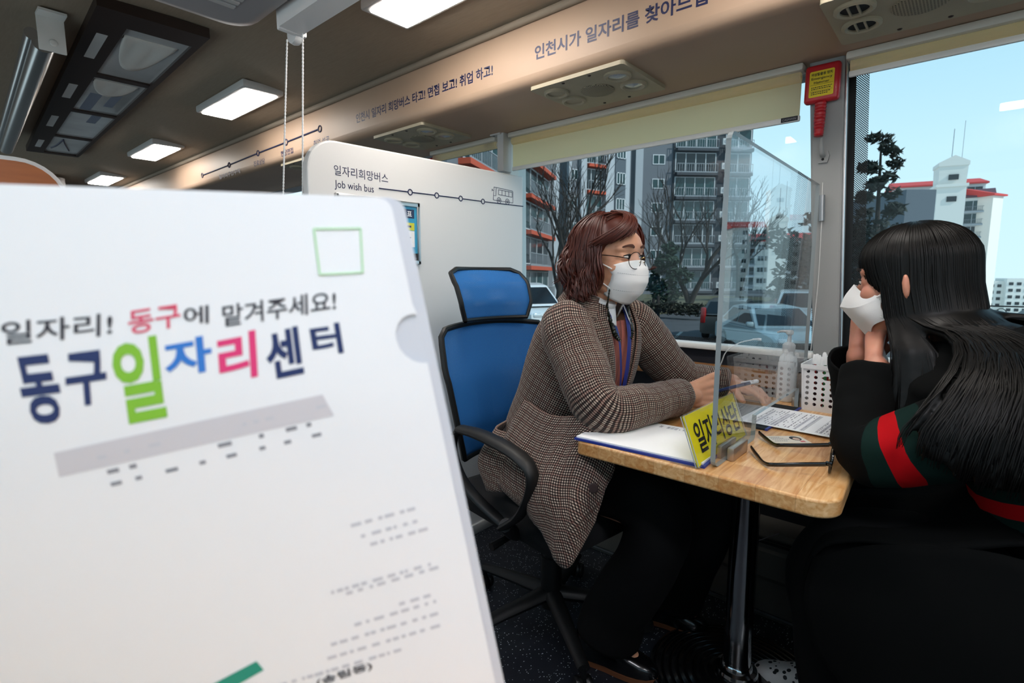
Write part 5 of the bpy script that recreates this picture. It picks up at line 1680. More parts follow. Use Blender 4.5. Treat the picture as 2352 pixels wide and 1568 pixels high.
# bench under the person in black, and the desk that carries the white file
bn = thing('bench', (0.42, 1.4, 0), 'dark navy bench under the person in the black coat', 'bench')
P('bench_navy', '#0d1226', 0.7)
mb = MB(); mb.bb((0.20, 1.08, 0.37), (0.72, 1.75, 0.455), bev=0.03, seg=3); mb.build('seat', 'bench_navy', bn)
mb = MB(); mb.bb((0.24, 1.12, 0.0), (0.68, 1.74, 0.37), bev=0.01); mb.build('plinth', 'black_matte', bn)
sd = thing('side_desk', (-0.3, -0.1, 0), 'narrow wooden side desk under the white plastic file', 'desk')
mb = MB(); mb.bb((-0.72, -0.44, 0.82), (0.15, 0.235, 0.848), bev=0.008); mb.build('desktop', 'table_wood', sd)
mb = MB(); mb.bb((-0.70, -0.42, 0.0), (-0.67, 0.10, 0.82)); mb.bb((0.10, -0.42, 0.0), (0.13, 0.10, 0.82)); mb.build('side_panel', 'light_frame', sd)

# ------------------------------------------------------------------ white file close to the camera
P('file_white', '#f4f4f6', 0.22, spec=0.45, coat=0.15)
P('file_ink', '#33313a', 0.5); P('file_pink', '#e8387a', 0.5); P('file_rose', '#e2506e', 0.5); P('file_navy', '#1c2f63', 0.5); P('file_green', '#86c332', 0.5)
P('file_blue', '#2f7ad2', 0.5); P('file_teal', '#12967f', 0.5); P('strip_grey', '#d2ced2', 0.6); P('qr_green', '#b9e4b4', 0.5)
TL, TR, BR, BL = V((-0.3606, 0.0124, 1.1726)), V((-0.2502, 0.19, 1.1742)), V((-0.1998, 0.2233, 0.8667)), V((-0.3336, 0.0768, 0.8534))
FN0 = (TR - TL).cross(BL - TL).normalized()
if FN0.dot(V((0, 0, 1.13)) - TL) < 0:
    FN0 = -FN0
def FS(u, v, lift=0.0):
    p = (TL * (1 - u) + TR * u) * (1 - v) + (BL * (1 - u) + BR * u) * v
    return p + FN0 * lift
cf = thing('plastic_file', (-0.28, 0.15, 0.855), 'large white plastic document file close to the camera on the left', 'file')
def file_sheet(name, lift, notch, th, nu=24, nv=36, mat='file_white'):
    def edge(v):
        if not notch:
            return 1.0
        u = 0.965 if v < 0.21 else 0.972
        if 0.214 < v < 0.306:
            t = (v - 0.26) / 0.046
            u = 0.962 - 0.062 * math.sqrt(max(0, 1 - t * t))
        return u
    G = []
    vs = sorted(set([i / nv for i in range(nv + 1)] + [0.2139, 0.2141, 0.216, 0.22, 0.23, 0.245, 0.26, 0.275, 0.29, 0.30, 0.304, 0.3059, 0.3061, 0.004, 0.008, 0.014, 0.02, 0.03]))
    for v in vs:
        # round upper corners
        rc = 0.035
        du = 0.0
        if v < rc * 0.66:
            t = 1 - v / (rc * 0.66)
            du = rc * (1 - math.sqrt(max(0, 1 - t * t)))
        u1 = edge(v) - (du if not notch else du * 1.0)
        u0 = -0.03 - 0.95 * v + du
        G.append([FS(u0 + (u1 - u0) * j / nu, v, lift) for j in range(nu + 1)])
    mb = MB(); mb.sheet(G, th)
    return mb.build(name, mat, cf, ang=35)
P('file_back', '#d3d5dc', 0.3)
file_sheet('back_sheet', 0.0, False, 0.0007, mat='file_back')
file_sheet('front_sheet', 0.0016, True, 0.0007)
def ftext(s, a, b, c, mat, bold=0.0):
    """Lettering in file coordinates: a lower-left, b lower-right, c upper-left."""
    mb = MB()
    ux, vx = b[0] - a[0], b[1] - a[1]
    uy, vy = c[0] - a[0], c[1] - a[1]
    text_into(mb, s, None, None, None, w=1, h=1, bold=bold, fn=lambda x, y: FS(a[0] + ux * x + uy * y, a[1] + vx * x + vy * y, 0.0023))
    mb.build('lettering', mat, cf, smooth=False, fix=False)
def fquad(name, pts, mat, lift=0.0022):
    mb = MB()
    (a, b, c, d) = pts
    G = []
    for i in range(7):
        t = i / 6
        G.append([FS(*[(a[k] * (1 - s) + b[k] * s) * (1 - t) + (d[k] * (1 - s) + c[k] * s) * t for k in (0, 1)], lift) for s in [j / 6 for j in range(7)]])
    mb.sheet(G, 0.0001)
    return mb.build(name, mat, cf, smooth=False)
ftext('일자리!', (-0.0049, 0.2388), (0.2253, 0.2298), (0.0122, 0.2028), 'file_ink', 0.012)
ftext('동구', (0.2606, 0.2309), (0.3794, 0.22), (0.2747, 0.1928), 'file_rose', 0.015)
ftext('에', (0.3868, 0.2187), (0.4446, 0.2167), (0.3983, 0.1884), 'file_ink', 0.012)
ftext('맡겨주세요!', (0.4752, 0.2243), (0.7589, 0.2026), (0.4866, 0.1873), 'file_ink', 0.012)
ftext('동', (-0.0472 + 0.03, 0.3677), (0.065, 0.3640), (0.006, 0.2581), 'file_navy', 0.028)
ftext('구', (0.0768, 0.3436), (0.1668, 0.338), (0.1094, 0.2569), 'file_navy', 0.028)
ftext('일', (0.1754, 0.3794), (0.2853, 0.3702), (0.2134, 0.2415), 'file_green', 0.028)
ftext('자', (0.3102, 0.3062), (0.4229, 0.2963), (0.3274, 0.2455), 'file_blue', 0.032)
ftext('리', (0.4295, 0.3211), (0.5242, 0.3117), (0.4536, 0.2401), 'file_pink', 0.028)
ftext('센', (0.5489, 0.3207), (0.6402, 0.3115), (0.5645, 0.236), 'file_navy', 0.028)
ftext('터', (0.6747, 0.2836), (0.7535, 0.2787), (0.6808, 0.2287), 'file_navy', 0.028)
ftext('(송림동)', (0.4498, 0.9144), (0.6187, 0.895), (0.4508, 0.8956), 'file_ink', 0.02)
fquad('title_strip', ((0.0099, 0.415), (0.672, 0.352), (0.688, 0.392), (0.0, 0.456)), 'strip_grey', 0.0021)
fquad('teal_bar', ((0.0884, 0.8959), (0.3055, 0.8421), (0.3177, 0.862), (0.1278, 0.9139)), 'file_teal')
mb = MB()
for (u0, v0), (u1, v1) in (((0.752, 0.059), (0.870, 0.057)), ((0.870, 0.057), (0.8504, 0.1355)), ((0.8504, 0.1355), (0.7396, 0.1384)), ((0.7396, 0.1384), (0.752, 0.059))):
    mb.tube([FS(u0, v0, 0.0022), FS(u1, v1, 0.0022)], 0.0006, 6)
mb.build('green_frame', 'qr_green', cf)
rf = random.Random(11)
mb = MB(); mb2 = MB()
def dash(mb, u, v, w, h):
    sl = -0.10
    mb.add([FS(u, v, 0.0022), FS(u + w, v + sl * w, 0.0022), FS(u + w, v + sl * w + h, 0.0022), FS(u, v + h, 0.0022)], [(0, 1, 2, 3)])
for row, (v0, h) in enumerate(((0.437, 0.006), (0.463, 0.007), (0.485, 0.006))):
    u = 0.02
    while u < 0.66:
        w = rf.uniform(0.01, 0.035)
        if rf.random() < 0.55:
            dash(mb if row else mb2, u, v0 - 0.10 * u, w, h)
        u += w + rf.uniform(0.015, 0.06)
for v0, u0, u1 in ((0.585, 0.66, 0.84), (0.61, 0.68, 0.86), (0.63, 0.7, 0.85), (0.70, 0.56, 0.85), (0.71, 0.6, 0.85), (0.76, 0.74, 0.84), (0.775, 0.6, 0.84), (0.80, 0.52, 0.84), (0.825, 0.5, 0.82), (0.85, 0.3, 0.7)):
    u = u0
    while u < u1:
        w = rf.uniform(0.008, 0.03)
        dash(mb2, u, v0 + 0.10 * (0.8 - u) , w, 0.006)
        u += w + rf.uniform(0.004, 0.02)
mb.build('lettering', 'grey_ink', cf, smooth=False, fix=False)
mb2.build('lettering', 'pale_grey_ink', cf, smooth=False, fix=False)
# ------------------------------------------------------------------ people: shared builders
def skin_mat(name, col, red):
    m = P(name, col, 0.45, spec=0.4, var=0.05, vscale=30, var2=red)
    b = m.node_tree.nodes['Principled BSDF']
    b.inputs['Subsurface Weight'].default_value = 0.12
    b.inputs['Subsurface Radius'].default_value = (0.012, 0.005, 0.003)
    b.inputs['Subsurface Scale'].default_value = 0.6
    return m
skin_mat('skin_warm', '#cc9777', '#d39a7c')
skin_mat('skin_rosy', '#c88c72', '#d08a74')
def hair_mat(name, dark, light, rough=0.38):
    m = P(name, dark, rough, spec=0.5)
    n, L = m.node_tree.nodes, m.node_tree.links
    b = n['Principled BSDF']
    uv = n.new('ShaderNodeUVMap'); mp = n.new('ShaderNodeMapping'); mp.inputs['Scale'].default_value = (900, 9, 1)
    nz = n.new('ShaderNodeTexNoise'); nz.inputs['Scale'].default_value = 1.0; nz.inputs['Detail'].default_value = 3
    r = n.new('ShaderNodeValToRGB'); r.color_ramp.elements[0].position = 0.35; r.color_ramp.elements[1].position = 0.7
    r.color_ramp.elements[0].color = lin(dark); r.color_ramp.elements[1].color = lin(light)
    bp = n.new('ShaderNodeBump'); bp.inputs['Strength'].default_value = 0.5; bp.inputs['Distance'].default_value = 0.001
    L.new(uv.outputs[0], mp.inputs[0]); L.new(mp.outputs[0], nz.inputs['Vector']); L.new(nz.outputs[0], r.inputs[0]); L.new(r.outputs[0], b.inputs['Base Color'])
    L.new(nz.outputs[0], bp.inputs['Height']); L.new(bp.outputs[0], b.inputs['Normal'])
    return m
hair_mat('hair_auburn', '#310f07', '#652512', 0.42)
hair_mat('hair_black', '#030303', '#0d0b09', 0.42)
MATS['hair_black'].node_tree.nodes['Principled BSDF'].inputs['Specular IOR Level'].default_value = 0.22

def hand(mb, wrist, d, n, t, curl=(20, 25, 20), thumb=(0.75, 0.6, 0.25), tcurl=0.35, s=1.0, spread=0.12, nails=None, index_curl=None):
    """Palm, five jointed fingers and a thumb that leaves the side of the palm."""
    wrist, d, n, t = V(wrist), V(d).normalized(), V(n).normalized(), V(t).normalized()
    t = (t - d * t.dot(d)).normalized()
    n = (n - d * n.dot(d) - t * n.dot(t)).normalized()
    K = (0.030, 0.0105, -0.0095, -0.028)
    LEN = (0.070, 0.078, 0.072, 0.056)
    LP = (0.088, 0.090, 0.086, 0.078)
    for k in range(4):
        base = wrist + t * (K[k] * 0.55 * s) + d * 0.006 * s
        kn = wrist + d * (LP[k] * s) + t * (K[k] * s) - n * (0.002 * s)
        mb.cap(base, kn, 0.0165 * s, 0.0112 * s, 12)
        mb.cap(base + n * 0.008 * s, kn + n * 0.006 * s - d * 0.012 * s, 0.014 * s, 0.011 * s, 12)
        dd = (d + t * (K[k] * spread * 8)).normalized()
        p = kn
        cs = index_curl if (index_curl and k == 0) else curl
        ang = 0
        for q, (fr, r0, r1) in enumerate(((0.46, 0.0098, 0.0088), (0.30, 0.0088, 0.008), (0.24, 0.008, 0.0066))):
            ang += math.radians(cs[q] * (1 + 0.08 * k))
            v = dd * math.cos(ang) + n * math.sin(ang)
            e = p + v * (LEN[k] * fr * s)
            mb.cap(p, e, r0 * s, r1 * s, 12)
            if nails is not None and q == 2:
                up = -(n * math.cos(ang) - dd * math.sin(ang))
                nails.ell(e + up * 0.0045 * s, (0.0055 * s, 0.0045 * s, 0.0022 * s), basis(v, v.cross(up).normalized(), up), 10)
            p = e
    mb.ell(wrist + d * 0.045 * s + n * 0.002 * s, (0.046 * s, 0.036 * s, 0.016 * s), basis(d, t, d.cross(t)), 14)
    b = wrist + d * 0.020 * s + t * 0.022 * s + n * 0.006 * s
    v = (d * thumb[0] + t * thumb[1] + n * thumb[2]).normalized()
    m1 = b + v * 0.040 * s
    mb.cap(b, m1, 0.0165 * s, 0.0122 * s, 12)
    v2 = (v + d * tcurl + n * tcurl * 0.3).normalized()
    m2 = m1 + v2 * 0.034 * s
    mb.cap(m1, m2, 0.0118 * s, 0.0102 * s, 12)
    v3 = (v2 + d * tcurl * 0.4).normalized()
    m3 = m2 + v3 * 0.024 * s
    mb.cap(m2, m3, 0.0104 * s, 0.0075 * s, 12)
    if nails is not None:
        up = (t * 0.8 - n * 0.4); up = (up - v3 * up.dot(v3)).normalized()
        nails.ell(m3 + up * 0.0058 * s, (0.0072 * s, 0.0056 * s, 0.0024 * s), basis(v3, v3.cross(up).normalized(), up), 10)

def head_solid(mb, H):
    """Skull, face, nose, ears and neck root in head space (x forward, y to the left, z up)."""
    R = H[1]
    def e(c, r, n=18):
        mb.ell(hp(H, c), r, R, n)
    def c(a, b, r0, r1, n=12):
        mb.cap(hp(H, a), hp(H, b), r0, r1, n)
    e((-0.012, 0, 0.030), (0.094, 0.074, 0.088), 24)
    e((0.030, 0, -0.025), (0.062, 0.062, 0.088), 20)
    e((0.040, 0, 0.035), (0.052, 0.060, 0.050))
    for s in (-1, 1):
        c((0.0, s * 0.055, -0.055), (0.058, s * 0.018, -0.094), 0.022, 0.020)
        e((0.056, s * 0.040, -0.024), (0.030, 0.024, 0.026))
        e((0.066, s * 0.028, 0.030), (0.020, 0.030, 0.016))
        e((0.068, s * 0.031, 0.008), (0.018, 0.022, 0.016))
        e((-0.008, s * 0.074, 0.002), (0.018, 0.010, 0.030))
        e((0.093, s * 0.011, -0.034), (0.011, 0.008, 0.008))
    c((0.055, 0, -0.096), (0.070, 0, -0.092), 0.020, 0.017)
    c((0.084, 0, 0.018), (0.104, 0, -0.026), 0.008, 0.0105)
    e((0.106, 0, -0.029), (0.012, 0.0105, 0.010))
    c((0.082, -0.018, -0.064), (0.082, 0.018, -0.064), 0.011, 0.011)
    c((-0.03, 0, -0.02), (-0.045, 0, -0.11), 0.056, 0.052)

def hp(H, p):
    return H[0] + H[1] @ (V(p) * H[2])

def make_H(c, yaw, pitch, roll=0, s=1.0):
    R = Matrix.Rotation(math.radians(yaw), 3, 'Z') @ Matrix.Rotation(math.radians(-pitch), 3, 'Y') @ Matrix.Rotation(math.radians(roll), 3, 'X')
    return (V(c), R, s)

P('eye_white', '#e3dcd6', 0.2); P('eye_iris', '#1a0f0b', 0.15); P('brow_brown', '#4e2c1e', 0.8); P('lash_dark', '#160d0a', 0.7)
def eyes(H, parent, brow='brow_brown'):
    for s in (-1, 1):
        mb = MB(); mb.ell(hp(H, (0.0815, s * 0.031, 0.0075)), (0.0085 * H[2], 0.0135 * H[2], 0.0062 * H[2]), H[1], 14)
        ey_ = mb.build('eye', 'eye_white', parent)
        mb = MB(); mb.ell(hp(H, (0.0875, s * 0.0305 + (0.002 if s < 0 else 0.002), 0.0072)), (0.0032, 0.0058, 0.0058), H[1], 14)
        mb.build('iris', 'eye_iris', ey_)
        mb = MB(); mb.tube([hp(H, p) for p in bez([(0.0845, s * 0.018, 0.0085), (0.0905, s * 0.027, 0.0140), (0.0875, s * 0.038, 0.0128), (0.078, s * 0.047, 0.0085)], 5)], [0.0012, 0.0022, 0.0014], 6)
        mb.build('eyelash', 'lash_dark', ey_)
        mb = MB(); mb.tube([hp(H, p) for p in bez([(0.0935, s * 0.015, 0.0345), (0.0935, s * 0.027, 0.0385), (0.086, s * 0.043, 0.0365), (0.073, s * 0.054, 0.029)], 5)], [0.003, 0.0042, 0.003, 0.0012], 6, flat=(0.5, 1.0))
        mb.build('eyebrow', brow, parent)

def ring(c, a, b, n=33, g0=0, p=2.3):
    """Open or closed ring: c centre, a side vector, b front vector; the opening of half-angle g0 faces +b."""
    out = []
    for j in range(n):
        th = g0 + (2 * PI - 2 * g0) * j / (n - 1)
        ct, st = math.cos(th), math.sin(th)
        k = 1 / ((abs(ct)) ** p + (abs(st)) ** p) ** (1 / p)
        out.append(V(c) + V(b) * (ct * k) + V(a) * (st * k))
    return out

def interp_rings(spec, n):
    """spec rows: (c, a, b, g); smooth interpolation to n rows."""
    cs = bez([r[0] for r in spec], 6); aa = bez([r[1] for r in spec], 6); bb = bez([r[2] for r in spec], 6)
    gs = [x[0] for x in bez([(r[3], 0, 0) for r in spec], 6)]
    return cs, aa, bb, gs

def fold(p, amp, sc, stretch=(1, 1, 1), seed=0.0):
    q = V((p.x * stretch[0] * sc + seed, p.y * stretch[1] * sc, p.z * stretch[2] * sc))
    return amp * (noise.noise(q) + 0.5 * noise.noise(q * 2.1))

def plaid():
    m = bpy.data.materials.new('checked_wool')
    MATS['checked_wool'] = m
    m.use_nodes = True
    n, L = m.node_tree.nodes, m.node_tree.links
    b = n['Principled BSDF']
    b.inputs['Roughness'].default_value = 0.9; b.inputs['Specular IOR Level'].default_value = 0.15; b.inputs['Sheen Weight'].default_value = 0.1
    uv = n.new('ShaderNodeUVMap'); sp = n.new('ShaderNodeSeparateXYZ'); L.new(uv.outputs[0], sp.inputs[0])
    per = 0.0062
    def M(op, a, v):
        k = n.new('ShaderNodeMath'); k.operation = op
        L.new(a, k.inputs[0])
        if isinstance(v, (int, float)):
            k.inputs[1].default_value = v
        else:
            L.new(v, k.inputs[1])
        return k.outputs[0]
    def band(o):
        f = M('FRACT', M('DIVIDE', o, per), 0)
        return M('GREATER_THAN', f, 0.5)
    def third(o):
        f = M('FRACT', M('DIVIDE', o, per * 4), 0)
        return M('LESS_THAN', f, 0.125 * 1.0)
    a, c = band(sp.outputs[0]), band(sp.outputs[1])
    sm = M('ADD', a, c)
    r = n.new('ShaderNodeValToRGB'); r.color_ramp.interpolation = 'CONSTANT'
    e = r.color_ramp.elements
    e[0].position = 0; e[0].color = lin('#bba999'); e[1].position = 0.3; e[1].color = lin('#4e4039')
    x = e.new(0.8); x.color = lin('#100c11')
    hf = M('MULTIPLY', sm, 0.5); L.new(hf, r.inputs[0])
    rd = M('MAXIMUM', third(sp.outputs[0]), third(sp.outputs[1]))
    mx = n.new('ShaderNodeMix'); mx.data_type = 'RGBA'; mx.inputs[7].default_value = lin('#5f2f28')
    L.new(M('MULTIPLY', rd, 0.45), mx.inputs[0]); L.new(r.outputs[0], mx.inputs[6]); L.new(mx.outputs[2], b.inputs['Base Color'])
plaid()
P('lining_pink', '#a77b6c', 0.5); P('knit_pink', '#b5685c', 0.95, bump=0.8, bscale=260); P('shirt_white', '#ececec', 0.7); P('trouser_black', '#050506', 0.85, spec=0.2)
P('leather_black', '#08080a', 0.25, coat=0.4); P('sole_tan', '#6b4026', 0.6); P('zip_gold', '#b98f62', 0.3, 0.9)
P('lanyard_navy', '#26307c', 0.5); P('mask_white', '#e9e8e7', 0.8, bump=0.15, bscale=500); P('strap_white', '#e2e0de', 0.8)
P('bead_dark', '#15180f', 0.3); P('specs_dark', '#1a1412', 0.3, 0.6); P('specs_gold', '#a98c58', 0.25, 0.9); P('button_brown', '#3a2c2b', 0.4)

def shoe(parent, heel, toe, mat, sole, h=0.085, w=0.043, name='shoe'):
    heel, toe = V(heel), V(toe)
    d = (toe - heel); Ln = d.length; d.normalize(); s = V((0, 0, 1)).cross(d).normalized()
    rows = ((0.0, 0.5, 0.75), (0.04, 0.74, 0.92), (0.14, 0.86, 1.0), (0.28, 0.85, 1.02), (0.42, 0.86, 0.95), (0.55, 0.96, 0.76), (0.68, 1.0, 0.60), (0.80, 0.94, 0.50), (0.90, 0.76, 0.42), (0.97, 0.45, 0.32), (1.0, 0.15, 0.2))
    up, so = [], []
    for t, ww, hh in rows:
        c = heel + d * (t * Ln)
        r = []
        for j in range(17):
            a = PI * j / 16
            x = math.cos(a); z = math.sin(a)
            r.append(c + s * (w * ww * (abs(x) ** 0.75) * (1 if x >= 0 else -1)) + V((0, 0, 0.014 + h * hh * z ** 0.7)))
        up.append(r)
        so.append([c + s * (x * w * (ww * 1.04 + 0.03)) + V((0, 0, z)) for x, z in ((1, 0.002), (1, 0.016), (0.5, 0.018), (-0.5, 0.018), (-1, 0.016), (-1, 0.002))])
    mb = MB(); mb.loft(up)
    o = mb.build(name, mat, parent, ang=80)
    mb = MB(); mb.loft(so)
    mb.bb((0, 0, 0), (0.0001, 0.0001, 0.0001)) if False else None
    mb.build('sole', sole, o, ang=40)
    return o, d, s, Ln

def lock(mb, pts, r, n=6, fl=(1.5, 0.55), up=None):
    mb.tube(bez(pts, 4), r, n, flat=fl, up=up, uv=True)

# ================================================================== the woman in the checked jacket
w1p = thing('person', (-0.93, 1.29, 0.0), 'seated woman with wavy auburn hair, round glasses, white mask and a checked jacket', 'person')
H1 = make_H((-0.757, 1.268, 1.176), -7, -3, 0, 0.95)
body = MB(); nails = MB()
head_solid(body, H1)
body.cap((-0.83, 1.295, 1.01), hp(H1, (-0.02, 0, -0.09)), 0.058, 0.052, 16)
body.ell((-0.86, 1.305, 0.93), (0.10, 0.15, 0.12)); body.ell((-0.93, 1.295, 0.72), (0.11, 0.145, 0.16)); body.ell((-0.95, 1.285, 0.585), (0.13, 0.165, 0.10))
RS, RE, RW = V((-0.80, 1.155, 0.985)), V((-0.672, 1.098, 0.806)), V((-0.572, 1.385, 0.800))
LS, LE, LW = V((-0.775, 1.455, 0.98)), V((-0.675, 1.575, 0.812)), V((-0.552, 1.685, 0.796))
for a, b, c in ((RS, RE, RW), (LS, LE, LW)):
    body.cap((-0.85, 1.305, 0.975), a, 0.06, 0.05); body.cap(a, b, 0.048, 0.040); body.cap(b, c, 0.040, 0.027)
for hip, knee, ank in ((V((-0.94, 1.20, 0.56)), V((-0.585, 1.215, 0.515)), V((-0.725, 1.238, 0.09))), (V((-0.93, 1.37, 0.56)), V((-0.535, 1.42, 0.515)), V((-0.655, 1.528, 0.09)))):
    body.cap(hip, knee, 0.075, 0.05); body.cap(knee, ank, 0.048, 0.036)
body.cap((-0.755, 1.238, 0.07), (-0.65, 1.26, 0.045), 0.032, 0.025); body.cap((-0.69, 1.53, 0.07), (-0.60, 1.55, 0.045), 0.032, 0.025)
hand(body, RW, (0.52, 0.85, -0.02), (-0.80, 0.50, -0.30), (-0.10, 0.10, 1.0), curl=(48, 62, 40), index_curl=(38, 55, 35), thumb=(0.85, 0.42, -0.05), tcurl=0.25, nails=nails)
body.cap(RE + (RW - RE) * 0.6, RW + V((0.01, 0.016, 0)), 0.033, 0.026)
hand(body, LW, (0.88, -0.16, -0.20), (-0.2, 0.1, -1.0), (-0.1, -1.0, 0.10), curl=(18, 26, 18), thumb=(0.62, 0.70, 0.15), tcurl=0.3, nails=nails)
body1 = remesh(body, 'body', 'skin_warm', w1p, 0.0032, 4, 0.5)
nails.build('fingernail', 'skin_rosy', w1p)
eyes(H1, w1p)

# trousers and shoes
def trouser(parent, pts, rad, mat, seed):
    mb = MB(); i0 = 0
    mb.tube(bez(pts, 8), rad, 20)
    for k, v in enumerate(mb.v):
        mb.v[k] = v + V((fold(v, 0.006, 14, (1, 1, 0.5), seed), fold(v, 0.006, 14, (1, 1, 0.5), seed + 9), 0))
    return mb
mb = trouser(w1p, [(-0.95, 1.205, 0.565), (-0.78, 1.205, 0.575), (-0.625, 1.212, 0.56), (-0.565, 1.216, 0.50), (-0.60, 1.22, 0.36), (-0.68, 1.23, 0.21), (-0.712, 1.236, 0.115)], [0.105, 0.10, 0.085, 0.082, 0.084, 0.088, 0.092], 'trouser_black', 1)
mb.build('trouser_leg', 'trouser_black', w1p, ang=180)
mb = trouser(w1p, [(-0.94, 1.37, 0.565), (-0.76, 1.385, 0.575), (-0.585, 1.41, 0.56), (-0.515, 1.42, 0.50), (-0.55, 1.45, 0.36), (-0.61, 1.50, 0.21), (-0.64, 1.523, 0.115)], [0.105, 0.10, 0.085, 0.08, 0.082, 0.086, 0.088], 'trouser_black', 5)
mb.build('trouser_leg', 'trouser_black', w1p, ang=180)
o, d, s, Ln = shoe(w1p, (-0.815, 1.222, 0), (-0.575, 1.278, 0), 'leather_black', 'sole_tan')
c0 = V((-0.815, 1.222, 0)) + d * (0.50 * Ln)
mb = MB(); mb.tube(bez([c0 + V((0, 0, 0.102)) - d * 0.02 - s * 0.005, c0 + V((0, 0, 0.092)) - s * 0.018 + d * 0.012, c0 + V((0, 0, 0.072)) - s * 0.030 + d * 0.03], 6), 0.0022, 6); mb.box(c0 + V((0, 0, 0.070)) - s * 0.033 + d * 0.032, (0.005, 0.005, 0.018)); mb.build('zip', 'zip_gold', o)
shoe(w1p, (-0.745, 1.515, 0), (-0.545, 1.566, 0), 'leather_black', 'sole_tan')

# jacket
tl = math.radians(20)
fx_, fz_ = V((math.cos(tl), -0.05, -math.sin(tl))), V((0, 1, 0))
J = [((-0.925, 1.285, 0.50), 0.205, 0.175, 0.50), ((-0.93, 1.287, 0.58), 0.205, 0.17, 0.34), ((-0.918, 1.29, 0.68), 0.190, 0.148, 0.12), ((-0.892, 1.297, 0.78), 0.186, 0.142, 0.12), ((-0.862, 1.303, 0.88), 0.190, 0.137, 0.22), ((-0.838, 1.304, 0.955), 0.192, 0.122, 0.30), ((-0.818, 1.302, 1.01), 0.165, 0.100, 0.42), ((-0.808, 1.298, 1.045), 0.115, 0.083, 0.60), ((-0.800, 1.293, 1.075), 0.074, 0.072, 0.72)]
spec = [(V(c), fz_ * a, fx_ * b, g) for c, a, b, g in J]
cs, aa, bb, gs = interp_rings(spec, 0)
NJ = 49
G, Gi = [], []
for c, a, b, g in zip(cs, aa, bb, gs):
    r = ring(c, a, b, NJ, g)
    row = []
    for p in r:
        q = (p - c); q.normalize()
        row.append(p + q * fold(p, 0.007, 11, (1, 1, 0.35), 3.0))
    G.append(row)
mb = MB(); mb.sheet(G, 0.006)
jk = mb.build('jacket', 'checked_wool', w1p, ang=180)
def sleeve(name, pts, rad, seed, mat='checked_wool', parent=None, cuff=None):
    mb = MB()
    mb.tube(bez(pts, 10), rad, 26, uv=True, cap=False)
    for k, v in enumerate(mb.v):
        mb.v[k] = v + V((fold(v, 0.0055, 16, (1, 1, 1), seed), fold(v, 0.0055, 16, (1, 1, 1), seed + 7), fold(v, 0.006, 16, (1, 1, 1), seed + 3)))
    o = mb.build(name, mat, parent, ang=180)
    sm = o.modifiers.new('s', 'SOLIDIFY'); sm.thickness = 0.004; sm.offset = -1
    return o
rs = sleeve('sleeve', [(-0.845, 1.20, 1.012), (-0.812, 1.152, 0.985), (-0.745, 1.118, 0.895), (-0.668, 1.092, 0.812), (-0.628, 1.165, 0.800), (-0.598, 1.29, 0.802), (-0.580, 1.365, 0.801)], [0.055, 0.073, 0.070, 0.064, 0.058, 0.050, 0.047], 2.0, parent=jk)
ls = sleeve('sleeve', [(-0.825, 1.41, 1.012), (-0.785, 1.462, 0.985), (-0.735, 1.52, 0.895), (-0.678, 1.58, 0.815), (-0.635, 1.625, 0.802), (-0.58, 1.662, 0.799), (-0.562, 1.675, 0.798)], [0.055, 0.072, 0.068, 0.062, 0.054, 0.048, 0.045], 5.0, parent=jk)
mb = MB()
for k, (x, y) in enumerate(((-0.600, 1.285), (-0.592, 1.312), (-0.586, 1.338))):
    mb = MB(); mb.lathe([(0, 0), (0.008, 0), (0.009, 0.002), (0.007, 0.004), (0, 0.004)], (x + 0.02, y - 0.012, 0.762 - 0.001), (0.45, -0.35, -0.8), 14); mb.build('cuff_button', 'button_brown', jk)
# collar and lapels: a turned-back strip along the opening
n_r = len(cs)
for side in (0, 1):
    rows = []
    for i in range(22, n_r):
        f = (i - 22) / (n_r - 1 - 22)
        wd = 0.25 + 0.50 * math.sin(min(1, f * 1.25) * PI / 2) if f < 0.9 else 0.75
        c, a, b, g = cs[i], aa[i], bb[i], gs[i]
        row = []
        for j in range(9):
            th = g + wd * j / 8 - 0.02
            if side == 1:
                th = -th
            ct, st = math.cos(th), math.sin(th)
            k = 1 / (abs(ct) ** 2.3 + abs(st) ** 2.3) ** (1 / 2.3)
            p = V(c) + b * (ct * k) + a * (st * k)
            q = (p - V(c)).normalized()
            row.append(p + q * (0.011 - 0.003 * (j / 8)) + V((0, 0, 0.004 * f)))
        rows.append(row)
    mb = MB(); mb.sheet(rows, 0.004); mb.build('lapel', 'checked_wool', jk, ang=180)
rows = []
for i in range(n_r - 9, n_r):
    c, a, b, g = cs[i], aa[i], bb[i], gs[i]
    rows.append([p + (p - V(c)).normalized() * (0.012 + 0.003 * math.sin((i - n_r + 9) / 8 * PI)) + V((0, 0, 0.012 if i > n_r - 4 else 0.004)) for p in ring(c, a, b, 33, g + 0.25)])
mb = MB(); mb.sheet(rows, 0.004); mb.build('collar', 'checked_wool', jk, ang=180)
# front panel falling over the lap and the chair arm
F = [[(-0.905, 1.085, 0.790), (-0.790, 1.062, 0.772), (-0.690, 1.066, 0.785), (-0.640, 1.105, 0.743)],
     [(-0.945, 1.020, 0.653), (-0.774, 1.000, 0.672), (-0.666, 1.015, 0.690), (-0.616, 1.077, 0.671)],
     [(-0.930, 0.990, 0.590), (-0.775, 0.962, 0.584), (-0.660, 0.965, 0.594), (-0.622, 1.040, 0.622)],
     [(-0.840, 0.985, 0.540), (-0.751, 0.955, 0.520), (-0.655, 0.932, 0.460), (-0.622, 1.005, 0.560)]]
def patch(F, nu, nv):
    cols = [bez(r, nu) for r in F]
    m = len(cols[0])
    cc_ = [bez([cols[i][j] for i in range(len(F))], nv) for j in range(m)]
    return [[cc_[j][i] for j in range(m)] for i in range(len(cc_[0]))]
Gp = patch(F, 8, 8)
Gp = [[p + V((0, -1, 0.2)) * fold(p, 0.010, 12, (2.2, 1, 0.5), 6) for p in r] for r in Gp]
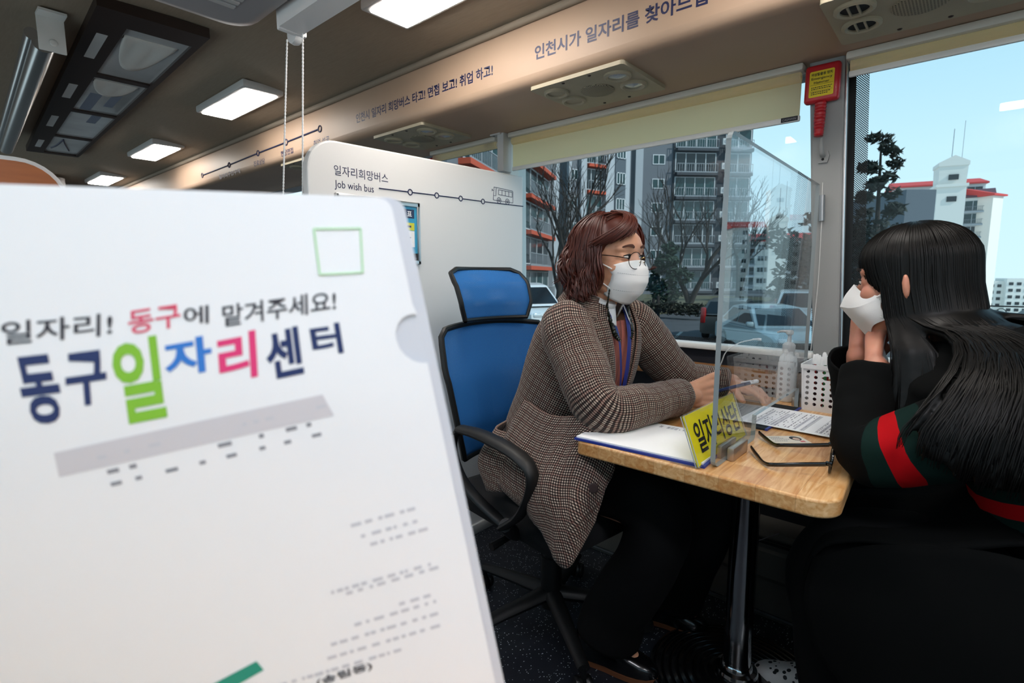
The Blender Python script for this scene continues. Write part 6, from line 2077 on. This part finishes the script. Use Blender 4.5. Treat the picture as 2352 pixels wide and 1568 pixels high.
mb = MB(); mb.sheet(Gp, 0.006); fp = mb.build('front_panel', 'checked_wool', jk, ang=180)
mb = MB(); c_ = Gp[13][20]; mb.lathe([(0, 0), (0.011, 0), (0.0125, 0.002), (0.010, 0.0045), (0, 0.0045)], c_ + V((0.004, -0.006, 0)), (0.45, -0.85, 0.1), 18); mb.build('button', 'button_brown', fp)
# hem piece over the seat side
F2 = [[(-1.02, 1.14, 0.70), (-0.99, 1.06, 0.70), (-0.92, 1.045, 0.70)], [(-1.04, 1.09, 0.60), (-1.00, 1.00, 0.62), (-0.90, 1.000, 0.63)], [(-1.0, 1.04, 0.53), (-0.955, 0.99, 0.545), (-0.87, 0.99, 0.565)]]
mb = MB(); mb.sheet(patch(F2, 8, 8), 0.006); mb.build('side_panel', 'checked_wool', jk, ang=180)

# knit vest and shirt collar
mb = MB()
rows = [ring(c, a * 0.90, b * 0.92, 33, 0) for c, a, b in zip(cs, aa, bb)][10:-8]
mb.sheet(rows, 0.003); mb.build('knit_vest', 'knit_pink', w1p, ang=180)
mb = MB()
rows = []
nb0, nb1 = V((-0.818, 1.297, 1.035)), hp(H1, (-0.018, 0, -0.108))
for i in range(5):
    f = i / 4
    rows.append(ring(nb0 * (1 - f) + nb1 * f, V((0, 0.069 - 0.006 * f, 0)), fx_ * (0.066 - 0.004 * f), 33, 0.28))
mb.sheet(rows, 0.003); sc_ = mb.build('shirt_collar', 'shirt_white', w1p, ang=180)
for s in (-1, 1):
    a = V((-0.745, 1.287 + s * 0.020, 1.052)); 
    mb = MB()
    Gc = patch([[(-0.80, 1.29 + s * 0.070, 1.082), (-0.765, 1.285 + s * 0.057, 1.075), (-0.735, 1.285 + s * 0.020, 1.058)], [(-0.805, 1.29 + s * 0.080, 1.055), (-0.755, 1.285 + s * 0.068, 1.03), (-0.717, 1.285 + s * 0.040, 0.995)]], 5, 4)
    mb.sheet(Gc, 0.003); mb.build('collar_wing', 'shirt_white', sc_, ang=180)
# lanyard
for s in (-1, 1):
    pts = [(-0.80, 1.295 + s * 0.066, 1.085), (-0.745, 1.285 + s * 0.045, 1.045), (-0.716, 1.285 + s * 0.030, 0.97), (-0.712, 1.285 + s * 0.018, 0.88), (-0.722, 1.29 + s * 0.008, 0.80)]
    mb = MB(); mb.tube(bez(pts, 6), 0.0075, 8, flat=(1.0, 0.16), up=(0, 1, 0)); ly = mb.build('lanyard', 'lanyard_navy', w1p)

# mask with stitched seams and ear loops
def mask_pt(H, u, v, out=0.0):
    prof = ((0, 0.104, 0.000), (0.22, 0.119, -0.022), (0.5, 0.121, -0.060), (0.75, 0.108, -0.093), (1.0, 0.074, -0.124))
    x = lerp3([(p[0], p[1]) for p in prof], v); z = lerp3([(p[0], p[2]) for p in prof], v)
    sx_ = lerp3(((0, 0.044), (0.35, 0.060), (0.6, 0.056), (1, 0.022)), v)
    sy_ = lerp3(((0, 0.063), (0.35, 0.061), (0.6, 0.061), (1, 0.045)), v)
    sz_ = lerp3(((0, -0.022), (0.5, -0.050), (1, -0.098)), v)
    k = math.cos(u * PI / 2) ** 0.8 if abs(u) < 1 else 0
    return hp(H, (sx_ + (x - sx_) * k + out * 0.6, (sy_ + out) * math.sin(u * PI / 2), sz_ + (z - sz_) * k))
def mask(H, parent):
    G = [[mask_pt(H, -1 + 2 * j / 24, i / 20) for j in range(25)] for i in range(21)]
    mb = MB(); mb.sheet(G, 0.0025); mk = mb.build('face_mask', 'mask_white', parent, ang=180)
    mb = MB()
    for v0, dv in ((0.26, 0.10), (0.80, -0.10)):
        for j in range(30):
            u0, u1 = -0.85 + 1.7 * j / 30, -0.85 + 1.7 * (j + 0.55) / 30
            mb.tube([mask_pt(H, u0, v0 + dv * (1 - u0 * u0), 0.0016), mask_pt(H, u1, v0 + dv * (1 - u1 * u1), 0.0016)], 0.0005, 4)
    mb.build('stitching', 'grey_ink', mk)
    for s in (-1, 1):
        for v, ez in ((0.12, 0.012), (0.78, -0.028)):
            a = mask_pt(H, s * 0.94, v, 0.002)
            mb = MB(); mb.tube(bez([a, (a + hp(H, (-0.02, s * 0.078, ez))) / 2 + H[1] @ V((0, s * 0.006, 0)), hp(H, (-0.020, s * 0.080, ez))], 5), 0.0017, 6); mb.build('ear_loop', 'strap_white', mk)
    return mk
mk1 = mask(H1, w1p)
for s in (-1, 1):
    a = mask_pt(H1, s * 0.94, 0.80, 0.003)
    e_ = V((-0.733, 1.287 + s * 0.050, 1.02))
    mb = MB(); mb.tube(bez([a, a + V((-0.004, 0, -0.03)), e_ + V((-0.005, s * 0.006, 0.02)), e_ + V((0.012, s * -0.002, -0.04)), e_ + V((0.02, s * -0.02, -0.065))], 14), [0.0022, 0.0022, 0.0042, 0.008, 0.005], 8, wob=lambda l, an: 0.55 + 0.6 * abs(math.sin(l * PI / 0.008)))
    mb.build('mask_chain', 'bead_dark', mk1)
# round glasses
gl = MB(); mbl = []
for s in (-1, 1):
    c = (0.114, s * 0.0325, -0.0015)
    pts = [hp(H1, (c[0] - 0.010 * abs(math.sin(t)) * 0 - 0.25 * abs((0.0235 * math.cos(t)) * s if (math.cos(t) * s) > 0 else 0), c[1] + 0.0235 * math.cos(t), c[2] + 0.0225 * math.sin(t))) for t in [2 * PI * k / 32 for k in range(33)]]
    gl.tube(pts, 0.00095, 6, cap=False)
    ml = MB(); ml.loft([[p - H1[1] @ V((0.0004, 0, 0)) for p in pts[:-1]], [p + H1[1] @ V((0.0004, 0, 0)) for p in pts[:-1]]]); mbl.append(ml)
gf = gl.build('eyeglass_frame', 'specs_dark', w1p)
for ml in mbl:
    ml.build('lens', 'lens_glass', gf, smooth=False)
mb = MB(); mb.tube([hp(H1, p) for p in bez([(0.114, -0.0095, 0.003), (0.118, 0, 0.0085), (0.114, 0.0095, 0.003)], 5)], 0.0011, 6)
for s in (-1, 1):
    mb.tube([hp(H1, p) for p in bez([(0.113, s * 0.010, -0.004), (0.106, s * 0.009, -0.009), (0.103, s * 0.010, -0.013)], 4)], 0.001, 6)
mb.build('bridge', 'specs_gold', gf)
for s in (-1, 1):
    mb = MB(); mb.tube([hp(H1, p) for p in bez([(0.107, s * 0.0555, 0.004), (0.098, s * 0.069, 0.006), (0.05, s * 0.076, 0.010), (-0.02, s * 0.080, 0.012)], 5)], 0.0012, 6); mb.build('temple', 'specs_dark', gf)

# wavy bob: clumps of strands over a soft base volume
rh = random.Random(21)
def scalp(a, el, k=1.0):
    c, rx, ry, rz = (-0.014, 0, 0.040), 0.104 * k, 0.088 * k, 0.086 * k
    return V((c[0] + rx * math.cos(el) * math.cos(a), c[1] + ry * math.cos(el) * math.sin(a), c[2] + rz * math.sin(el)))
def wavy_path(a0, a1, drop, bulge, amp, start=1.2, curl=0.0):
    """Falls from the scalp and waves outward; ends turn in or out by curl."""
    pts = []
    ph = rh.uniform(0, 6.28); fq = rh.uniform(11, 15)
    for i in range(18):
        f = i / 17
        a = a0 + (a1 - a0) * min(1, f * 1.5)
        if f < 0.4:
            p = scalp(a, start + (0.08 - start) * (f / 0.4), 1.0)
        else:
            g = (f - 0.4) / 0.6
            p = scalp(a, 0.08, 1.0)
            rr = 1 + bulge * math.sin(g * PI * 0.7) + curl * g * g
            p = V(((p.x + 0.014) * rr - 0.014, p.y * rr, p.z - g * drop))
        w = amp * max(0, f - 0.25) * 1.4
        p = p + V((math.cos(a + PI / 2), math.sin(a + PI / 2), 0)) * (w * math.sin(ph + f * fq)) + V((math.cos(a), math.sin(a), 0.3)) * (w * math.cos(ph + f * fq))
        pts.append(p)
    return pts
def fringe_path(f):
    """Sweep from the parting above her left brow over to the near temple."""
    a0 = math.radians(22 - 8 * f); a1 = math.radians(-4 - 84 * f)
    e0, e1 = 1.50 - 0.25 * (1 - f), 0.60 - 0.72 * f ** 0.6
    pts = []
    for i in range(9):
        t = i / 8
        a = a0 + (a1 - a0) * t ** 1.15
        el = e0 + (e1 - e0) * t - 0.10 * math.sin(t * PI) * f
        k = 1.03 + 0.07 * math.sin(t * PI * 0.8)
        pts.append(scalp(a, el, k))
    return pts
guides = []
for k in range(120):
    dg = rh.uniform(62, 298)
    a = math.radians(dg)
    side = min(abs(dg - 90), abs(dg - 270)) < 32
    if side:
        guides.append((wavy_path(a, a + rh.uniform(-0.12, 0.12), rh.uniform(0.115, 0.165), rh.uniform(0.02, 0.10), 0.008, rh.uniform(0.9, 1.45), rh.uniform(-0.15, 0.08)), 1))
    else:
        guides.append((wavy_path(a, a + rh.uniform(-0.25, 0.25), rh.uniform(0.09, 0.145), rh.uniform(0.08, 0.22), 0.017, rh.uniform(0.5, 1.45), rh.uniform(-0.12, 0.12)), 1))
for k in range(34):
    guides.append((fringe_path(k / 33), 0.8))
for k in range(16):
    a = math.radians(60 + 240 * k / 15)
    guides.append(([scalp(math.radians(20), 1.0, 1.0) * (1 - t) + scalp(a, 0.85, 1.02) * t + V((0, 0, 0.008 * math.sin(t * PI))) for t in [i / 7 for i in range(8)]], 0.8))
for k in range(12):
    a0 = math.radians(rh.uniform(20, 40)); a1 = math.radians(rh.uniform(58, 92))
    guides.append((wavy_path(a0, a1, rh.uniform(0.07, 0.13), rh.uniform(0.04, 0.14), 0.008, rh.uniform(0.9, 1.3), 0.05), 0.9))
sh = MB()
sh.ell(hp(H1, (-0.020, 0, 0.047)), (0.093, 0.079, 0.078), H1[1], 24)
sh.ell(hp(H1, (-0.004, 0, 0.072)), (0.076, 0.066, 0.054), H1[1], 24)
sh.ell(hp(H1, (-0.055, 0, -0.02)), (0.060, 0.085, 0.075), H1[1], 18)
for pts, k in guides:
    sh.tube(bez([hp(H1, p * 0.965) for p in pts], 2), [0.006 * k, 0.008 * k, 0.0075 * k, 0.006 * k, 0.003], 7)
hs = remesh(sh, 'hair', 'hair_auburn', w1p, 0.005, 4)
hl = MB()
for pts, k in guides:
    for q in range(9):
        o = V((rh.uniform(-1, 1), rh.uniform(-1, 1), rh.uniform(-1, 1))) * 0.009 * k
        ex_ = 1 + rh.uniform(-0.02, 0.06)
        pp = []
        for i, p in enumerate(pts):
            f = i / (len(pts) - 1)
            c = V((-0.014, 0, min(p.z, 0.04)))
            pp.append(hp(H1, c + (p - c) * (1.02 + 0.03 * rh.random() * 0.3 + (ex_ - 1)) + o * (0.5 + 0.5 * f)))
        hl.tube(bez(pp, 2), [0.0012, 0.0020, 0.0020, 0.0017, 0.0006], 4, uv=True)
for k in range(16):
    z = rh.uniform(-0.01, 0.0)
    hl.tube([hp(H1, p) for p in bez([(0.03, 0.088, 0.03), (0.034, 0.095, 0.0 + z), (0.045, 0.105, -0.020 + z), (0.062 + 0.02 * rh.random(), 0.122, -0.014 + z)], 5)], [0.002, 0.002, 0.0012, 0.0005], 4, uv=True)
for k in range(70):
    dg = rh.uniform(100, 262) if k % 3 else rh.choice((rh.uniform(80, 110), rh.uniform(250, 282)))
    a = math.radians(dg); p0 = scalp(a, 0.08, 1.0); z0 = rh.uniform(0.0, -0.075); rad = rh.uniform(0.008, 0.014); out = 1.10 + rh.uniform(0.0, 0.12)
    ph = rh.uniform(0, 6.28); up_ = V((math.cos(a), math.sin(a), 0)); tg = V((-math.sin(a), math.cos(a), 0))
    for q in range(5):
        pts = []
        for i in range(15):
            f = i / 14
            c = V(((p0.x + 0.014) * out - 0.014, p0.y * out, z0 - 0.055 * f)) - up_ * (0.012 * (1 - f))
            t = ph + f * 8.5 + q * 0.12
            pts.append(hp(H1, c + (up_ * math.cos(t) + tg * math.sin(t)) * (rad * (0.4 + 0.6 * f)) + V((0, 0, q * 0.0012))))
        hl.tube(pts, [0.001, 0.0019, 0.0016, 0.0006], 4, uv=True)
hl.build('hair_locks', 'hair_auburn', hs, ang=180)

# pen in her hand
pen((-0.528, 1.455, 0.806), (-0.450, 1.605, 0.826), 'white and cyan pen held in the hand of the woman in the checked jacket', 'pen_navy', group=None, r=0.0055)
bpy.context.view_layer.update()

# ================================================================== the person in the black coat
w2p = thing('person', (0.30, 1.37, 0.0), 'person with long straight black hair in a black coat, chin resting in both hands', 'person')
H2 = make_H((-0.100, 1.385, 1.120), 171, -7, 0, 0.95)
body = MB(); nails2 = MB()
head_solid(body, H2)
body.ell(hp(H2, (-0.012, 0.0895, -0.012)), (0.007, 0.007, 0.026), H2[1], 14)
body.cap((0.03, 1.375, 0.97), hp(H2, (-0.03, 0, -0.08)), 0.058, 0.052, 16)
body.ell((0.10, 1.375, 0.88), (0.12, 0.16, 0.14)); body.ell((0.20, 1.375, 0.72), (0.13, 0.15, 0.17)); body.ell((0.30, 1.375, 0.56), (0.15, 0.165, 0.11))
NS, NE, NW = V((0.08, 1.20, 0.93)), V((-0.120, 1.185, 0.795)), V((-0.140, 1.315, 0.938))
FS2, FE, FW = V((0.03, 1.54, 0.93)), V((-0.175, 1.52, 0.80)), V((-0.182, 1.408, 0.950))
for a, b, c in ((NS, NE, NW), (FS2, FE, FW)):
    body.cap((0.07, 1.375, 0.92), a, 0.06, 0.05); body.cap(a, b, 0.046, 0.038); body.cap(b, c, 0.038, 0.027)
for hip, knee, ank in ((V((0.28, 1.28, 0.54)), V((-0.14, 1.26, 0.54)), V((-0.12, 1.29, 0.09))), (V((0.28, 1.47, 0.54)), V((-0.14, 1.50, 0.54)), V((-0.20, 1.50, 0.09)))):
    body.cap(hip, knee, 0.085, 0.062); body.cap(knee, ank, 0.055, 0.036)
hand(body, NW, (-0.12, 0.80, 0.52), (0.55, -0.30, 0.75), (-0.35, -0.60, 0.75), curl=(25, 30, 22), thumb=(0.95, 0.15, 0.25), nails=nails2, s=0.9)
hand(body, FW, (-0.02, 0.50, 0.87), (0.80, -0.45, 0.25), (-0.50, -0.75, 0.45), curl=(14, 20, 15), thumb=(0.95, 0.15, 0.2), nails=nails2, s=0.9)
remesh(body, 'body', 'skin_rosy', w2p, 0.0034, 4, 0.5)
nails2.build('fingernail', 'skin_rosy', w2p)
eyes(H2, w2p, 'lash_dark')
# folded mask
N_, B_, C_ = (0.110, 0, 0.004), (0.142, 0, -0.046), (0.082, 0, -0.130)
def tri_mask(H, parent):
    mb = MB()
    for s in (-1, 1):
        S1, S2 = (0.036, s * 0.071, -0.030), (0.026, s * 0.070, -0.078)
        M1 = (0.080, s * 0.046, -0.016)
        pts = [N_, B_, C_, S1, S2, M1, (0.086, s * 0.042, -0.050), (0.062, s * 0.052, -0.094)]
        P3 = [hp(H, p) for p in pts]
        up = patch([[P3[0], P3[5], P3[3]], [(P3[0] * 0.5 + P3[1] * 0.5) + H[1] @ V((0.004, 0, 0)), P3[5] * 0.5 + P3[6] * 0.5 + H[1] @ V((0.006, s * 0.006, 0)), P3[3] * 0.99 + P3[4] * 0.01], [P3[1], P3[6] + H[1] @ V((0.006, s * 0.012, 0)), P3[3] * 0.95 + P3[4] * 0.05]], 6, 5)
        lo = patch([[P3[1], P3[6] + H[1] @ V((0.006, s * 0.012, 0)), P3[3]], [P3[1] * 0.5 + P3[2] * 0.5, P3[6] * 0.5 + P3[7] * 0.5 + H[1] @ V((0.004, s * 0.010, 0)), P3[3] * 0.5 + P3[4] * 0.5 + H[1] @ V((0.008, 0, 0))], [P3[2], P3[7], P3[4]]], 6, 5)
        mb.sheet(up, 0.002); mb.sheet(lo, 0.002)
    mk = mb.build('face_mask', 'mask_white', parent, ang=35)
    for s in (-1, 1):
        m2 = MB(); m2.tube([hp(H, p) for p in bez([(0.046, s * 0.072, -0.030), (0.02, s * 0.079, -0.018), (-0.015, s * 0.082, 0.002)], 5)], 0.0022, 6); m2.build('ear_loop', 'strap_white', mk)
        m2 = MB()
        for k in range(12):
            f = k / 11
            m2.tube([hp(H, (0.041 - 0.006 * math.sin(f * PI) , s * 0.0735, -0.034 - 0.040 * f)), hp(H, (0.035 - 0.006 * math.sin(f * PI), s * 0.0735, -0.036 - 0.040 * f))], 0.0009, 4)
        m2.build('stitching', 'strap_white', mk)
    return mk
tri_mask(H2, w2p)
# coat
P('coat_black', '#050606', 0.92, spec=0.15); P('coat_green', '#0b231f', 0.9, spec=0.15); P('coat_red', '#b0040f', 0.85, spec=0.15)
J2 = [((0.30, 1.375, 0.46), 0.24, 0.24), ((0.30, 1.375, 0.56), 0.255, 0.235), ((0.265, 1.375, 0.66), 0.25, 0.215), ((0.225, 1.375, 0.745), 0.245, 0.20), ((0.205, 1.375, 0.785), 0.24, 0.192), ((0.175, 1.375, 0.84), 0.235, 0.18), ((0.13, 1.375, 0.91), 0.225, 0.155), ((0.09, 1.375, 0.965), 0.19, 0.13), ((0.06, 1.375, 1.00), 0.13, 0.105), ((0.04, 1.375, 1.025), 0.085, 0.085)]
t2 = math.radians(24)
fx2 = V((-math.cos(t2), 0.0, -math.sin(t2)))
spec = [(V(c), V((0, 1, 0)) * a, fx2 * b, 0.0) for c, a, b in J2]
cs2, aa2, bb2, gs2 = interp_rings(spec, 0)
rows = []
for c, a, b in zip(cs2, aa2, bb2):
    rows.append([p + (p - V(c)).normalized() * fold(p, 0.010, 8, (1, 1, 0.5), 12) for p in ring(c, a, b, 41, 0)])
mb = MB(); mb.sheet(rows, 0.006)
nq = len(rows[0])
for fi, f in enumerate(mb.f):
    i = min(f[0] % (len(rows) * nq), f[1] % (len(rows) * nq)) // nq
    if i in (20, 21, 22): mb.m[fi] = 1
    elif i in (23, 24, 25): mb.m[fi] = 2
    elif i in (26, 27): mb.m[fi] = 1
ct = mb.build('coat', ['coat_black', 'coat_green', 'coat_red'], w2p, ang=180)
hd = MB()
hd.ell((0.005, 1.365, 0.965), (0.095, 0.13, 0.055)); hd.ell((0.085, 1.375, 0.975), (0.10, 0.15, 0.055)); hd.ell((-0.055, 1.36, 0.93), (0.07, 0.10, 0.07)); hd.ell((0.02, 1.25, 0.915), (0.10, 0.06, 0.045)); hd.ell((-0.03, 1.33, 0.86), (0.09, 0.12, 0.09)); hd.ell((-0.065, 1.33, 0.915), (0.07, 0.08, 0.055))
remesh(hd, 'hood', 'coat_black', ct, 0.010, 6)
def coat_sleeve(pts, rad, bands, seed):
    mb = MB(); path = bez(pts, 10)
    mb.tube(path, rad, 28, cap=False)
    for k, v in enumerate(mb.v):
        mb.v[k] = v + V((fold(v, 0.007, 13, (1, 1, 1), seed), fold(v, 0.007, 13, (1, 1, 1), seed + 7), fold(v, 0.007, 13, (1, 1, 1), seed + 3)))
    for fi, f in enumerate(mb.f):
        i = min(f) // 28
        for a, b, m in bands:
            if a <= i < b:
                mb.m[fi] = m
    o = mb.build('sleeve', ['coat_black', 'coat_green', 'coat_red'], ct, ang=180)
    sm = o.modifiers.new('s', 'SOLIDIFY'); sm.thickness = 0.006; sm.offset = -1
    return o
coat_sleeve([(0.12, 1.25, 0.935), (0.085, 1.195, 0.902), (0.005, 1.175, 0.858), (-0.095, 1.17, 0.806), (-0.138, 1.198, 0.812), (-0.148, 1.262, 0.876), (-0.144, 1.305, 0.928)], [0.070, 0.076, 0.076, 0.066, 0.056, 0.053, 0.056], [(23, 26, 1), (26, 29, 2), (29, 32, 1)], 1.0)
coat_sleeve([(0.09, 1.50, 0.965), (0.03, 1.555, 0.925), (-0.05, 1.56, 0.865), (-0.155, 1.535, 0.812), (-0.182, 1.50, 0.82), (-0.188, 1.44, 0.885), (-0.184, 1.405, 0.940)], [0.075, 0.086, 0.08, 0.066, 0.056, 0.052, 0.056], [(23, 26, 1), (26, 29, 2), (29, 32, 1)], 4.0)
# coat skirt over the lap
F3 = [[(0.10, 1.14, 0.70), (0.06, 1.375, 0.72), (0.10, 1.62, 0.70)], [(-0.02, 1.13, 0.655), (-0.06, 1.375, 0.665), (-0.02, 1.63, 0.655)], [(-0.17, 1.165, 0.60), (-0.20, 1.375, 0.61), (-0.17, 1.60, 0.60)], [(-0.215, 1.17, 0.50), (-0.24, 1.375, 0.50), (-0.22, 1.60, 0.50)], [(-0.185, 1.16, 0.40), (-0.20, 1.375, 0.41), (-0.19, 1.60, 0.40)]]
Gs = patch(F3, 10, 6)
Gs = [[p + V((-0.5, 0, 1)) * fold(p, 0.012, 10, (0.6, 1.6, 1), 4) for p in r] for r in Gs]
mb = MB(); mb.sheet(Gs, 0.008); mb.build('coat_skirt', 'coat_black', ct, ang=180)
F4 = [[(0.30, 1.115, 0.62), (0.10, 1.13, 0.68), (-0.08, 1.14, 0.64), (-0.20, 1.17, 0.56)], [(0.32, 1.07, 0.50), (0.10, 1.085, 0.52), (-0.08, 1.11, 0.50), (-0.21, 1.16, 0.47)], [(0.33, 1.05, 0.30), (0.10, 1.075, 0.30), (-0.05, 1.10, 0.30), (-0.18, 1.16, 0.36)]]
mb = MB(); mb.sheet(patch(F4, 8, 8), 0.008); mb.build('coat_side', 'coat_black', ct, ang=180)
mb = trouser(w2p, [(0.28, 1.28, 0.555), (0.05, 1.27, 0.565), (-0.12, 1.262, 0.56), (-0.185, 1.262, 0.49), (-0.175, 1.275, 0.35), (-0.15, 1.285, 0.20), (-0.13, 1.29, 0.085)], [0.11, 0.105, 0.088, 0.084, 0.08, 0.082, 0.085], 'trouser_black', 7)
mb.build('trouser_leg', 'trouser_black', w2p, ang=180)
mb = trouser(w2p, [(0.28, 1.47, 0.555), (0.05, 1.48, 0.565), (-0.12, 1.49, 0.56), (-0.19, 1.495, 0.49), (-0.195, 1.50, 0.35), (-0.20, 1.50, 0.20), (-0.195, 1.50, 0.10)], [0.11, 0.105, 0.088, 0.082, 0.078, 0.078, 0.080], 'trouser_black', 8)
mb.build('trouser_leg', 'trouser_black', w2p, ang=180)
m = P('sneaker_spots', '#cfcdca', 0.6)
n, L = m.node_tree.nodes, m.node_tree.links
t_ = n.new('ShaderNodeTexCoord'); v_ = n.new('ShaderNodeTexVoronoi'); v_.inputs['Scale'].default_value = 62; v_.inputs['Randomness'].default_value = 0.8
r_ = n.new('ShaderNodeValToRGB'); r_.color_ramp.interpolation = 'CONSTANT'; r_.color_ramp.elements[0].color = lin('#0b0b0c'); r_.color_ramp.elements[1].position = 0.36; r_.color_ramp.elements[1].color = lin('#d2d0cd')
L.new(t_.outputs['Object'], v_.inputs['Vector']); L.new(v_.outputs['Distance'], r_.inputs[0]); L.new(r_.outputs[0], n['Principled BSDF'].inputs['Base Color'])
P('sole_white', '#d6d4d0', 0.6)
shoe(w2p, (-0.15, 1.512, 0), (-0.382, 1.482, 0), 'sneaker_spots', 'sole_white', h=0.08, w=0.046)
shoe(w2p, (-0.06, 1.285, 0), (-0.28, 1.27, 0), 'sneaker_spots', 'sole_white', h=0.08, w=0.046)

# long straight hair
rh = random.Random(33)
def scalp2(a, el, k=1.0):
    return V((-0.014 + 0.104 * k * math.cos(el) * math.cos(a), 0.086 * k * math.cos(el) * math.sin(a), 0.040 + 0.084 * k * math.sin(el)))
def strand(deg, j, k=1.0):
    """Path in world space; deg is the azimuth on the head, +90 is her left (near) side."""
    a = math.radians(deg)
    st = rh.uniform(1.1, 1.5)
    pts = [hp(H2, scalp2(a, st + (0.02 - st) * i / 5, k)) for i in range(6)]
    base = scalp2(a, 0.02, k)
    mid = hp(H2, (base.x - 0.004, base.y * 1.01, -0.075))
    J = lambda s_: rh.uniform(-s_, s_) * j
    if deg < 86:
        f = (deg - 62) / 24
        en = [mid, V((-0.108 + 0.065 * f + J(0.008), 1.272 - 0.004 * f + J(0.006), 0.985)), V((-0.102 + 0.085 * f + J(0.010), 1.245 - 0.012 * f + J(0.008), 0.855 + J(0.02)))]
    elif deg < 180:
        f = (deg - 96) / 84
        ln_ = 1 - 0.40 * rh.random() ** 1.5
        lf = V((-0.002, -0.007, 0.006)) if j > 0.9 else V((0, 0.003, -0.003))
        e0 = V((-0.015 + 0.115 * f + J(0.006), 1.262 + 0.04 * f + J(0.005), 1.022 + J(0.005)))
        e1 = V((0.010 + 0.15 * f + J(0.008), 1.200 + 0.05 * f + J(0.004), 0.990 + 0.012 * f + J(0.003)))
        e2 = V((-0.005 + 0.22 * f + J(0.008), 1.122 + 0.03 * f + J(0.004), 0.940 + 0.01 * f + J(0.004)))
        e3 = V((-0.035 + 0.27 * f + J(0.008), 1.085 + 0.02 * f + J(0.005), 0.87 + J(0.006)))
        e4 = e3 + (V((-0.05 + 0.28 * f, 1.065 + 0.015 * f, 0.785)) - e3) * (ln_ - 0.45) / 0.55 * (0.55 + 0.45 * math.sin(f * PI))
        en = [mid, e0 + lf * 0.6, e1 + lf, e2 + lf, e3 + lf, e4 + lf]
    else:
        f = (deg - 180) / 110
        en = [mid, V((0.10 - 0.12 * f + J(0.008), 1.36 + 0.12 * f + J(0.008), 1.05 + J(0.006))), V((0.20 - 0.19 * f + J(0.012), 1.36 + 0.17 * f + J(0.010), 0.99 + J(0.006))), V((0.36 - 0.28 * f + J(0.02), 1.36 + 0.2 * f + J(0.015), 0.88 + J(0.03)))]
    return pts + en
def bang(f, k):
    """Front hair brushed from the crown down over the brow and the near temple."""
    a0 = math.radians(-45 + 112 * f)
    end = -0.04 if f < 0.5 else -0.04 - 0.9 * (f - 0.5) / 0.5
    pts = []
    for i in range(8):
        t = i / 7
        el = 1.45 + (end - 1.45) * t
        kk = k * (1.0 + 0.035 * math.sin(t * PI))
        if el > 0.05:
            p = scalp2(a0 + 0.12 * t, el, kk)
        else:
            p = scalp2(a0 + 0.12 * t, 0.05, kk); p = p + V((-0.012 * (0.05 - el), 0, (el - 0.05) * 0.095))
        pts.append(hp(H2, p))
    return pts
gap = lambda d: 87.0 < d < 94.0       # the ear shows between the front and back hair
sh = MB()
sh.ell(hp(H2, (-0.018, 0, 0.040)), (0.096, 0.078, 0.076), H2[1], 22)
sh.ell(hp(H2, (-0.050, 0, -0.03)), (0.055, 0.074, 0.10), H2[1], 18)
for q in range(170):
    dg = 62 + 228 * q / 169
    if gap(dg): continue
    sh.tube(bez(strand(dg, 0.6, 0.955), 2), [0.006, 0.007, 0.007, 0.008, 0.009, 0.008, 0.007, 0.003], 7)
for q in range(34):
    sh.tube(bez(bang(q / 33, 0.96), 2), [0.006, 0.006, 0.005, 0.003], 7)
sh.cap((-0.02, 1.335, 1.015), (0.06, 1.335, 1.005), 0.04, 0.04)
hs2 = remesh(sh, 'hair', 'hair_black', w2p, 0.005, 6)
hl = MB()
for q in range(1300):
    dg = rh.uniform(62, 290)
    if gap(dg): continue
    hl.tube(bez(strand(dg, 1.0, rh.uniform(1.00, 1.045)), 2), [0.0012, 0.0020, 0.0020, 0.0020, 0.0014, 0.0006], 4, uv=True)
for q in range(420):
    hl.tube(bez(bang(rh.random(), rh.uniform(1.0, 1.05)), 2), [0.0012, 0.0018, 0.0016, 0.0006], 4, uv=True)
hl.build('hair_locks', 'hair_black', hs2, ang=180)
